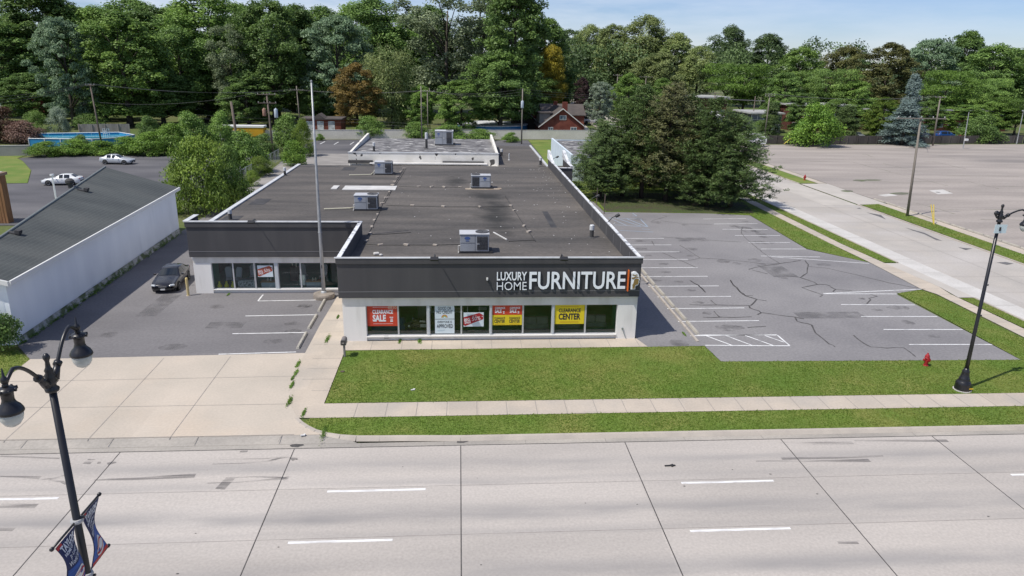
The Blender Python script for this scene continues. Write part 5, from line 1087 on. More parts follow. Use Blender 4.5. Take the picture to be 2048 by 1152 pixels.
def car(name, label, cat, loc, rz, body_m, st=SED, sc=1.0, wheels=(.92,3.72), group=None, wr=.33, plate=True):
    """car facing local -X... nose at x=0 side, centred on loc; rz turns the nose direction (-x) about z"""
    t = thing(name, label, cat, loc, rz, group, world=False); t.scale = (sc,sc,sc)
    L = st[-1][0]; n = len(st)
    def ring(s, o=0.0):
        x, zb, zl, zt_, w, wt = s
        hp_ = [(0,zb),(w*.80,zb),(w*.95,zb+.06),(w,zb+.22),(w*1.0,zl*.72),(w*.975,zl-.04),(w*.94,zl),((w*.94+wt*2)/3,zl+(zt_-zl)*.66-0),(wt,zt_-.045),(wt*.72,zt_-.008),(0,zt_)]
        return [(x-L/2, y, z) for y, z in hp_] + [(x-L/2, -y, z) for y, z in hp_[-2:0:-1]]
    rings = [ring(s) for s in st]; k = len(rings[0]); b = MB(); b.smooth = True
    b.add([p for r in rings for p in r], [(i*k+j, i*k+(j+1)%k, (i+1)*k+(j+1)%k, (i+1)*k+j) for i in range(n-1) for j in range(k)] + [tuple(range(k)), tuple((n-1)*k+j for j in range(k-1,-1,-1))])
    body = b.build('body', body_m, t)
    def patch(i, j, off=.012, sh=.06):
        a = [Vector(rings[i][j%k]),Vector(rings[i][(j+1)%k]),Vector(rings[i+1][(j+1)%k]),Vector(rings[i+1][j%k])]; return a
    def glasspane(nm, i0, i1, js, mat=car_glass, mx=.03, off=.012):
        m_ = MB(); m_.smooth = True
        rows = []
        for i in range(i0, i1+1):
            row = [Vector(rings[i][j%k]) for j in js]; rows.append(row)
        c = sum((p for r in rows for p in r), Vector())/sum(len(r) for r in rows)
        nrm = (rows[-1][0]-rows[0][0]).cross(rows[0][-1]-rows[0][0]).normalized(); mid = Vector((0,0,.6))
        if nrm.dot(c-mid) < 0: nrm = -nrm
        vs = [c+(p-c)*(1-mx)+nrm*off for r in rows for p in r]; q = len(js)
        m_.add(vs, [(a*q+e, a*q+e+1, (a+1)*q+e+1, (a+1)*q+e) for a in range(len(rows)-1) for e in range(q-1)]); return m_.build(nm, mat, t, recalc=False)
    iw = [i for i,s in enumerate(st) if s[3]-s[2] > .25]; f0, f1 = iw[0], iw[-1]
    glasspane('windscreen', f0-1, f0, [8,9,10,11,12], mx=.06); glasspane('rear_window', f1, f1+1, [8,9,10,11,12], mx=.08)
    bp_ = f0+2
    for js in ([6,7,8],[12,13,14]):
        glasspane('side_window', f0, bp_, js, mx=.08); glasspane('side_window', bp_+1, f1-1 if f1-1 > bp_+1 else f1, js, mx=.08)
    for wx in wheels:
        for s_ in (-1,1):
            m_ = MB(); m_.lathe([(0,-.01),(wr+.055,-.01),(wr+.055,.012),(0,.012)], (wx-L/2, s_*st[4][4]*.995, wr+.015), 20, 'y'); m_.build('wheel_arch', arch_m, t)
            m_ = MB(); m_.lathe([(wr*.62,-.11),(wr-.03,-.11),(wr,-.06),(wr,.06),(wr-.03,.11),(wr*.62,.11)], (wx-L/2, s_*(st[4][4]-.085), wr), 20, 'y'); wh = m_.build('wheel', tyre_m, t, smooth=True)
            m_ = MB(); m_.lathe([(0,.07),(wr*.2,.085),(wr*.25,.06),(wr*.62,.095),(wr*.66,.08),(wr*.66,-.09),(0,-.09)] if s_ > 0 else [(0,-.07),(wr*.2,-.085),(wr*.25,-.06),(wr*.62,-.095),(wr*.66,-.08),(wr*.66,.09),(0,.09)], (wx-L/2, s_*(st[4][4]-.085+.02), wr), 12, 'y'); m_.build('rim', rim_m, wh)
    zf = st[1][2]
    for s_ in (-1,1):
        m_ = MB(); m_.obox((-L/2+.17, s_*.62, zf-.04), .30,.34,.15,-s_*.45,.25); m_.build('headlight', lamp_w, t, bevel=.04)
        m_ = MB(); m_.obox((L/2-.12, s_*.66, st[-3][2]-.12), .16,.30,.17,s_*.35); m_.build('taillight', lamp_r, t, bevel=.03)
        m_ = MB(); m_.obox((st[5][0]-L/2+.30, s_*(.99), st[5][2]+.10), .12,.2,.13); m_.build('mirror', body_m, t, bevel=.03)
        for hx in (st[bp_][0]-.18, st[bp_][0]+.62): m_ = MB(); m_.obox((hx-L/2, s_*.915, st[bp_][2]-.14), .17,.03,.03); m_.build('door_handle', body_m, t)
    m_ = MB(); m_.obox((-L/2+.015, 0, zf-.13), .06,.62,.16,0,.1); m_.build('grille', grille_m, t, bevel=.02); m_ = MB(); m_.obox((-L/2-.03, 0, zf-.13), .02,.5,.02); m_.obox((-L/2-.03,0,zf-.07),.02,.55,.02); each(m_, 'chrome_bar', chrome, t)
    m_ = MB(); m_.obox((-L/2+.03, 0, .36), .10,1.1,.12); m_.build('air_intake', trim_m, t)
    if plate: m_ = MB(); m_.obox((-L/2-.035, 0, .36), .015,.32,.12); m_.build('number_plate', plate_m, t)
    return t
def aim(px, py, z=0): v = G(px,py,z); return (v.x, v.y, 0)
# black sedan facing the camera in the alley (front at about 330,583, tail at 372,540)
fr_, tl_ = Vector((-22.5,54.1,0)), Vector((-22.95,58.8,0)); c = (fr_+tl_)/2; d = fr_-tl_
car('sedan_car','black sedan parked in the alley beside the store, facing the road','car',tuple(c),math.atan2(-d.y,-d.x),paint('car_black',(.008,.008,.011),0,.18),sc=1.03)
car('sedan_car','silver car mostly hidden behind the store corner and the black sedan','car',(-22.45,64.9,0),math.pi/2-.03,paint('car_silver_white',(.58,.60,.62)),sc=1.0)
p = G(238,327); car('sedan_car','silver sedan parked in front of the vine hedge, nose to the east','car',(p.x,p.y-.4,0),PI-.08,paint('car_silver',(.50,.52,.54),.3),sc=1.12)
p = G(118,369); car('sedan_car','white sedan half hidden by the shingle roof ridge, nose to the west','car',(p.x+.6,p.y,0),.12,paint('car_white',(.70,.71,.71)),sc=1.06)
q = [D(1772,262,181),D(1860,262,181),D(1893,262,184),D(1700,262,183),D(1688,262,184),D(1925,262,185)]
car('van_car','blue minivan parked beyond the dark fence','van',(q[2].x,184,0),PI+.1,paint('car_blue',(.012,.06,.22)),st=SUVP,sc=1.25,wr=.36); car('suv_car','dark suv with a pale front parked in the shade of the blue spruce','car',(q[0].x,181,0),PI/2+.5,paint('car_navy',(.02,.04,.09)),st=SUVP,sc=1.2,wr=.36)
car('sedan_car','black sedan parked next to the blue minivan','car',(q[1].x,182.5,0),PI/2,paint('car_black_far',(.01,.01,.012)),sc=1.15); car('sedan_car','dark red car in the shade behind the fence and the pale green shrub','car',(q[4].x,184,0),.1,paint('car_maroon',(.12,.01,.015)),sc=1.1); car('sedan_car','grey car next to the dark red car behind the fence','car',(q[3].x+2.5,183.5,0),PI/2,paint('car_grey',(.2,.21,.22)),sc=1.1); car('sedan_car','red car behind the fence near the round dark shrub','car',(q[5].x,185,0),.1,paint('car_red',(.2,.015,.012)),sc=1.1)
p = G(1172,243); car('suv_car','white hatchback on the drive behind the red brick house','car',(p.x,p.y-8,0),.15,paint('car_white_b',(.7,.71,.72)),st=SUVP,sc=1.15,wr=.36); p = G(1152,240); car('pickup_cab','white vehicle standing at the kerb behind the red brick roof','car',(p.x,p.y-4,0),PI/2,paint('car_white_c',(.7,.71,.72)),st=SUVP,sc=1.15,wr=.36)

# ------------------------------------------------------------------ street lamps
blk_i = M('cast_iron_black', (.012,.012,.015), .35, (.016,.016,.019), 2); glb = M('lamp_globe', (.62,.64,.60), .25, coord='obj')
glb.node_tree.nodes['Principled BSDF'].inputs['Transmission Weight'].default_value = .35
def lamp_head(t, x, y, z, s=1.0):
    "z = underside of the arm collar"
    S = lambda L: [(r*s,h*s) for r,h in L]
    m_ = MB(); m_.lathe(S([(.05,.34),(.02,.62),(0,.66)][::-1]+[(.09,.30),(.12,.22),(.10,.12),(.07,.08),(.10,.05),(.10,-.02)]), (x,y,z), 14)
    m_.lathe(S([(.10,-.02),(.30,-.10),(.31,-.17),(.20,-.22),(.19,-.50),(.23,-.62),(.34,-.74),(.40,-.86),(.42,-.93),(.40,-.97),(.30,-.97)]), (x,y,z), 18)
    for k in range(8): q = 2*PI*k/8; m_.obox((x+.305*s*math.cos(q),y+.305*s*math.sin(q),z-.13*s), .04,.04,.07,q)
    h = m_.build('lamp_housing', blk_i, t, smooth=True)
    m_ = MB(); m_.lathe(S([(.36,-.96),(.37,-1.06),(.33,-1.24),(.23,-1.40),(.1,-1.48),(0,-1.5)]), (x,y,z), 18); m_.build('globe', glb, h, smooth=True)
def arm(t, x, y, z, ux, uy, L, zr):
    pts = []
    for k in range(13):
        a = k/12; pts.append((x+ux*L*(.12+.88*a), y+uy*L*(.12+.88*a), z+zr*(math.sin(a*PI*.62)/math.sin(PI*.5))*1.0+ (0 if a<.75 else -.18*(a-.75)/.25)))
    m_ = MB(); m_.tube(pts, [.045]*13, 8); m_.tube([pts[0],pts[1],pts[2]],[.10,.085,.07],10); m_.tube([(pts[2][0]-ux*.04,pts[2][1]-uy*.04,pts[2][2]-.03),(pts[2][0]+ux*.05,pts[2][1]+uy*.05,pts[2][2]+.03)],.095,10)
    m_.tube([(x,y,z-.02),pts[0]], .09, 10); m_.build('arm', blk_i, t, smooth=True); return pts[-1]
def street_lamp(label, x, y, ztop, arms, base=True, plate=False):
    t = thing('street_lamp', label, 'street lamp', (x,y,0), 0, 'black street lamps along the road')
    m_ = MB(); m_.lathe([(.115,.9),(.10,3),(.082,ztop-.62)], (x,y,0), 14); m_.build('post', blk_i, t, smooth=True)
    m_ = MB(); m_.lathe([(.42,0),(.42,.10),(.40,.34),(.41,.40),(.34,.52),(.27,.62),(.29,.68),(.24,.74),(.19,1.05),(.20,1.12),(.14,1.2),(.13,1.3)], (x,y,.04), 20); bs = m_.build('base', blk_i, t, smooth=True)
    m_ = MB(); m_.lathe([(.47,-.1),(.47,.06),(0,.06)], (x,y,0), 20); m_.build('footing', c_pale, t)
    m_ = MB(); m_.box(x+.10,x+.34,y-.405,y-.37,.20,.26) if base else None; m_.build('yellow_mark', M('lamp_mark',(.6,.4,.02),.5) if 'lamp_mark' not in MATS else MATS['lamp_mark'], t) if base else None
    m_ = MB(); m_.lathe([(.095,-.66),(.15,-.62),(.16,-.56),(.10,-.5),(.12,-.42),(.15,-.36),(.11,-.28),(.12,-.22),(.08,-.16),(.10,-.1),(.06,-.02),(.045,.12),(.075,.2),(.075,.26),(.04,.32),(0,.33)], (x,y,ztop-.1), 14); m_.build('finial', blk_i, t, smooth=True)
    for ux,uy,L,zr in arms:
        e = arm(t,x,y,ztop-.50,ux,uy,L,zr); lamp_head(t, e[0], e[1], e[2]-.02, .64)
    for z in (4.45, 6.2): m_ = MB(); m_.tube([(x,y,z),(x+.2,y+.02,z+.02)], .035, 6); m_.build('bracket_stub', blk_i, t)
    return t
SLR = street_lamp('black street lamp standing in the lawn beside the red hydrant', 28.35, 35.5, 10.42, [(1,.05,1.55,.42)])
m_ = MB(); m_.lathe([(.10,-.07),(.14,0),(.10,.07)], (28.10,35.5,10.16), 12, 'y'); m_.tube([(28.35,35.5,9.85),(28.16,35.5,9.93),(28.06,35.5,10.08),(28.10,35.5,10.24),(28.2,35.5,10.2)], .05, 8); m_.build('scroll', blk_i, SLR, smooth=True)
t = thing('street_sign', 'pale blank back of a street sign fixed near the top of the lamp post', 'sign', (28.4,35.42,9.2)); m_ = MB(); m_.box(28.08,28.74,35.36,35.39,9.12,9.58); m_.build('plate', M('sign_back',(.50,.60,.62),.4), t); m_ = MB(); m_.box(28.32,28.40,35.32,35.355,9.25,9.45); m_.build('bracket', blk_i, t)
LX, LY = -9.62, 16.3
SLL = street_lamp('near black street lamp with two globes and two blue banners', LX, LY, 10.42, [(.04,1,1.38,1.0),(-.04,-1,1.5,.86)], base=False)
for z in (6.13,4.52):
    for s_ in (-1,1):
        m_ = MB(); m_.tube([(LX,LY,z),(LX+s_*.02,LY+s_*1.12,z-.0)], .028, 8); m_.lathe([(0,-.05),(.05,-.03),(.05,.03),(0,.05)], (LX+s_*.02,LY+s_*1.14,z), 8, 'y'); m_.build('banner_arm', blk_i, SLL, smooth=True)
    m_ = MB(); m_.lathe([(.14,-.05),(.155,0),(.14,.05)], (LX,LY,z), 14); m_.build('clamp', M('clamp_steel',(.4,.4,.4),.4) if 'clamp_steel' not in MATS else MATS['clamp_steel'], SLL)
bn_b = M('banner_blue', (.010,.022,.10), .7, (.008,.016,.07), 1.5); bn_s = M('banner_streak', (.012,.10,.40), .7, (.01,.05,.22), 3, 4, (1,1,6)); bn_w = M('banner_lettering', (.62,.64,.68), .7); bn_r = M('banner_red', (.45,.03,.03), .7); ball_m = M('baseball_white', (.62,.62,.60), .7)
def banner(label, s_):
    t = thing('street_banner', label, 'banner', (LX,LY+s_*.6,5.6), 0, 'blue banners on the near street lamp'); y0, y1 = (LY+.17, LY+1.10) if s_ > 0 else (LY-1.10, LY-.17); zb, zt_ = 4.54, 6.11
    W_ = y1-y0
    def surf(u, v, off=0.0):
        "cloth point: u along the arm from the left edge (near camera) to right, v up; hung with a billow"
        y = y0+u*W_; z = zb+v*(zt_-zb); e = math.sin(v*PI)
        return Vector((LX+.03+off + .16*e*math.sin(u*PI*.9+.6*s_+v*2.2)*(1), y - (.16*e*(u if s_>0 else u-1)*(1 if s_>0 else 1))*(.8), z))
    def strip(nm, u0,u1,v0,v1,mat,off,nu=10,nv=16):
        m_ = MB(); m_.smooth = True
        m_.add([surf(u0+(u1-u0)*i/nu, v0+(v1-v0)*j/nv, off) for j in range(nv+1) for i in range(nu+1)], [(j*(nu+1)+i, j*(nu+1)+i+1, (j+1)*(nu+1)+i+1, (j+1)*(nu+1)+i) for j in range(nv) for i in range(nu)]); return m_.build(nm, mat, t, recalc=False)
    strip('cloth',0,1,0,1,bn_b,0); strip('blue_field',.04,.96,.02,.52,bn_s,.006)
    for (s, a,c,e,f,bo) in (('TAYLOR',.10,.92,.835,.955,.04),('HOME OF THE',.10,.92,.765,.82,.03),('Jr League',.22,.86,.66,.74,.0),('World Series',.10,.92,.56,.645,.0)):
        q = text_mb(s,a,c,e,f,.004,bo); q.v = [tuple(surf(p[0],p[2],.012+abs(p[1]))) for p in q.v]; q.build('lettering', bn_w, t, recalc=False)
    strip('red_corner',0.0,.22,.94,.995,bn_r,.01,4,2) if s_>0 else strip('red_corner',0.0,.25,.94,.995,bn_r,.01,4,2)
    m_ = MB(); m_.smooth = True; n = 24; cu, cv, ru, rv = (.56,.24,.34,.17)
    m_.add([surf(cu,cv,.016)]+[surf(cu+ru*math.cos(2*PI*k/n), cv+rv*math.sin(2*PI*k/n), .016) for k in range(n)], [(0,1+k,1+(k+1)%n) for k in range(n)]); bb = m_.build('baseball', ball_m, t, recalc=False)
    m_ = MB()
    for sg in (-1,1):
        for k in range(14):
            a = -.9+1.8*k/13; u = cu+ru*(a); v = cv + sg*rv*(.55-.35*a*a); 
            if ((u-cu)/ru)**2+((v-cv)/rv)**2 < .95: p = surf(u,v,.022); m_.obox(p,.004,.018,.055,0,0,.4*sg)
    m_.build('stitching', bn_r, bb)
    strip('red_flash',.05,.98,.0,.075,bn_r,.014,10,3)
    return t
banner('blue banner with a baseball hanging on the far side of the lamp post', 1); banner('blue banner with a baseball hanging on the near side of the lamp post', -1)

# ------------------------------------------------------------------ flagpole, mailbox, hydrants, bollards, wheel stops
steel = M('galvanised_pole', (.42,.43,.44), .45, (.33,.34,.35), 2, 3, metal=.3)
fx, fy = -10.28, 52.95
t = thing('flagpole', 'tall bare grey flagpole on a round concrete footing before the side windows', 'flagpole', (fx,fy,0)); m_ = MB(); m_.tube([(fx,fy,.3),(fx,fy,5),(fx+.02,fy,9),(fx+.06,fy,15.7)], [.15,.125,.095,.055], 12); m_.build('pole', steel, t, smooth=True); m_ = MB(); m_.lathe([(.78,0),(.80,.25),(.76,.36),(.3,.42),(.24,.42)], (fx,fy,0), 20); m_.build('footing', M('stained_footing',(.30,.26,.22),.9,(.22,.19,.16),2), t); m_ = MB(); m_.lathe([(.24,.42),(.22,.50),(.17,.56)], (fx,fy,0), 14); m_.build('collar', steel, t); m_ = MB(); m_.lathe([(.14,5.0),(.15,5.05),(.14,5.12)], (fx,fy,0), 12); m_.build('joint_ring', steel, t); m_ = MB(); m_.lathe([(0,0),(.07,.05),(.07,.12),(0,.17)], (fx+.06,fy,15.7), 10); m_.build('truck_cap', steel, t); m_ = MB(); m_.box(fx-.03,fx+.03,fy-.19,fy-.13,2.35,2.6); m_.build('cleat', fl, t)
mx, my = -7.02, 41.35
t = thing('mailbox', 'grey mailbox on a post at the corner of the lawn', 'mailbox', (mx,my,0)); m_ = MB(); m_.box(mx-.06,mx+.06,my-.06,my+.06,0,.85); m_.build('post', M('mailbox_post',(.20,.19,.18),.8), t, bevel=.01)
prof = [(-.16,0),(.16,0),(.16,.22)]+[(.16*math.cos(a),.22+.16*math.sin(a)) for a in np.linspace(.2,PI-.2,8)]+[(-.16,.22)]; n = len(prof); m_ = MB(); m_.add([(mx+p[0],my-.30,.86+p[1]) for p in prof]+[(mx+p[0],my+.30,.86+p[1]) for p in prof], [tuple(range(n)),tuple(range(2*n-1,n-1,-1))]+[(i,n+i,n+(i+1)%n,(i+1)%n) for i in range(n)]); m_.build('box', M('mailbox_grey',(.20,.185,.18),.5), t); m_ = MB(); m_.box(mx-.13,mx+.13,my-.325,my-.301,.89,1.18); m_.build('door', M('mailbox_door',(.05,.045,.045),.5), t, bevel=.01); m_ = MB(); m_.box(mx-.07,mx+.07,my-.345,my-.326,1.0,1.04); m_.build('handle', chrome, t)
red_h = M('hydrant_red', (.36,.018,.022), .45, (.28,.014,.018), 4)
def hydrant(p, label, s=1.0):
    t = thing('fire_hydrant', label, 'hydrant', p, 0, 'red fire hydrants', world=False); t.scale = (s,s,s)
    m_ = MB(); m_.lathe([(.17,0),(.17,.05),(.13,.08),(.125,.52),(.17,.55),(.17,.60),(.15,.62),(.145,.70),(.10,.80),(.05,.84),(.05,.9),(.03,.93),(0,.93)], (0,0,0), 16); m_.build('barrel', red_h, t, smooth=False)
    for c_,ax,r,l in (((0,0,.44),'x',.07,.22),((0,0,.46),'y',.09,-.24)):
        m_ = MB(); m_.lathe([(r*.8,0),(r*.8,l*.75),(r*1.15,l*.76),(r*1.15,l),(r*.4,l),(r*.4,l*1.2),(0,l*1.2)], c_, 12, ax); m_.build('nozzle', red_h, t)
    m_ = MB(); m_.lathe([(.07*.8,0),(.056,-.17),(.08,-.172),(.08,-.22),(.03,-.22),(.03,-.26),(0,-.26)], (0,0,.44), 12, 'x'); m_.build('nozzle', red_h, t)
hydrant((28.4-.02,38.9,0), 'red fire hydrant on the lawn at the edge of the store parking', .92); hydrant((55.2,112.3,0), 'small red fire hydrant on the far verge of the side street', 1.0)
t = thing('bollard', 'yellow bollard at the corner of the side wing', 'bollard', (-20.5,53.6,0)); m_ = MB(); m_.lathe([(.10,0),(.10,1.35),(.07,1.42),(0,1.44)], (-20.5,53.6,0), 12); m_.build('post', M('faded_yellow',(.60,.47,.20),.7,(.52,.42,.22),3), t); m_ = MB(); m_.lathe([(.16,0),(.16,.03),(.1,.03)], (-20.5,53.6,0), 12); m_.build('base', c_kerb, t)
ws_m = M('wheel_stop_concrete', (.43,.40,.345), .9, (.33,.31,.27), 3, 4, coord='obj', c3=(.24,.225,.2), scale3=2.0, lo3=.6, hi3=.8, fine=.1)
def stop_mesh(L, w=.19, h=.15):
    m_ = MB(); a = w/2; m_.add([(-a,-L/2,0),(a,-L/2,0),(a*.62,-L/2+.05,h),(-a*.62,-L/2+.05,h),(-a,L/2,0),(a,L/2,0),(a*.62,L/2-.05,h),(-a*.62,L/2-.05,h)], [(0,1,2,3),(5,4,7,6),(3,2,6,7),(1,5,6,2),(4,0,3,7),(0,4,5,1)]); return m_
s0 = None
for i in range(11):
    y = 45.68+i*2.79; lab = 'pale concrete wheel stop at a bay beside the east wall of the store'
    if s0 is None: s0 = stop_mesh(2.45,.24,.17).build('wheel_stop', ws_m, bevel=.015); s0.location = (15.95,y,0); o = s0; tag(o, lab, 'wheel stop', 'wheel stops beside the east wall')
    else: o = s0.copy(); COL.objects.link(o); o.location = (15.95+random.uniform(-.03,.03),y,0); o.rotation_euler = (0,0,random.uniform(-.012,.012))
for i,(y,lab) in enumerate(((51.05,'grey wheel stop nearest the flagpole'),(47.5,'middle one of three wheel stops in the driveway'),(44.0,'grey wheel stop nearest the driveway apron'))):
    o = stop_mesh(2.75,.22,.16).build('wheel_stop', ws_m, bevel=.015); o.location = (-10.1,y,0); tag(o, lab, 'wheel stop', 'wheel stops in the driveway'); o.rotation_euler = (0,0,random.uniform(-.01,.01))
s1 = None
for i,y in enumerate(np.arange(42,95,2.75)):
    if s1 is None: s1 = stop_mesh(2.5,.22,.16).build('wheel_stop', ws_m, bevel=.015); s1.location = (57.35,float(y),0); o = s1; tag(o, 'pale wheel stop in the row edging the far parking lot', 'wheel stop', 'wheel stops edging the far lot')
    else: o = s1.copy(); COL.objects.link(o); o.location = (57.35+random.uniform(-.08,.08),float(y),0); o.rotation_euler = (0,0,random.uniform(-.03,.03))
m_ = MB()
for k in range(11): y = 43.2+k*2.6; m_.prism([(15.45,y),(15.6,y),(15.6,y+2.55),(15.45,y+2.55)],0,.07+.01*(k%2))
struct('kerb_edging', m_, c_kerb)
# ------------------------------------------------------------------ utility poles and wires
wp = M('pole_timber', (.17,.135,.11), .9, (.12,.095,.078), 1.2, 4, (5,5,.5), fine=.12); wpg = M('pole_grey_timber', (.24,.21,.18), .9, (.17,.15,.125), 1.0, 4, (5,5,.4), fine=.12); ins = M('insulator', (.45,.45,.44), .4); wire_m = M('wire', (.10,.10,.105), .6); tr_r = M('rusty_transformer', (.24,.11,.07), .7, (.32,.2,.15), 3); tr_g = M('grey_transformer', (.40,.46,.52), .5)
POLES = {}
def pole(key, label, x, y, top, lean=0.0, r=.17, mat=None, arm=2.2, nins=4, arms=(.35,), trans=(), rot=0.0, zb=0.0):
    mat = mat or wp; t = thing('utility_pole', label, 'utility pole', (x,y,zb), 0, 'utility poles')
    m_ = MB(); m_.tube([(x,y,zb-.2),(x+lean,y,top)], [r,r*.68], 10); m_.build('pole', mat, t, smooth=True)
    ca, sa = math.cos(rot), math.sin(rot); hp_ = []
    for dz in arms:
        z = top-dz; m_ = MB(); m_.obox((x+lean,y-.14,z), arm, .10,.12, rot); ar = m_.build('crossarm', mat, t)
        for k in range(nins):
            u = (k/(nins-1)-.5)*arm*.92; px_,py_ = x+lean+u*ca, y-.14+u*sa; m_ = MB(); m_.lathe([(.03,0),(.06,.06),(.06,.14),(.02,.2),(0,.2)], (px_,py_,z+.06), 8); m_.build('insulator', ins, ar); hp_.append((px_,py_,z+.24))
    if not arms: hp_ = [(x+lean,y,top-.1)]
    for (dx,z,mt,h_) in trans:
        m_ = MB(); m_.lathe([(.30,0),(.32,.05),(.32,h_-.1),(.25,h_),(.1,h_+.02),(.08,h_+.16),(0,h_+.16)], (x+dx,y-.1,z), 14); m_.build('transformer', mt, t, smooth=True)
    POLES[key] = (hp_, (x,y,top)); return t
def at(px,py,y): v = D(px,py,y); return v
v = G(206,262); tp = D(178,168,181); pole('a','leaning timber pole beside the swimming pool', D(206,300,140).x, 140, D(180,168,140).z, D(180,168,140).x-D(206,300,140).x, arms=(.2,), arm=1.6)
pole('b','bare leaning timber pole tangled with vines in the bush', D(478,290,128).x,128,D(462,203,128).z, D(462,203,128).x-D(478,290,128).x, r=.26, arms=())
v = G(548,318); pole('c','timber pole with a rusty and a grey transformer by the chain link fence', v.x,v.y,D(533,187,v.y).z,D(533,187,v.y).x-v.x, arms=(.15,1.6), arm=3.2, r=.2, trans=((-1.0,D(533,232,v.y).z,tr_r,1.25),(1.0,D(533,235,v.y).z,tr_g,1.5)))
pole('d','grey timber pole behind the garage row', D(601,255,190).x,190,D(597,172,190).z, -.3, mat=wpg, arms=(1.0,), arm=3.4)
v = G(849,272); pole('e','paired timber pole with a lamp in front of the block wall', v.x,165,D(847,172,165).z, 0, mat=wpg, arms=(), r=.16)
pole('e2','timber pole with crossarms standing close behind the paired pole', D(856,262,178).x,178,D(856,180,178).z,0,mat=wpg,arms=(.3,),arm=3.4); pole('e3','thinner timber pole rightmost of the cluster before the block wall', D(860,262,186).x,186,D(860,176,186).z,0,mat=wpg,arms=(),r=.14)
v = G(1043,288); pole('f','timber pole with one grey transformer at the rear lawn', v.x,v.y,D(1042,177,v.y).z,0,mat=wpg,arms=(),trans=((0,D(1042,216,v.y).z,tr_g,1.5),))
pole('g','timber pole with crossarm and guy wires above the dark pines', D(1424,240,200).x,200,D(1426,185,200).z,.2,arms=(.3,),arm=4.2); pole('g2','timber pole at the far end of the long bar behind the pines', D(1504,252,200).x,200,D(1506,192,200).z,0,arms=(),r=.15); pole('g3','pale timber pole with crossarms beside the dark fence', D(1530,268,176).x,176,D(1540,188,176).z,D(1540,188,176).x-D(1530,268,176).x,mat=wpg,arms=(.1,.5),arm=2.4)
pole('h','thick grey pole with a crossarm standing at the fence of the far lot', D(1866,288,167).x,167,D(1881,193,167).z,D(1881,193,167).x-D(1866,288,167).x,mat=wpg,arms=(.2,),arm=2.6,r=.22)
pole('s','slim grey timber pole on the verge of the side street', 55.05,84.1,D(1842,235,84.1).z,D(1842,235,84.1).x-55.05,mat=wpg,arms=(.1,),arm=6.2,r=.17,nins=5)
pole('p1','timber pole in the trees beyond the residential street', D(1232,210,240).x,240,D(1235,148,240).z,0,mat=wpg,arms=(.4,),arm=3.0); pole('p2','timber pole with long crossarm among the poplars', D(1288,215,240).x,240,D(1290,152,240).z,0,mat=wpg,arms=(.3,),arm=4.4)
for (pxb,pyb,pxt,pyt,lab,hd) in ((1926,297,1938,224,'slim grey lot lamp pole with a white box on its side',False),(2033,288,2047,222,'slim grey lot lamp pole with a lamp head at the edge of the far lot',True)):
    y = G(pxb,pyb).y; a = D(pxb,pyb,y); c = D(pxt,pyt,y); t = thing('lot_lamp', lab, 'lamp post', (a.x,y,0), 0, 'lamp poles of the far lot'); m_ = MB(); m_.tube([(a.x,y,0),(c.x,y,c.z)], [.13,.08], 8); m_.build('post', steel, t)
    m_ = MB()
    if hd: m_.obox((c.x+.2,y,c.z+.05), 1.0,.5,.3); m_.build('lamp_head', steel, t, bevel=.05)
    else: m_.obox((a.x+.25,y-.2,2.0), .8,.4,.5); m_.build('box', t_white, t, bevel=.03)
def cable(label, pts, sag=1.0, r=.015, group='overhead wires'):
    m_ = MB()
    for a, c in zip(pts[:-1], pts[1:]):
        a, c = Vector(a), Vector(c); n = 12
        m_.tube([a.lerp(c,k/n)-Vector((0,0,sag*4*(k/n)*(1-k/n))) for k in range(n+1)], r, 4, False)
    o = m_.build('overhead_wire', wire_m, loc=tuple(pts[0])); tag(o, label, 'wire', group)
def H(k, i): h_ = POLES[k][0]; return h_[min(i,len(h_)-1)]
W0 = lambda px,py,y: tuple(D(px,py,y))
for i in range(3): cable('thin overhead wire running west from the pole beside the pool', [W0(-80,196+i*9,120),H('a',i)], .6)
for i in range(4): cable('thin overhead wire between the pool pole and the pole behind the garages', [H('a',i),H('d',i)], 1.2)
for i in range(3): cable('thin overhead wire from the garage pole to the paired poles', [H('d',i),H('e2',i)], .8)
for i in range(3): cable('thin overhead wire from the paired poles toward the rear lawn pole', [H('e2',i),tuple(Vector(H('f',0))-Vector((0,0,.6*i)))], .9)
for i in range(3): cable('thin overhead wire passing the brick house to the pole above the pines', [tuple(Vector(H('f',0))-Vector((0,0,.6*i))),H('g',i)], 1.2)
for i in range(2): cable('thin overhead wire running low in front of the garage row', [W0(380,228+i*7,150),W0(700,238+i*6,172),W0(1040,252+i*6,165)], .5)
cable('thin overhead wire from the transformer pole into the hedge trees', [H('c',0),W0(200,205,150)], 1.0); cable('guy wire from the vine covered pole down to the chain link fence', [W0(478,258,128),tuple(G(552,308,.6))], .1, .03, 'guy wires'); cable('thin overhead wire from the transformer pole to the pole behind the garages', [H('c',2),H('d',1)], .6)
for i in range(3): cable('thin overhead wire between the crossarm poles beyond the far lot', [H('g3',i),H('h',i)], 1.0)
cable('long straight bar wire between the two poles behind the pines', [W0(1408,196,200),W0(1530,202,200)], .05, .12); cable('guy wire beside the slim pole at the dark fence', [W0(1846,242,150),tuple(G(1850,285))], .05, .03, 'guy wires')
yl = M('guard_yellow', (.65,.50,.10), .6)
for (a,c,lab) in (((1867,448),(1862,409),'yellow guy wire guard on the verge of the side street'),((1868,449),(1867.5,409),'second yellow guy wire guard crossing the first on the verge')):
    p = G(*a); q = D(c[0],c[1],p.y+.6); m_ = MB(); m_.tube([tuple(p),tuple(q)], .06, 8); tag(m_.build('guy_guard', yl, loc=tuple(p)), lab, 'guy guard', 'yellow guy wire guards')
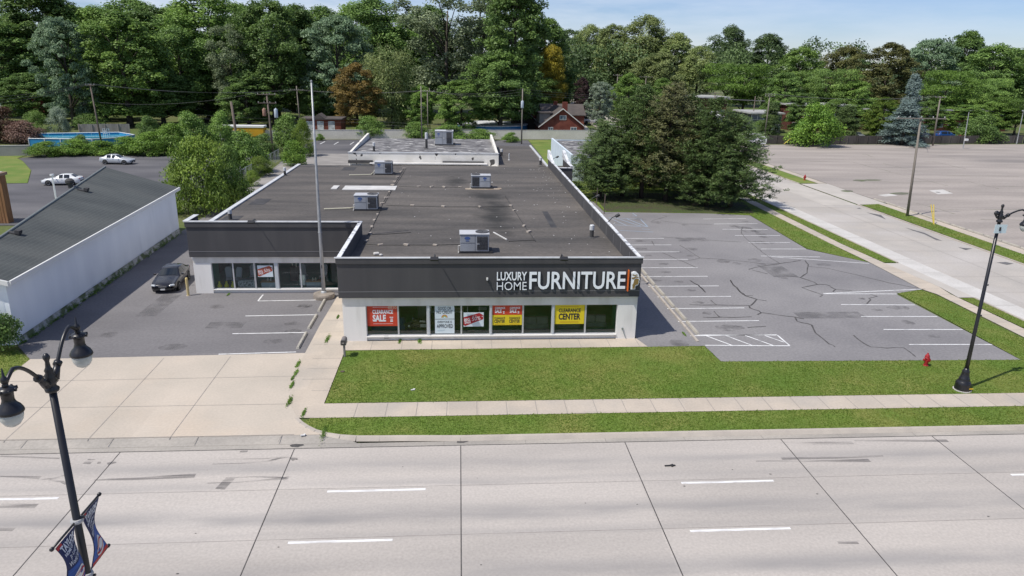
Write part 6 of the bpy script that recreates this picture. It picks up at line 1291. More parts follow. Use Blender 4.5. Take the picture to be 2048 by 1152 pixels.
for (a,c,lab) in (((1565,286),(1583,268),'yellow guy wire guard leaning left of the pale green shrub'),((1568,288),(1588,272),'yellow guy wire guard closest to the pale green shrub')):
    p = G(*a); q = D(c[0],c[1],p.y); m_ = MB(); m_.tube([tuple(p),tuple(q)], .10, 8); tag(m_.build('guy_guard', yl, loc=tuple(p)), lab, 'guy guard', 'yellow guy wire guards')
for (px,py,h_,lab) in ((1193,410,2.2,'thin bare wooden stake by the east parapet'),(1208,428,2.4,'thin bare wooden stake at the corner of the blue bay')):
    p = G(px,py); m_ = MB(); m_.tube([(p.x,p.y,0),(p.x+.02,p.y,h_)], [.06,.05], 7); tag(m_.build('stake', wp, loc=tuple(p)), lab, 'stake')
# small litter
for (px,py,lab) in ((825,780,'scrap of white paper on the lawn in front of the store'),(605,871,'crumpled white paper at the end of the driveway kerb'),(1228,447,'white scrap of paper in the blue bay')):
    p = G(px,py,.03); m_ = MB(); m_.obox((p.x,p.y,.04), .16,.1,.05,.4,.1); m_.obox((p.x+.08,p.y+.04,.05), .12,.1,.04,1.1,-.2); tag(m_.build('litter', r_white, loc=tuple(p)), lab, 'litter')
p = G(685,744); m_ = MB(); m_.lathe([(.0,.0),(.12,.0),(.13,.03),(0,.035)], (p.x,p.y,.02), 9); tag(m_.build('soil_patch', d_soil, loc=tuple(p)), 'small bare earth hole in the lawn near the walkway', 'hole')
p = G(1340,932, -.12); m_ = MB(); m_.obox((p.x,p.y,ZR+.03), .5,.07,.03,.06); m_.obox((p.x+.1,p.y,ZR+.03), .16,.14,.05,.5); tag(m_.build('debris', trim_m, loc=tuple(p)), 'scrap of black rubber lying on the road', 'litter')
# ------------------------------------------------------------------ vegetation
def quads_mesh(name, C, N, size, tint, aspect=.7, jitter=.9, tipdir=None):
    """one diamond leaf (or leaf spray) per row of C, facing roughly along N"""
    n = len(C); N = N + rng.normal(0, jitter*.5, (n,3)); N /= np.linalg.norm(N,axis=1,keepdims=True)+1e-9
    if tipdir is None: A = rng.normal(0,1,(n,3))
    else: A = tipdir + rng.normal(0,.35,(n,3))
    U = A - N*np.sum(A*N,axis=1,keepdims=True); U /= np.linalg.norm(U,axis=1,keepdims=True)+1e-9
    V = np.cross(N,U); s = size if isinstance(size, np.ndarray) else np.full(n,size); s = (s*rng.uniform(.7,1.3,n))[:,None]
    P = np.empty((n,4,3)); bend = N*s*.12
    P[:,0] = C-U*s*.5-bend; P[:,1] = C+V*s*.5*aspect+bend; P[:,2] = C+U*s*.5-bend; P[:,3] = C-V*s*.5*aspect+bend
    me = bpy.data.meshes.new(name); me.vertices.add(n*4); me.vertices.foreach_set('co', P.reshape(-1).astype(np.float32))
    me.loops.add(n*4); me.loops.foreach_set('vertex_index', np.arange(n*4,dtype=np.int32)); me.polygons.add(n)
    me.polygons.foreach_set('loop_start', np.arange(0,n*4,4,dtype=np.int32)); me.polygons.foreach_set('loop_total', np.full(n,4,np.int32))
    at_ = me.attributes.new('tint','FLOAT','POINT'); at_.data.foreach_set('value', np.repeat(np.clip(tint,0,1),4).astype(np.float32))
    me.update(calc_edges=True); return me
def sph(n):
    v = rng.normal(0,1,(n,3)); return v/np.linalg.norm(v,axis=1,keepdims=True)
def crown_clumps(R, z0, z1, nc, shape='round', rc=(.17,.30), tiers=0):
    "clump centres and radii filling an uneven crown between heights z0 and z1 of half-width R"
    out = []; H_ = z1-z0; tries = 0; lob = rng.uniform(.72,1.12,9); ph = rng.uniform(0,6.28)
    while len(out) < nc and tries < nc*60:
        tries += 1; t = rng.uniform(0,1); a = rng.uniform(0,2*PI)
        if shape == 'round': w = max(0,1-abs(2*t-.92)**2.7*.82)**.5
        elif shape == 'tall': w = max(0,1-abs(2*t-.9)**3*.78)**.5
        elif shape == 'flat': w = (max(0,1-(t-.55)**2*2.2))**.5 if t>.35 else .35
        elif shape == 'cone': w = (1-t)**.85*.98+.05
        elif shape == 'vase': w = .45+.55*min(1,t*1.5) if t<.72 else (max(0,1-((t-.72)/.30)**2))**.5
        else: w = (max(0,1-(t*1.0)**2))**.5
        w *= lob[int((a+ph)/(2*PI)*9)%9]*(.85+.15*math.sin(a*3+t*7+ph))
        u = rng.uniform(.2,1)**.5
        out.append((R*w*u*math.cos(a), R*w*u*math.sin(a), z0+t*H_, R*rng.uniform(*rc)))
    return out
def foliage(name, clumps, per, leaf, tint_spread=.34, up=.5, flat=1.0, aspect=.7, jitter=1.0, hollow=.35, droop=0.0, fine_tip=None):
    Cs, Ns, Ts = [], [], []; tot = sum(c[3]**2 for c in clumps)
    ctr = np.mean(np.array([c[:3] for c in clumps]),axis=0)
    for (x,y,z,r) in clumps:
        n = max(8, int(per*r*r/tot)); d = sph(n); d[:,2] = np.where(d[:,2] < -.35, -d[:,2], d[:,2])
        rr = r*(hollow+(1-hollow)*rng.uniform(0,1,n)**.5)*rng.uniform(.82,1.2,n)
        p = np.array([x,y,z])+d*rr[:,None]*np.array([1,1,flat]); 
        if droop: p[:,2] -= droop*r*rng.uniform(0,1,n)**2
        out = d + .5*(p-ctr)/np.linalg.norm(p-ctr,axis=1,keepdims=True); out[:,2] += up
        base = rng.uniform(0,1); Cs.append(p); Ns.append(out/np.linalg.norm(out,axis=1,keepdims=True)); Ts.append(np.clip(.5+(base-.5)*tint_spread*2+rng.normal(0,.2,n),0,1))
    C = np.concatenate(Cs); N = np.concatenate(Ns)
    tip = None
    if fine_tip is not None: tip = np.tile(np.array(fine_tip,float),(len(C),1))*1.0 + N*.8
    return quads_mesh(name, C, N, leaf, np.concatenate(Ts), aspect, jitter, tip)
bark = M('bark', (.10,.085,.068), .95, (.06,.05,.04), 1.5, 5, (4,4,.6), fine=.2, coord='obj'); bark_d = M('pine_bark', (.07,.052,.042), .95, (.04,.03,.025), 1.5, 5, (4,4,.6), coord='obj'); bark_p = M('pale_bark', (.26,.24,.20), .9, (.16,.15,.13), 1.5, 5, (4,4,.6), coord='obj')
def trunk_mesh(name, clumps, z0, r, nl=14, mat=None, ht=None, lean=.3):
    m_ = MB(); m_.smooth = True; top = ht or max(c[2] for c in clumps)*.8; pts = []; ph = rng.uniform(0,6)
    for k in range(8): t = k/7; pts.append((lean*math.sin(t*2.2+ph)*t, lean*math.cos(t*1.9+ph)*t, -.3+t*(top+.3)))
    m_.tube(pts, [r*1.25]+[r*(1-.82*k/7) for k in range(1,8)], 8)
    idx = rng.permutation(len(clumps))[:nl]
    for i in idx:
        c = Vector(clumps[i][:3]); t = min(.9,max(.18,(c.z-.25*math.hypot(c.x,c.y)*1.0-0)/top*.72)); k = int(t*7); a = Vector(pts[k]).lerp(Vector(pts[min(7,k+1)]), t*7-k)
        mid = a.lerp(c,.5)+Vector((0,0,.12*(c-a).length)); rr = r*(1-.8*t)*.55; m_.tube([a,mid,c],[rr,rr*.6,rr*.22],6)
    me_ob = m_.build(name, mat or bark, None, recalc=False); me = me_ob.data; bpy.data.objects.remove(me_ob); return me
LEAF = dict(
 oak=m_leaf('leaf_deep_green', (0.073, 0.136, 0.039), (0.225, 0.350, 0.088)), mid=m_leaf('leaf_mid_green', (0.096, 0.184, 0.041), (0.293, 0.442, 0.100)), silver=m_leaf('leaf_silver_green', (0.096, 0.166, 0.090), (0.278, 0.385, 0.224)), olive=m_leaf('leaf_olive_grey', (0.116, 0.160, 0.077), (0.323, 0.386, 0.220)),
 bright=m_leaf('leaf_bright_green', (.06,.12,.016), (.15,.25,.04)), rust=m_leaf('leaf_rust', (.12,.09,.028), (.28,.195,.055)), yellow=m_leaf('leaf_yellow', (.20,.20,.03), (.60,.48,.05)), plum=m_leaf('leaf_plum', (0.050, 0.026, 0.031), (0.124, 0.076, 0.071)), maroon=m_leaf('leaf_brown_green', (0.081, 0.088, 0.032), (0.231, 0.239, 0.077)),
 pale=m_leaf('leaf_pale_silver', (.19,.26,.17), (.42,.50,.38)), glint=m_leaf('leaf_glint_tint', (0.106, 0.161, 0.048), (0.405, 0.469, 0.181)), spruce=m_leaf('needle_blue_spruce', (0.112, 0.169, 0.158), (0.293, 0.381, 0.349), .15), pine=m_leaf('needle_pine', (.048,.088,.026), (.165,.235,.075), .25), pineb=m_leaf('needle_pine_brown', (.066,.078,.03), (.20,.20,.075), .1), vine=m_leaf('leaf_vine', (0.079, 0.169, 0.026), (0.270, 0.426, 0.067)), bush=m_leaf('leaf_willow_bush', (.075,.14,.018), (.235,.33,.05)), far=m_leaf('leaf_distant', (.055,.095,.036), (.14,.21,.075)), red=m_leaf('leaf_red_brown', (.075,.04,.025), (.17,.10,.06)), flower=m_leaf('dry_pink_seedheads', (.16,.09,.07), (.26,.17,.13)))  # glint leaves carry the glitter of the poplars as a paler colour
PROTO = {}
def proto(key, R, H_, z0, nc, per, leaf, shape, tr, **kw):
    cl = crown_clumps(R, z0, H_, nc, shape, kw.pop('rc',(.09,.20))); nl = kw.pop('nl',16); bm_ = kw.pop('bark',None); lean = kw.pop('lean',.3); hgt = kw.pop('ht',None)
    top_lift = []
    PROTO[key] = (foliage(key+'_crown', cl, per, leaf, **kw), trunk_mesh(key+'_trunk', cl, z0, tr, nl, bm_, hgt, lean), R, H_)
proto('round1', 7, 20, 3.5, 250, 30000, .33, 'round', .45); proto('round2', 7, 20, 2.2, 250, 30000, .33, 'round', .42, rc=(.08,.18)); proto('tall1', 5.5, 24, 3.0, 250, 30000, .33, 'tall', .45, rc=(.10,.22)); proto('tall2', 5.5, 24, 2.0, 250, 30000, .32, 'tall', .42, rc=(.16,.30))
proto('feather', 6.5, 20, 2.5, 230, 28000, .42, 'round', .42, aspect=.42, rc=(.08,.17), fine_tip=(0,0,1.0), jitter=1.1); proto('airy', 6.5, 24, 4.0, 90, 17000, .34, 'vase', .40, rc=(.14,.26), hollow=.2, jitter=1.3); proto('flat', 9, 13, 4.5, 80, 14000, .42, 'flat', .35, rc=(.16,.26), flat=.45, aspect=.45); proto('weep', 6, 15, 1.5, 80, 15000, .42, 'vase', .35, aspect=.35, fine_tip=(0,0,-1.2), droop=1.6, rc=(.16,.30)); proto('bush1', 4, 5, .2, 60, 9000, .26, 'dome', .12, rc=(.2,.36), nl=6); proto('bush2', 4, 5, .1, 55, 9000, .28, 'dome', .1, aspect=.4, fine_tip=(0,0,.8), rc=(.2,.34), nl=6); proto('spruce', 4.2, 15, .4, 120, 15000, .38, 'cone', .22, rc=(.16,.26), aspect=.30, up=.2, droop=.5, fine_tip=(0,0,-.5))
def tree(key, mat, label, x, y, w, h, trunk_mat=None, group=None, rot=None, name='tree', zs=None, cat='tree'):
    cm, tm, R, H_ = PROTO[key]; t = thing(name, label, cat, (x,y,0), rng.uniform(0,6.28) if rot is None else rot, group, world=False)
    t.scale = (w/(2*R), w/(2*R), h/H_)
    for nm, me, mt in (('crown',cm,LEAF[mat]),('trunk',tm,trunk_mat or bark)):
        o = bpy.data.objects.new(nm, me); COL.objects.link(o); o.parent = t
        if not me.materials: me.materials.append(mt)
        o.material_slots[0].link = 'OBJECT'; o.material_slots[0].material = mt
    return t
def ptree(key, mat, label, px, top, wpx, y, **kw):
    "tree whose crown centre stands at px, top at row top, width wpx, at depth y"
    a = D(px, 260, y); h = D(px, top, y).z; w = wpx/FPX*(D(px,200,y)-EYE).length; return tree(key, mat, label, a.x, y, w, h, **kw)
BK = 'trees behind the store and the car lot'
for a in (
 ('round1','oak','dark green tree at the far west end behind the rust coloured shrub',20,45,190,222), ('tall1','oak','tallest dark tree behind the silver green maple by the pool',122,-25,170,236), ('feather','silver','silver green maple behind the swimming pool',150,42,120,190),
 ('round2','mid','broad mid green tree behind the timber pole of the pool',262,32,190,194), ('tall2','mid','mid green tree with yellowish top rising behind the broad tree by the pool',222,22,120,236), ('tall1','oak','dark tree standing between the broad pool tree and the trees over the yellow trailer',330,18,140,240), ('round1','oak','dark green tree directly above the hedge west of the vine covered pole',372,62,150,206),
 ('tall2','mid','high bright topped tree above the vine covered pole',432,-14,170,222), ('airy','olive','olive grey loose leaved tree behind the yellow trailer',474,58,90,200,), ('round1','oak','dark tree with a visible grey trunk behind the transformer pole',552,10,170,204), ('tall1','oak','dark tree top showing behind the tree with the grey trunk',610,14,110,250),
 ('feather','silver','feathery silver green tree behind the garage row',684,38,165,206), ('tall2','oak','dark green tree rising behind the feathery silver green tree',752,4,150,244), ('round2','rust','rust brown chestnut tree beside the garage row',716,132,118,186), ('weep','glint','light green drooping tree next to the rust brown chestnut',786,98,120,188), ('tall1','mid','green tree in the gap between the drooping tree and the grey cottonwood',812,62,100,246),
 ('airy','olive','huge grey green cottonwood over the paired poles',896,-40,200,208), ('airy','olive','second grey green crown of the cottonwood pair closer to the dark giant',962,-36,150,214), ('tall1','oak','giant dark green tree over the rear lawn pole',1028,-44,160,192), ('round1','oak','dark low tree shading the round blue pool',1000,110,170,184),
 ('round2','mid','leafy green tree hiding the foot of the cottonwood',922,165,110,180), ('round1','mid','lower green tree between the drooping tree and the paired poles',842,175,80,186), ('tall2','yellow','yellow leaved tree glimpsed beyond the dark giant',1100,96,64,240), ('round1','oak','round dark tree by the residential street',1118,136,66,252), ('round2','plum','plum coloured tree by the residential street',1161,158,46,240), ('feather','pale','pale silver tree behind the pines',1197,166,58,214),
 ('tall1','far','green tree filling the gap beside the yellow leaved tree',1132,62,90,330), ('tall2','glint','first poplar west of the poplar group beyond the residential street',1172,56,80,300), ('tall1','glint','second poplar of the group beyond the residential street with narrow top',1215,52,80,286), ('tall2','glint','tallest poplar in the middle of the poplar group',1280,38,110,276), ('tall1','glint','poplar with yellowish leaves east of the tallest poplar',1338,68,95,268), ('tall2','glint','last poplar of the group above the pines',1385,98,80,258), ('round1','glint','lower poplar growth in front of the tallest poplar',1310,110,120,250), ('round2','mid','shrubby green tree between the two street poles',1252,150,80,232), ('round2','mid','shrubby green tree east of the street poles',1320,160,70,228),
 ('round1','far','round far tree at the start of the distant wood',1445,58,100,330), ('tall1','far','far tree beyond the flat topped locust',1520,70,90,330), ('flat','bright','flat topped bright locust tree above the dark pines',1480,132,160,226), ('flat','mid','flat topped green locust behind the pale green shrub',1640,142,120,222), ('round1','mid','green tree behind the fence between the two locusts',1585,100,110,262), ('round2','maroon','large brown green maple in the middle of the far wood',1756,92,130,236), ('round1','maroon','brown tinged tree next to the large brown green maple',1672,98,100,268), ('feather','silver','silver leaved tree right of the large brown green maple',1838,82,110,262), ('tall1','oak','dark pointed tree top above the silver leaved tree',1902,64,80,280), ('flat','bright','bright wide locust behind the crossarm pole of the far lot',1880,146,130,214), ('flat','mid','smaller locust beside the bright wide locust',1950,160,90,222), ('round1','oak','dark green tree behind the lot lamp with the white box',1965,95,130,246), ('round2','mid','green tree at the east end of the far wood',2045,92,130,250), ('flat','bright','bright yellow green tree at the east end of the fence',2030,198,110,196), ('round1','mid','green tree over the brick block with white panels',1700,165,90,216), ('round2','oak','dark tree over the glazed low building',1560,150,90,216),
 ('round2','oak','dark tree before the brick block with white panels',1606,190,80,192), ('round1','mid','bushy tree before the middle of the brick block with white panels',1668,200,80,190), ('round2','mid','bushy tree hiding the block behind the blue spruce',1760,205,80,190), ('round1','oak','dark tree between the blue cars and the round bush',1850,205,70,196), ('round2','mid','green tree standing before the brick block by the blue minivan',1925,212,80,198), ('round1','mid','green tree at the east end of the brick block',1985,205,90,199), ('round2','oak','dark understorey tree west of the silver green maple',70,150,120,206), ('round1','oak','dark understorey tree behind the board fence of the pool',330,150,150,198), ('round2','oak','dark understorey tree behind the transformer pole',500,150,130,198), ('round1','oak','dark understorey tree between the garage row and the drooping tree',640,160,110,204), 
 ):
    ptree(*a, group=BK)
for i,(px,top,w,y,k,mt) in enumerate(((70,30,150,262,'round1','oak'),(185,18,140,258,'tall1','mid'),(290,6,150,262,'tall2','oak'),(385,22,150,258,'round2','mid'),(500,14,150,262,'tall1','oak'),(590,30,140,255,'round1','oak'),(655,22,140,262,'tall2','oak'),(720,16,150,258,'round1','mid'),(800,34,150,262,'tall1','oak'),(860,20,140,256,'tall2','oak'),(1000,-20,170,240,'round2','oak'),(1085,40,120,250,'tall1','oak'),(1060,150,120,236,'round1','oak'),(560,140,140,225,'round1','oak'),(420,140,150,215,'round2','oak'),(215,150,140,212,'round1','oak'))):
    ptree(k, mt, 'dark green tree of the second row filling the gaps between the nearer trees', px, top, w, y, group='second row of trees behind the lots')
# spruces and conifers beyond the dark fence
ptree('spruce','spruce','blue spruce with bare grey upper stems beside the dark fence',1812,150,66,172,name='spruce_tree',group='conifers by the fence'); ptree('spruce','spruce','broad lower blue spruce spilling over the dark fence',1808,205,110,168,name='spruce_tree',group='conifers by the fence'); ptree('spruce','pine','dark yew like conifer between the pale green shrub and the round bush',1690,212,90,176,name='spruce_tree',group='conifers by the fence'); ptree('spruce','pine','dark conifer behind the camper trailer',1540,205,70,180,name='spruce_tree',group='conifers by the fence'); ptree('round2','bush','leafy light green small tree over the dark fence',1762,198,70,176,group='conifers by the fence')
ptree('bush1','vine','yellow green spreading shrub in front of the dark fence',1630,222,105,163,name='shrub',cat='shrub'); ptree('bush1','oak','round dark green bush behind the dark fence',1965,240,80,176,name='shrub',cat='shrub'); ptree('bush2','mid','low green bush by the utility poles behind the pines',1520,246,60,186,name='shrub',cat='shrub')
# shrubs round the west lots
SH = 'shrubs along the west lots'
def shrub(key, mat, label, px, base, top, wpx, grp=SH, name='shrub'):
    g = G(px, base); h = D(px, top, g.y).z; w = wpx/FPX*(g-EYE).length; return tree(key, mat, label, g.x, g.y, w, h, name=name, group=grp, cat='shrub')
shrub('bush2','bush','big willowy bush spilling out from behind the shingle roofed building',412,425,296,150); shrub('bush2','bush','willowy bush crowding against the white stucco wall',378,428,330,90); shrub('bush1','mid','darker side of the big bush at the flat roof edge',462,410,312,90); shrub('bush1','mid','dark green bush under the vine covered pole',492,345,276,90)
shrub('bush1','mid','tall hedge clump just west of the vine covered pole',385,305,238,80); shrub('bush1','mid','hedge clump with bright tips in front of the yellow trailer',448,300,236,62); shrub('bush1','oak','dark hedge clump between the trailer and the transformer pole',530,316,276,70); shrub('bush1','mid','rounded shrub beside the transformer pole',578,300,240,70); shrub('bush2','bush','ragged shrub in front of the flagpole side of the rear lot',608,312,248,46); shrub('bush1','vine','yellow green weedy hedge on the chain link fence',588,332,290,60); shrub('bush2','bush','weeds growing through the chain link fence',522,352,318,60); shrub('bush2','bush','weedy tuft at the near end of the chain link fence',505,372,345,36)
for i,(px,base,top,w) in enumerate(((95,312,288,70),(150,310,284,70),(205,309,286,70),(255,309,280,70),(302,310,272,80),(345,308,258,80))):
    shrub('bush1','vine',('vine mound at the end of the grey block wall','vine mound below the west part of the pool','vine mound with a dark hollow below the pool','vine mound behind the silver sedan','vine mound beyond the silver sedan toward the hedge','tallest vine mound joining the hedge')[i],px,base,top,w,'vine mounds by the car lot','vine_mound')
shrub('bush1','oak','dark shrub peeping over the middle of the swimming pool side',165,306,276,40); shrub('bush1','red','rust coloured shrub by the grey block wall',10,284,226,80); shrub('bush1','flower','pinkish dry shrub next to the rust coloured shrub',50,288,250,70); shrub('bush2','mid','grey green shrub beside the pinkish shrub',75,268,228,50); shrub('bush2','pale','spiky pale plant behind the pool',122,268,222,40); shrub('bush1','oak','dark low shrub behind the pool fence',180,258,232,70); shrub('bush1','oak','dark shrub at the far corner of the pool lawn',300,278,240,44)
for px,base,top,w,lab in ((830,279,250,60,'green shrub before the block wall left of the paired poles'),(738,277,240,70,'dark green shrub before the block wall under the chestnut tree'),(900,280,255,90,'hedge before the block wall beside the paired poles'),(960,281,262,70,'low vines on the block wall behind the weathered white roof'),(1022,284,268,40,'small shrub at the end of the block wall vines'),(640,281,270,20,'weed growing at the foot of the block wall')): shrub('bush1','mid',lab,px,base,top,w,'shrubs before the block wall')
# clipped yew by the white stucco front
hedge_cl = [(random.uniform(-1.5,1.5),random.uniform(-.6,.6),random.uniform(.4,2.0),.55) for _ in range(40)]
PROTO['yew'] = (foliage('yew_crown', hedge_cl, 6000, .12, hollow=.7), trunk_mesh('yew_trunk', hedge_cl, 0, .08, 5), 2.0, 2.4)
g = G(8,712); tree('yew','oak','clipped dark yew at the front corner of the white stucco building', g.x-1.2, 42.6, 4.0, 2.5, name='yew_bush', group=SH, rot=0, cat='shrub')
# ---- the pine group
def pine_mesh(name, R, H_, zlow, nb, seed):
    r_ = np.random.default_rng(seed); Cs, Ns, Ts, Tp = [], [], [], []; m_ = MB(); m_.smooth = True
    pts = [(.25*math.sin(k*.7+seed)*k/7, .25*math.cos(k*.9+seed)*k/7, H_*.97*k/7-(.3 if k==0 else 0)) for k in range(8)]; m_.tube(pts, [.24*(1-.85*k/7)+.02 for k in range(8)], 8)
    for b_ in range(nb):
        t = (b_+r_.uniform(0,1))/nb; z = zlow+(H_*.97-zlow)*t**.92; a = b_*2.4+r_.uniform(-.5,.5); L = R*(1-t**1.35)**.85*r_.uniform(.68,1.12)+.25
        k = z/(H_*.97)*7; k0 = min(6,int(k)); o = Vector(pts[k0]).lerp(Vector(pts[k0+1]), k-k0); d = Vector((math.cos(a),math.sin(a),.10+.5*t)); tip = o+d*L+Vector((0,0,.10*L)); mid = o+d*L*.5-Vector((0,0,.10*L))
        m_.tube([o,mid,tip],[.05*(1-.6*t)+.01,.035*(1-.6*t)+.008,.012],5)
        nt_ = max(3,int(L*3.4)); btone = r_.uniform(0,1)
        for j in range(nt_):
            u = (.22+.78*(j+r_.uniform(0,1))/nt_); c = o.lerp(mid,u*2) if u<.5 else mid.lerp(tip,u*2-1); sp_ = .26*L*(1.05-u*.75); c = np.array(c)+r_.normal(0,1,3)*np.array([sp_,sp_,.12+sp_*.35]); rr = r_.uniform(.28,.52)*(.8+.4*(R/4))
            n = 25; dd = r_.normal(0,1,(n,3)); dd /= np.linalg.norm(dd,axis=1,keepdims=True); dd[:,2] = np.abs(dd[:,2])*.8+.1*dd[:,2]; dd += np.array([d.x,d.y,.6])*.45
            p = c+dd*rr*r_.uniform(.35,1,(n,1)); nn = r_.normal(0,.6,(n,3))+dd*.3+np.array([-.3,-.3,.9]); Cs.append(p); Ns.append(nn); Tp.append(dd); Ts.append(np.clip(.25+.5*btone+r_.normal(0,.18,n),0,1))
    C = np.concatenate(Cs); N = np.concatenate(Ns); N /= np.linalg.norm(N,axis=1,keepdims=True)
    cm = quads_mesh(name+'_crown', C, N, .34, np.concatenate(Ts), .22, .5, np.concatenate(Tp)*1.5); ob = m_.build(name+'_trunk', bark_d, None, recalc=False); tm = ob.data; bpy.data.objects.remove(ob); return cm, tm, R, H_
PROTO['pine1'] = pine_mesh('pine1', 4.1, 13, 1.8, 120, 3); PROTO['pine2'] = pine_mesh('pine2', 4.3, 13, 1.0, 125, 5); PROTO['pine3'] = pine_mesh('pine3', 3.9, 13, 2.4, 105, 9)
for key,px,base,top,w,lab in (('pine2',1200,396,240,130,'pine at the west end of the group against the store parapet'),('pine3',1244,392,205,130,'pine with a clear trunk second from the store'),('pine1',1282,396,172,150,'tall pine behind the clear trunked pines'),('pine3',1330,402,168,150,'tallest brown tinged pine in the middle of the group'),('pine1',1372,398,190,130,'pine between the tallest pine and the dense front pine'),('pine2',1412,412,196,160,'dense front pine over the parking lawn'),('pine2',1460,414,230,158,'wide pine at the east end reaching toward the side street'),('pine1',1300,372,225,150,'pine at the back of the group hiding the pale blue building'),('pine2',1405,385,232,130,'pine at the back of the group near the side street'),('pine3',1196,368,262,90,'small pine behind the west end of the group')):
    g = G(px,base); h = D(px,top,g.y).z; wd_ = 1.0*w/FPX*(g-EYE).length; tree(key, 'pineb' if 'brown' in lab or 'back of the group hiding' in lab else 'pine', lab, g.x, g.y, wd_, h, trunk_mat=bark_d, name='pine_tree', group='pines beside the parking lot')
# ---- the far wood on the horizon: one mass
cl = []
for k in range(900):
    if k < 620: x = rng.uniform(40,480); y = rng.uniform(272,370); top = 26+.05*(y-272)+rng.uniform(-4,2.5)
    else: x = rng.uniform(-200,70); y = rng.uniform(258,290); top = 25+rng.uniform(-5,3)
    cl.append((x,y,rng.uniform(4,top-4),rng.uniform(3.5,6.5)))
me = foliage('distant_wood', cl, 150000, .95, tint_spread=.45); me.materials.append(LEAF['far']); o = bpy.data.objects.new('distant_wood', me); COL.objects.link(o); tag(o, 'far green wood closing the horizon behind all the nearer trees', 'wood', kind='stuff')
# ---- grass: blades over the lawns seen close up
def in_poly(P, poly):
    x, y = P[:,0], P[:,1]; c = np.zeros(len(P),bool); n = len(poly)
    for i in range(n):
        (x1,y1),(x2,y2) = poly[i][:2], poly[(i+1)%n][:2]
        if y1 == y2: continue
        c ^= ((y1>y) != (y2>y)) & (x < (x2-x1)*(y-y1)/(y2-y1)+x1)
    return c
def vnoise(P, s, seed):
    r_ = np.random.default_rng(seed); g_ = r_.uniform(0,1,(64,64)); q = P*s; i = np.floor(q).astype(int); f = q-i; f = f*f*(3-2*f); i0 = i%64; i1 = (i+1)%64
    return (g_[i0[:,0],i0[:,1]]*(1-f[:,0])+g_[i1[:,0],i0[:,1]]*f[:,0])*(1-f[:,1])+(g_[i0[:,0],i1[:,1]]*(1-f[:,0])+g_[i1[:,0],i1[:,1]]*f[:,0])*f[:,1]
def blades(polys, dens, hh, spread=.06):
    Ps = []
    for poly in polys:
        a = np.array([p[:2] for p in poly],float); lo_, hi_ = a.min(0)-spread, a.max(0)+spread; hi_[1] = min(hi_[1],112); lo_[0] = max(lo_[0],-45)
        n = int(dens*np.prod(hi_-lo_)); P = rng.uniform(lo_,hi_,(n,2)); d2 = np.clip((45/np.maximum(P[:,1],1))**1.6,.1,1.4); P = P[rng.uniform(0,1,n) < d2/1.4]
        k = in_poly(P+rng.normal(0,spread*.6,P.shape), poly); Ps.append(P[k])
    return np.concatenate(Ps)
P = blades([lawnA,lawnB,lawnD,lawnE,lawnF,lawnI,lawnC], 330, .07); n = len(P)
P = P[~((P[:,0]>17.8)&(P[:,0]<37)&(P[:,1]>85.8)&(P[:,1]<101)&(rng.uniform(0,1,len(P))<.75))]; n = len(P)
patch = vnoise(P,.35,1)*.55+vnoise(P,1.3,2)*.45; dry = np.clip((vnoise(P,.22,5)*.6+vnoise(P,.9,7)*.4-.52)*3.2,0,1)
h = (.022+.032*rng.uniform(0,1,n))*(.7+.7*patch); far_ = np.clip(P[:,1]/45,1,2.2); w = .022*far_*rng.uniform(.8,1.5,n); a = rng.uniform(0,2*PI,n); ln = rng.normal(0,.06,(n,2))
V = np.empty((n,3,3)); V[:,0,:2] = P-np.c_[np.cos(a),np.sin(a)]*w[:,None]; V[:,1,:2] = P+np.c_[np.cos(a),np.sin(a)]*w[:,None]; V[:,0,2] = V[:,1,2] = .008; V[:,2,:2] = P+ln; V[:,2,2] = .012+h
me = bpy.data.meshes.new('lawn_grass'); me.vertices.add(n*3); me.vertices.foreach_set('co', V.reshape(-1).astype(np.float32)); me.loops.add(n*3); me.loops.foreach_set('vertex_index', np.arange(n*3,dtype=np.int32)); me.polygons.add(n); me.polygons.foreach_set('loop_start', np.arange(0,n*3,3,dtype=np.int32)); me.polygons.foreach_set('loop_total', np.full(n,3,np.int32))
at_ = me.attributes.new('tint','FLOAT','POINT'); at_.data.foreach_set('value', np.repeat(np.clip(.15+.55*dry+rng.normal(0,.11,n),0,1),3).astype(np.float32)); me.update(calc_edges=True)
me.materials.append(m_leaf('grass_blade', (.115,.20,.020), (.25,.27,.06), .45)); o = bpy.data.objects.new('lawn_grass', me); COL.objects.link(o); tag(o, 'short mown lawn grass with dry yellowish patches', 'grass', kind='stuff')
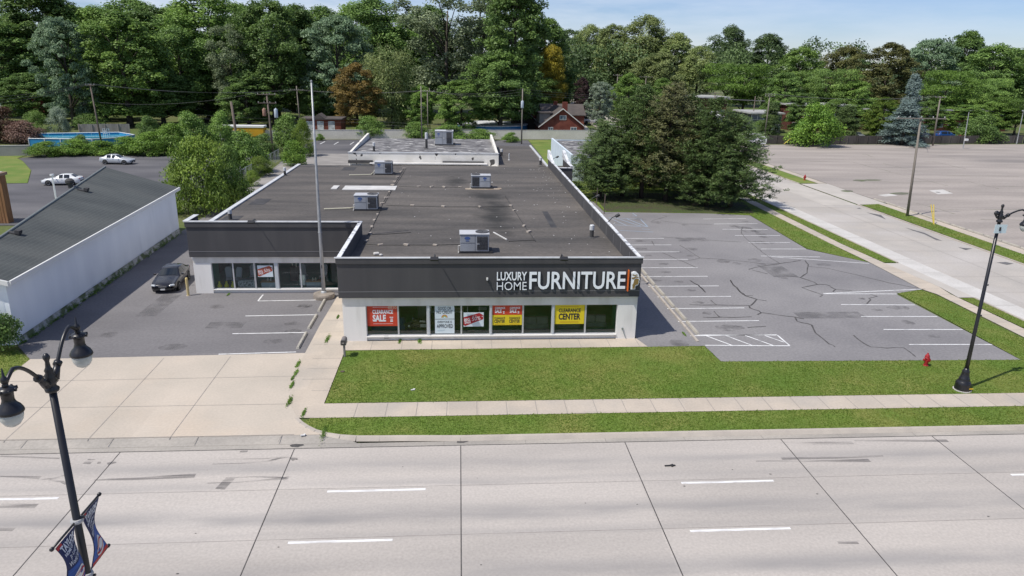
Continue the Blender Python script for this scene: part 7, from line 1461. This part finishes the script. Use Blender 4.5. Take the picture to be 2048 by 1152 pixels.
# ---- weeds in the joints
def weed(px, py, s, label, mat='vine', n=260, grp='weeds in the concrete joints'):
    g = G(px,py,.01); C = rng.normal(0,1,(n,3))*np.array([.09,.5,.0])*s; C[:,2] = np.abs(rng.normal(0,.05,n))*min(s,1.4)+.02; N = rng.normal(0,.6,(n,3))+np.array([0,0,1.0]); N /= np.linalg.norm(N,axis=1,keepdims=True)
    me = quads_mesh('weed', C, N, .09, np.clip(rng.normal(.4,.25,n),0,1), .4, .8); me.materials.append(LEAF[mat]); o = bpy.data.objects.new('weed', me); COL.objects.link(o); o.location = g; tag(o, label, 'weed', grp)
for px,py,s,lab in ((596,729,.6,'weed at the upper end of the weedy driveway joint'),(592,746,.55,'weed tuft midway along the driveway joint'),(584,770,.55,'dry weed strip lower on the driveway joint'),(579,803,.7,'round weed tuft at the bend of the driveway joint'),(648,866,.9,'bushy weed growing where the kerb meets the driveway'),(655,679,.8,'grass tuft on the walkway left of the mailbox'),(688,685,.5,'weed at the front corner of the store wall'),(800,682,.5,'low weed under the window with the motorcycle'),(840,681,.8,'larger weed under the motorcycle window'),(585,757,.35,'small weed between the two driveway tufts'),(608,826,.5,'weeds along the curved kerb joint'),(1368,668,.4,'weed beside the last kerb edging'),(457,589,.35,'weed at the foot of the side wing wall'),(676,634,.4,'weed where the walkway meets the store wall')): weed(px,py,s*.8,lab)
C_ = []
for k in range(60):
    t = rng.uniform(0,1); y_ = 44+t*30; x_ = -27.25-t*1.25; r_ = rng.uniform(.08,.3)*(1 if vnoise(np.array([[y_,3.0]]),.5,3)[0] > .42 else .3)
    m_n = 70; c = rng.normal(0,1,(m_n,3))*np.array([r_*.7,r_*1.6,r_*.6]); c[:,2] = np.abs(c[:,2])+.02; C_.append(c+np.array([x_,y_,0]))
C_ = np.concatenate(C_); N_ = np.tile(np.array([.5,-.2,.8]),(len(C_),1)); me = quads_mesh('wall_weeds', C_, N_, .10, np.clip(rng.normal(.35,.25,len(C_)),0,1), .5, .9); me.materials.append(LEAF['mid']); o = bpy.data.objects.new('wall_weeds', me); COL.objects.link(o); tag(o, 'strip of weeds and moss along the foot of the white stucco wall', 'weeds', kind='stuff')
for o in list(bpy.data.objects):
    if 'org' in o: del o['org']
for m in bpy.data.materials:
    if 'src' in m: del m['src']
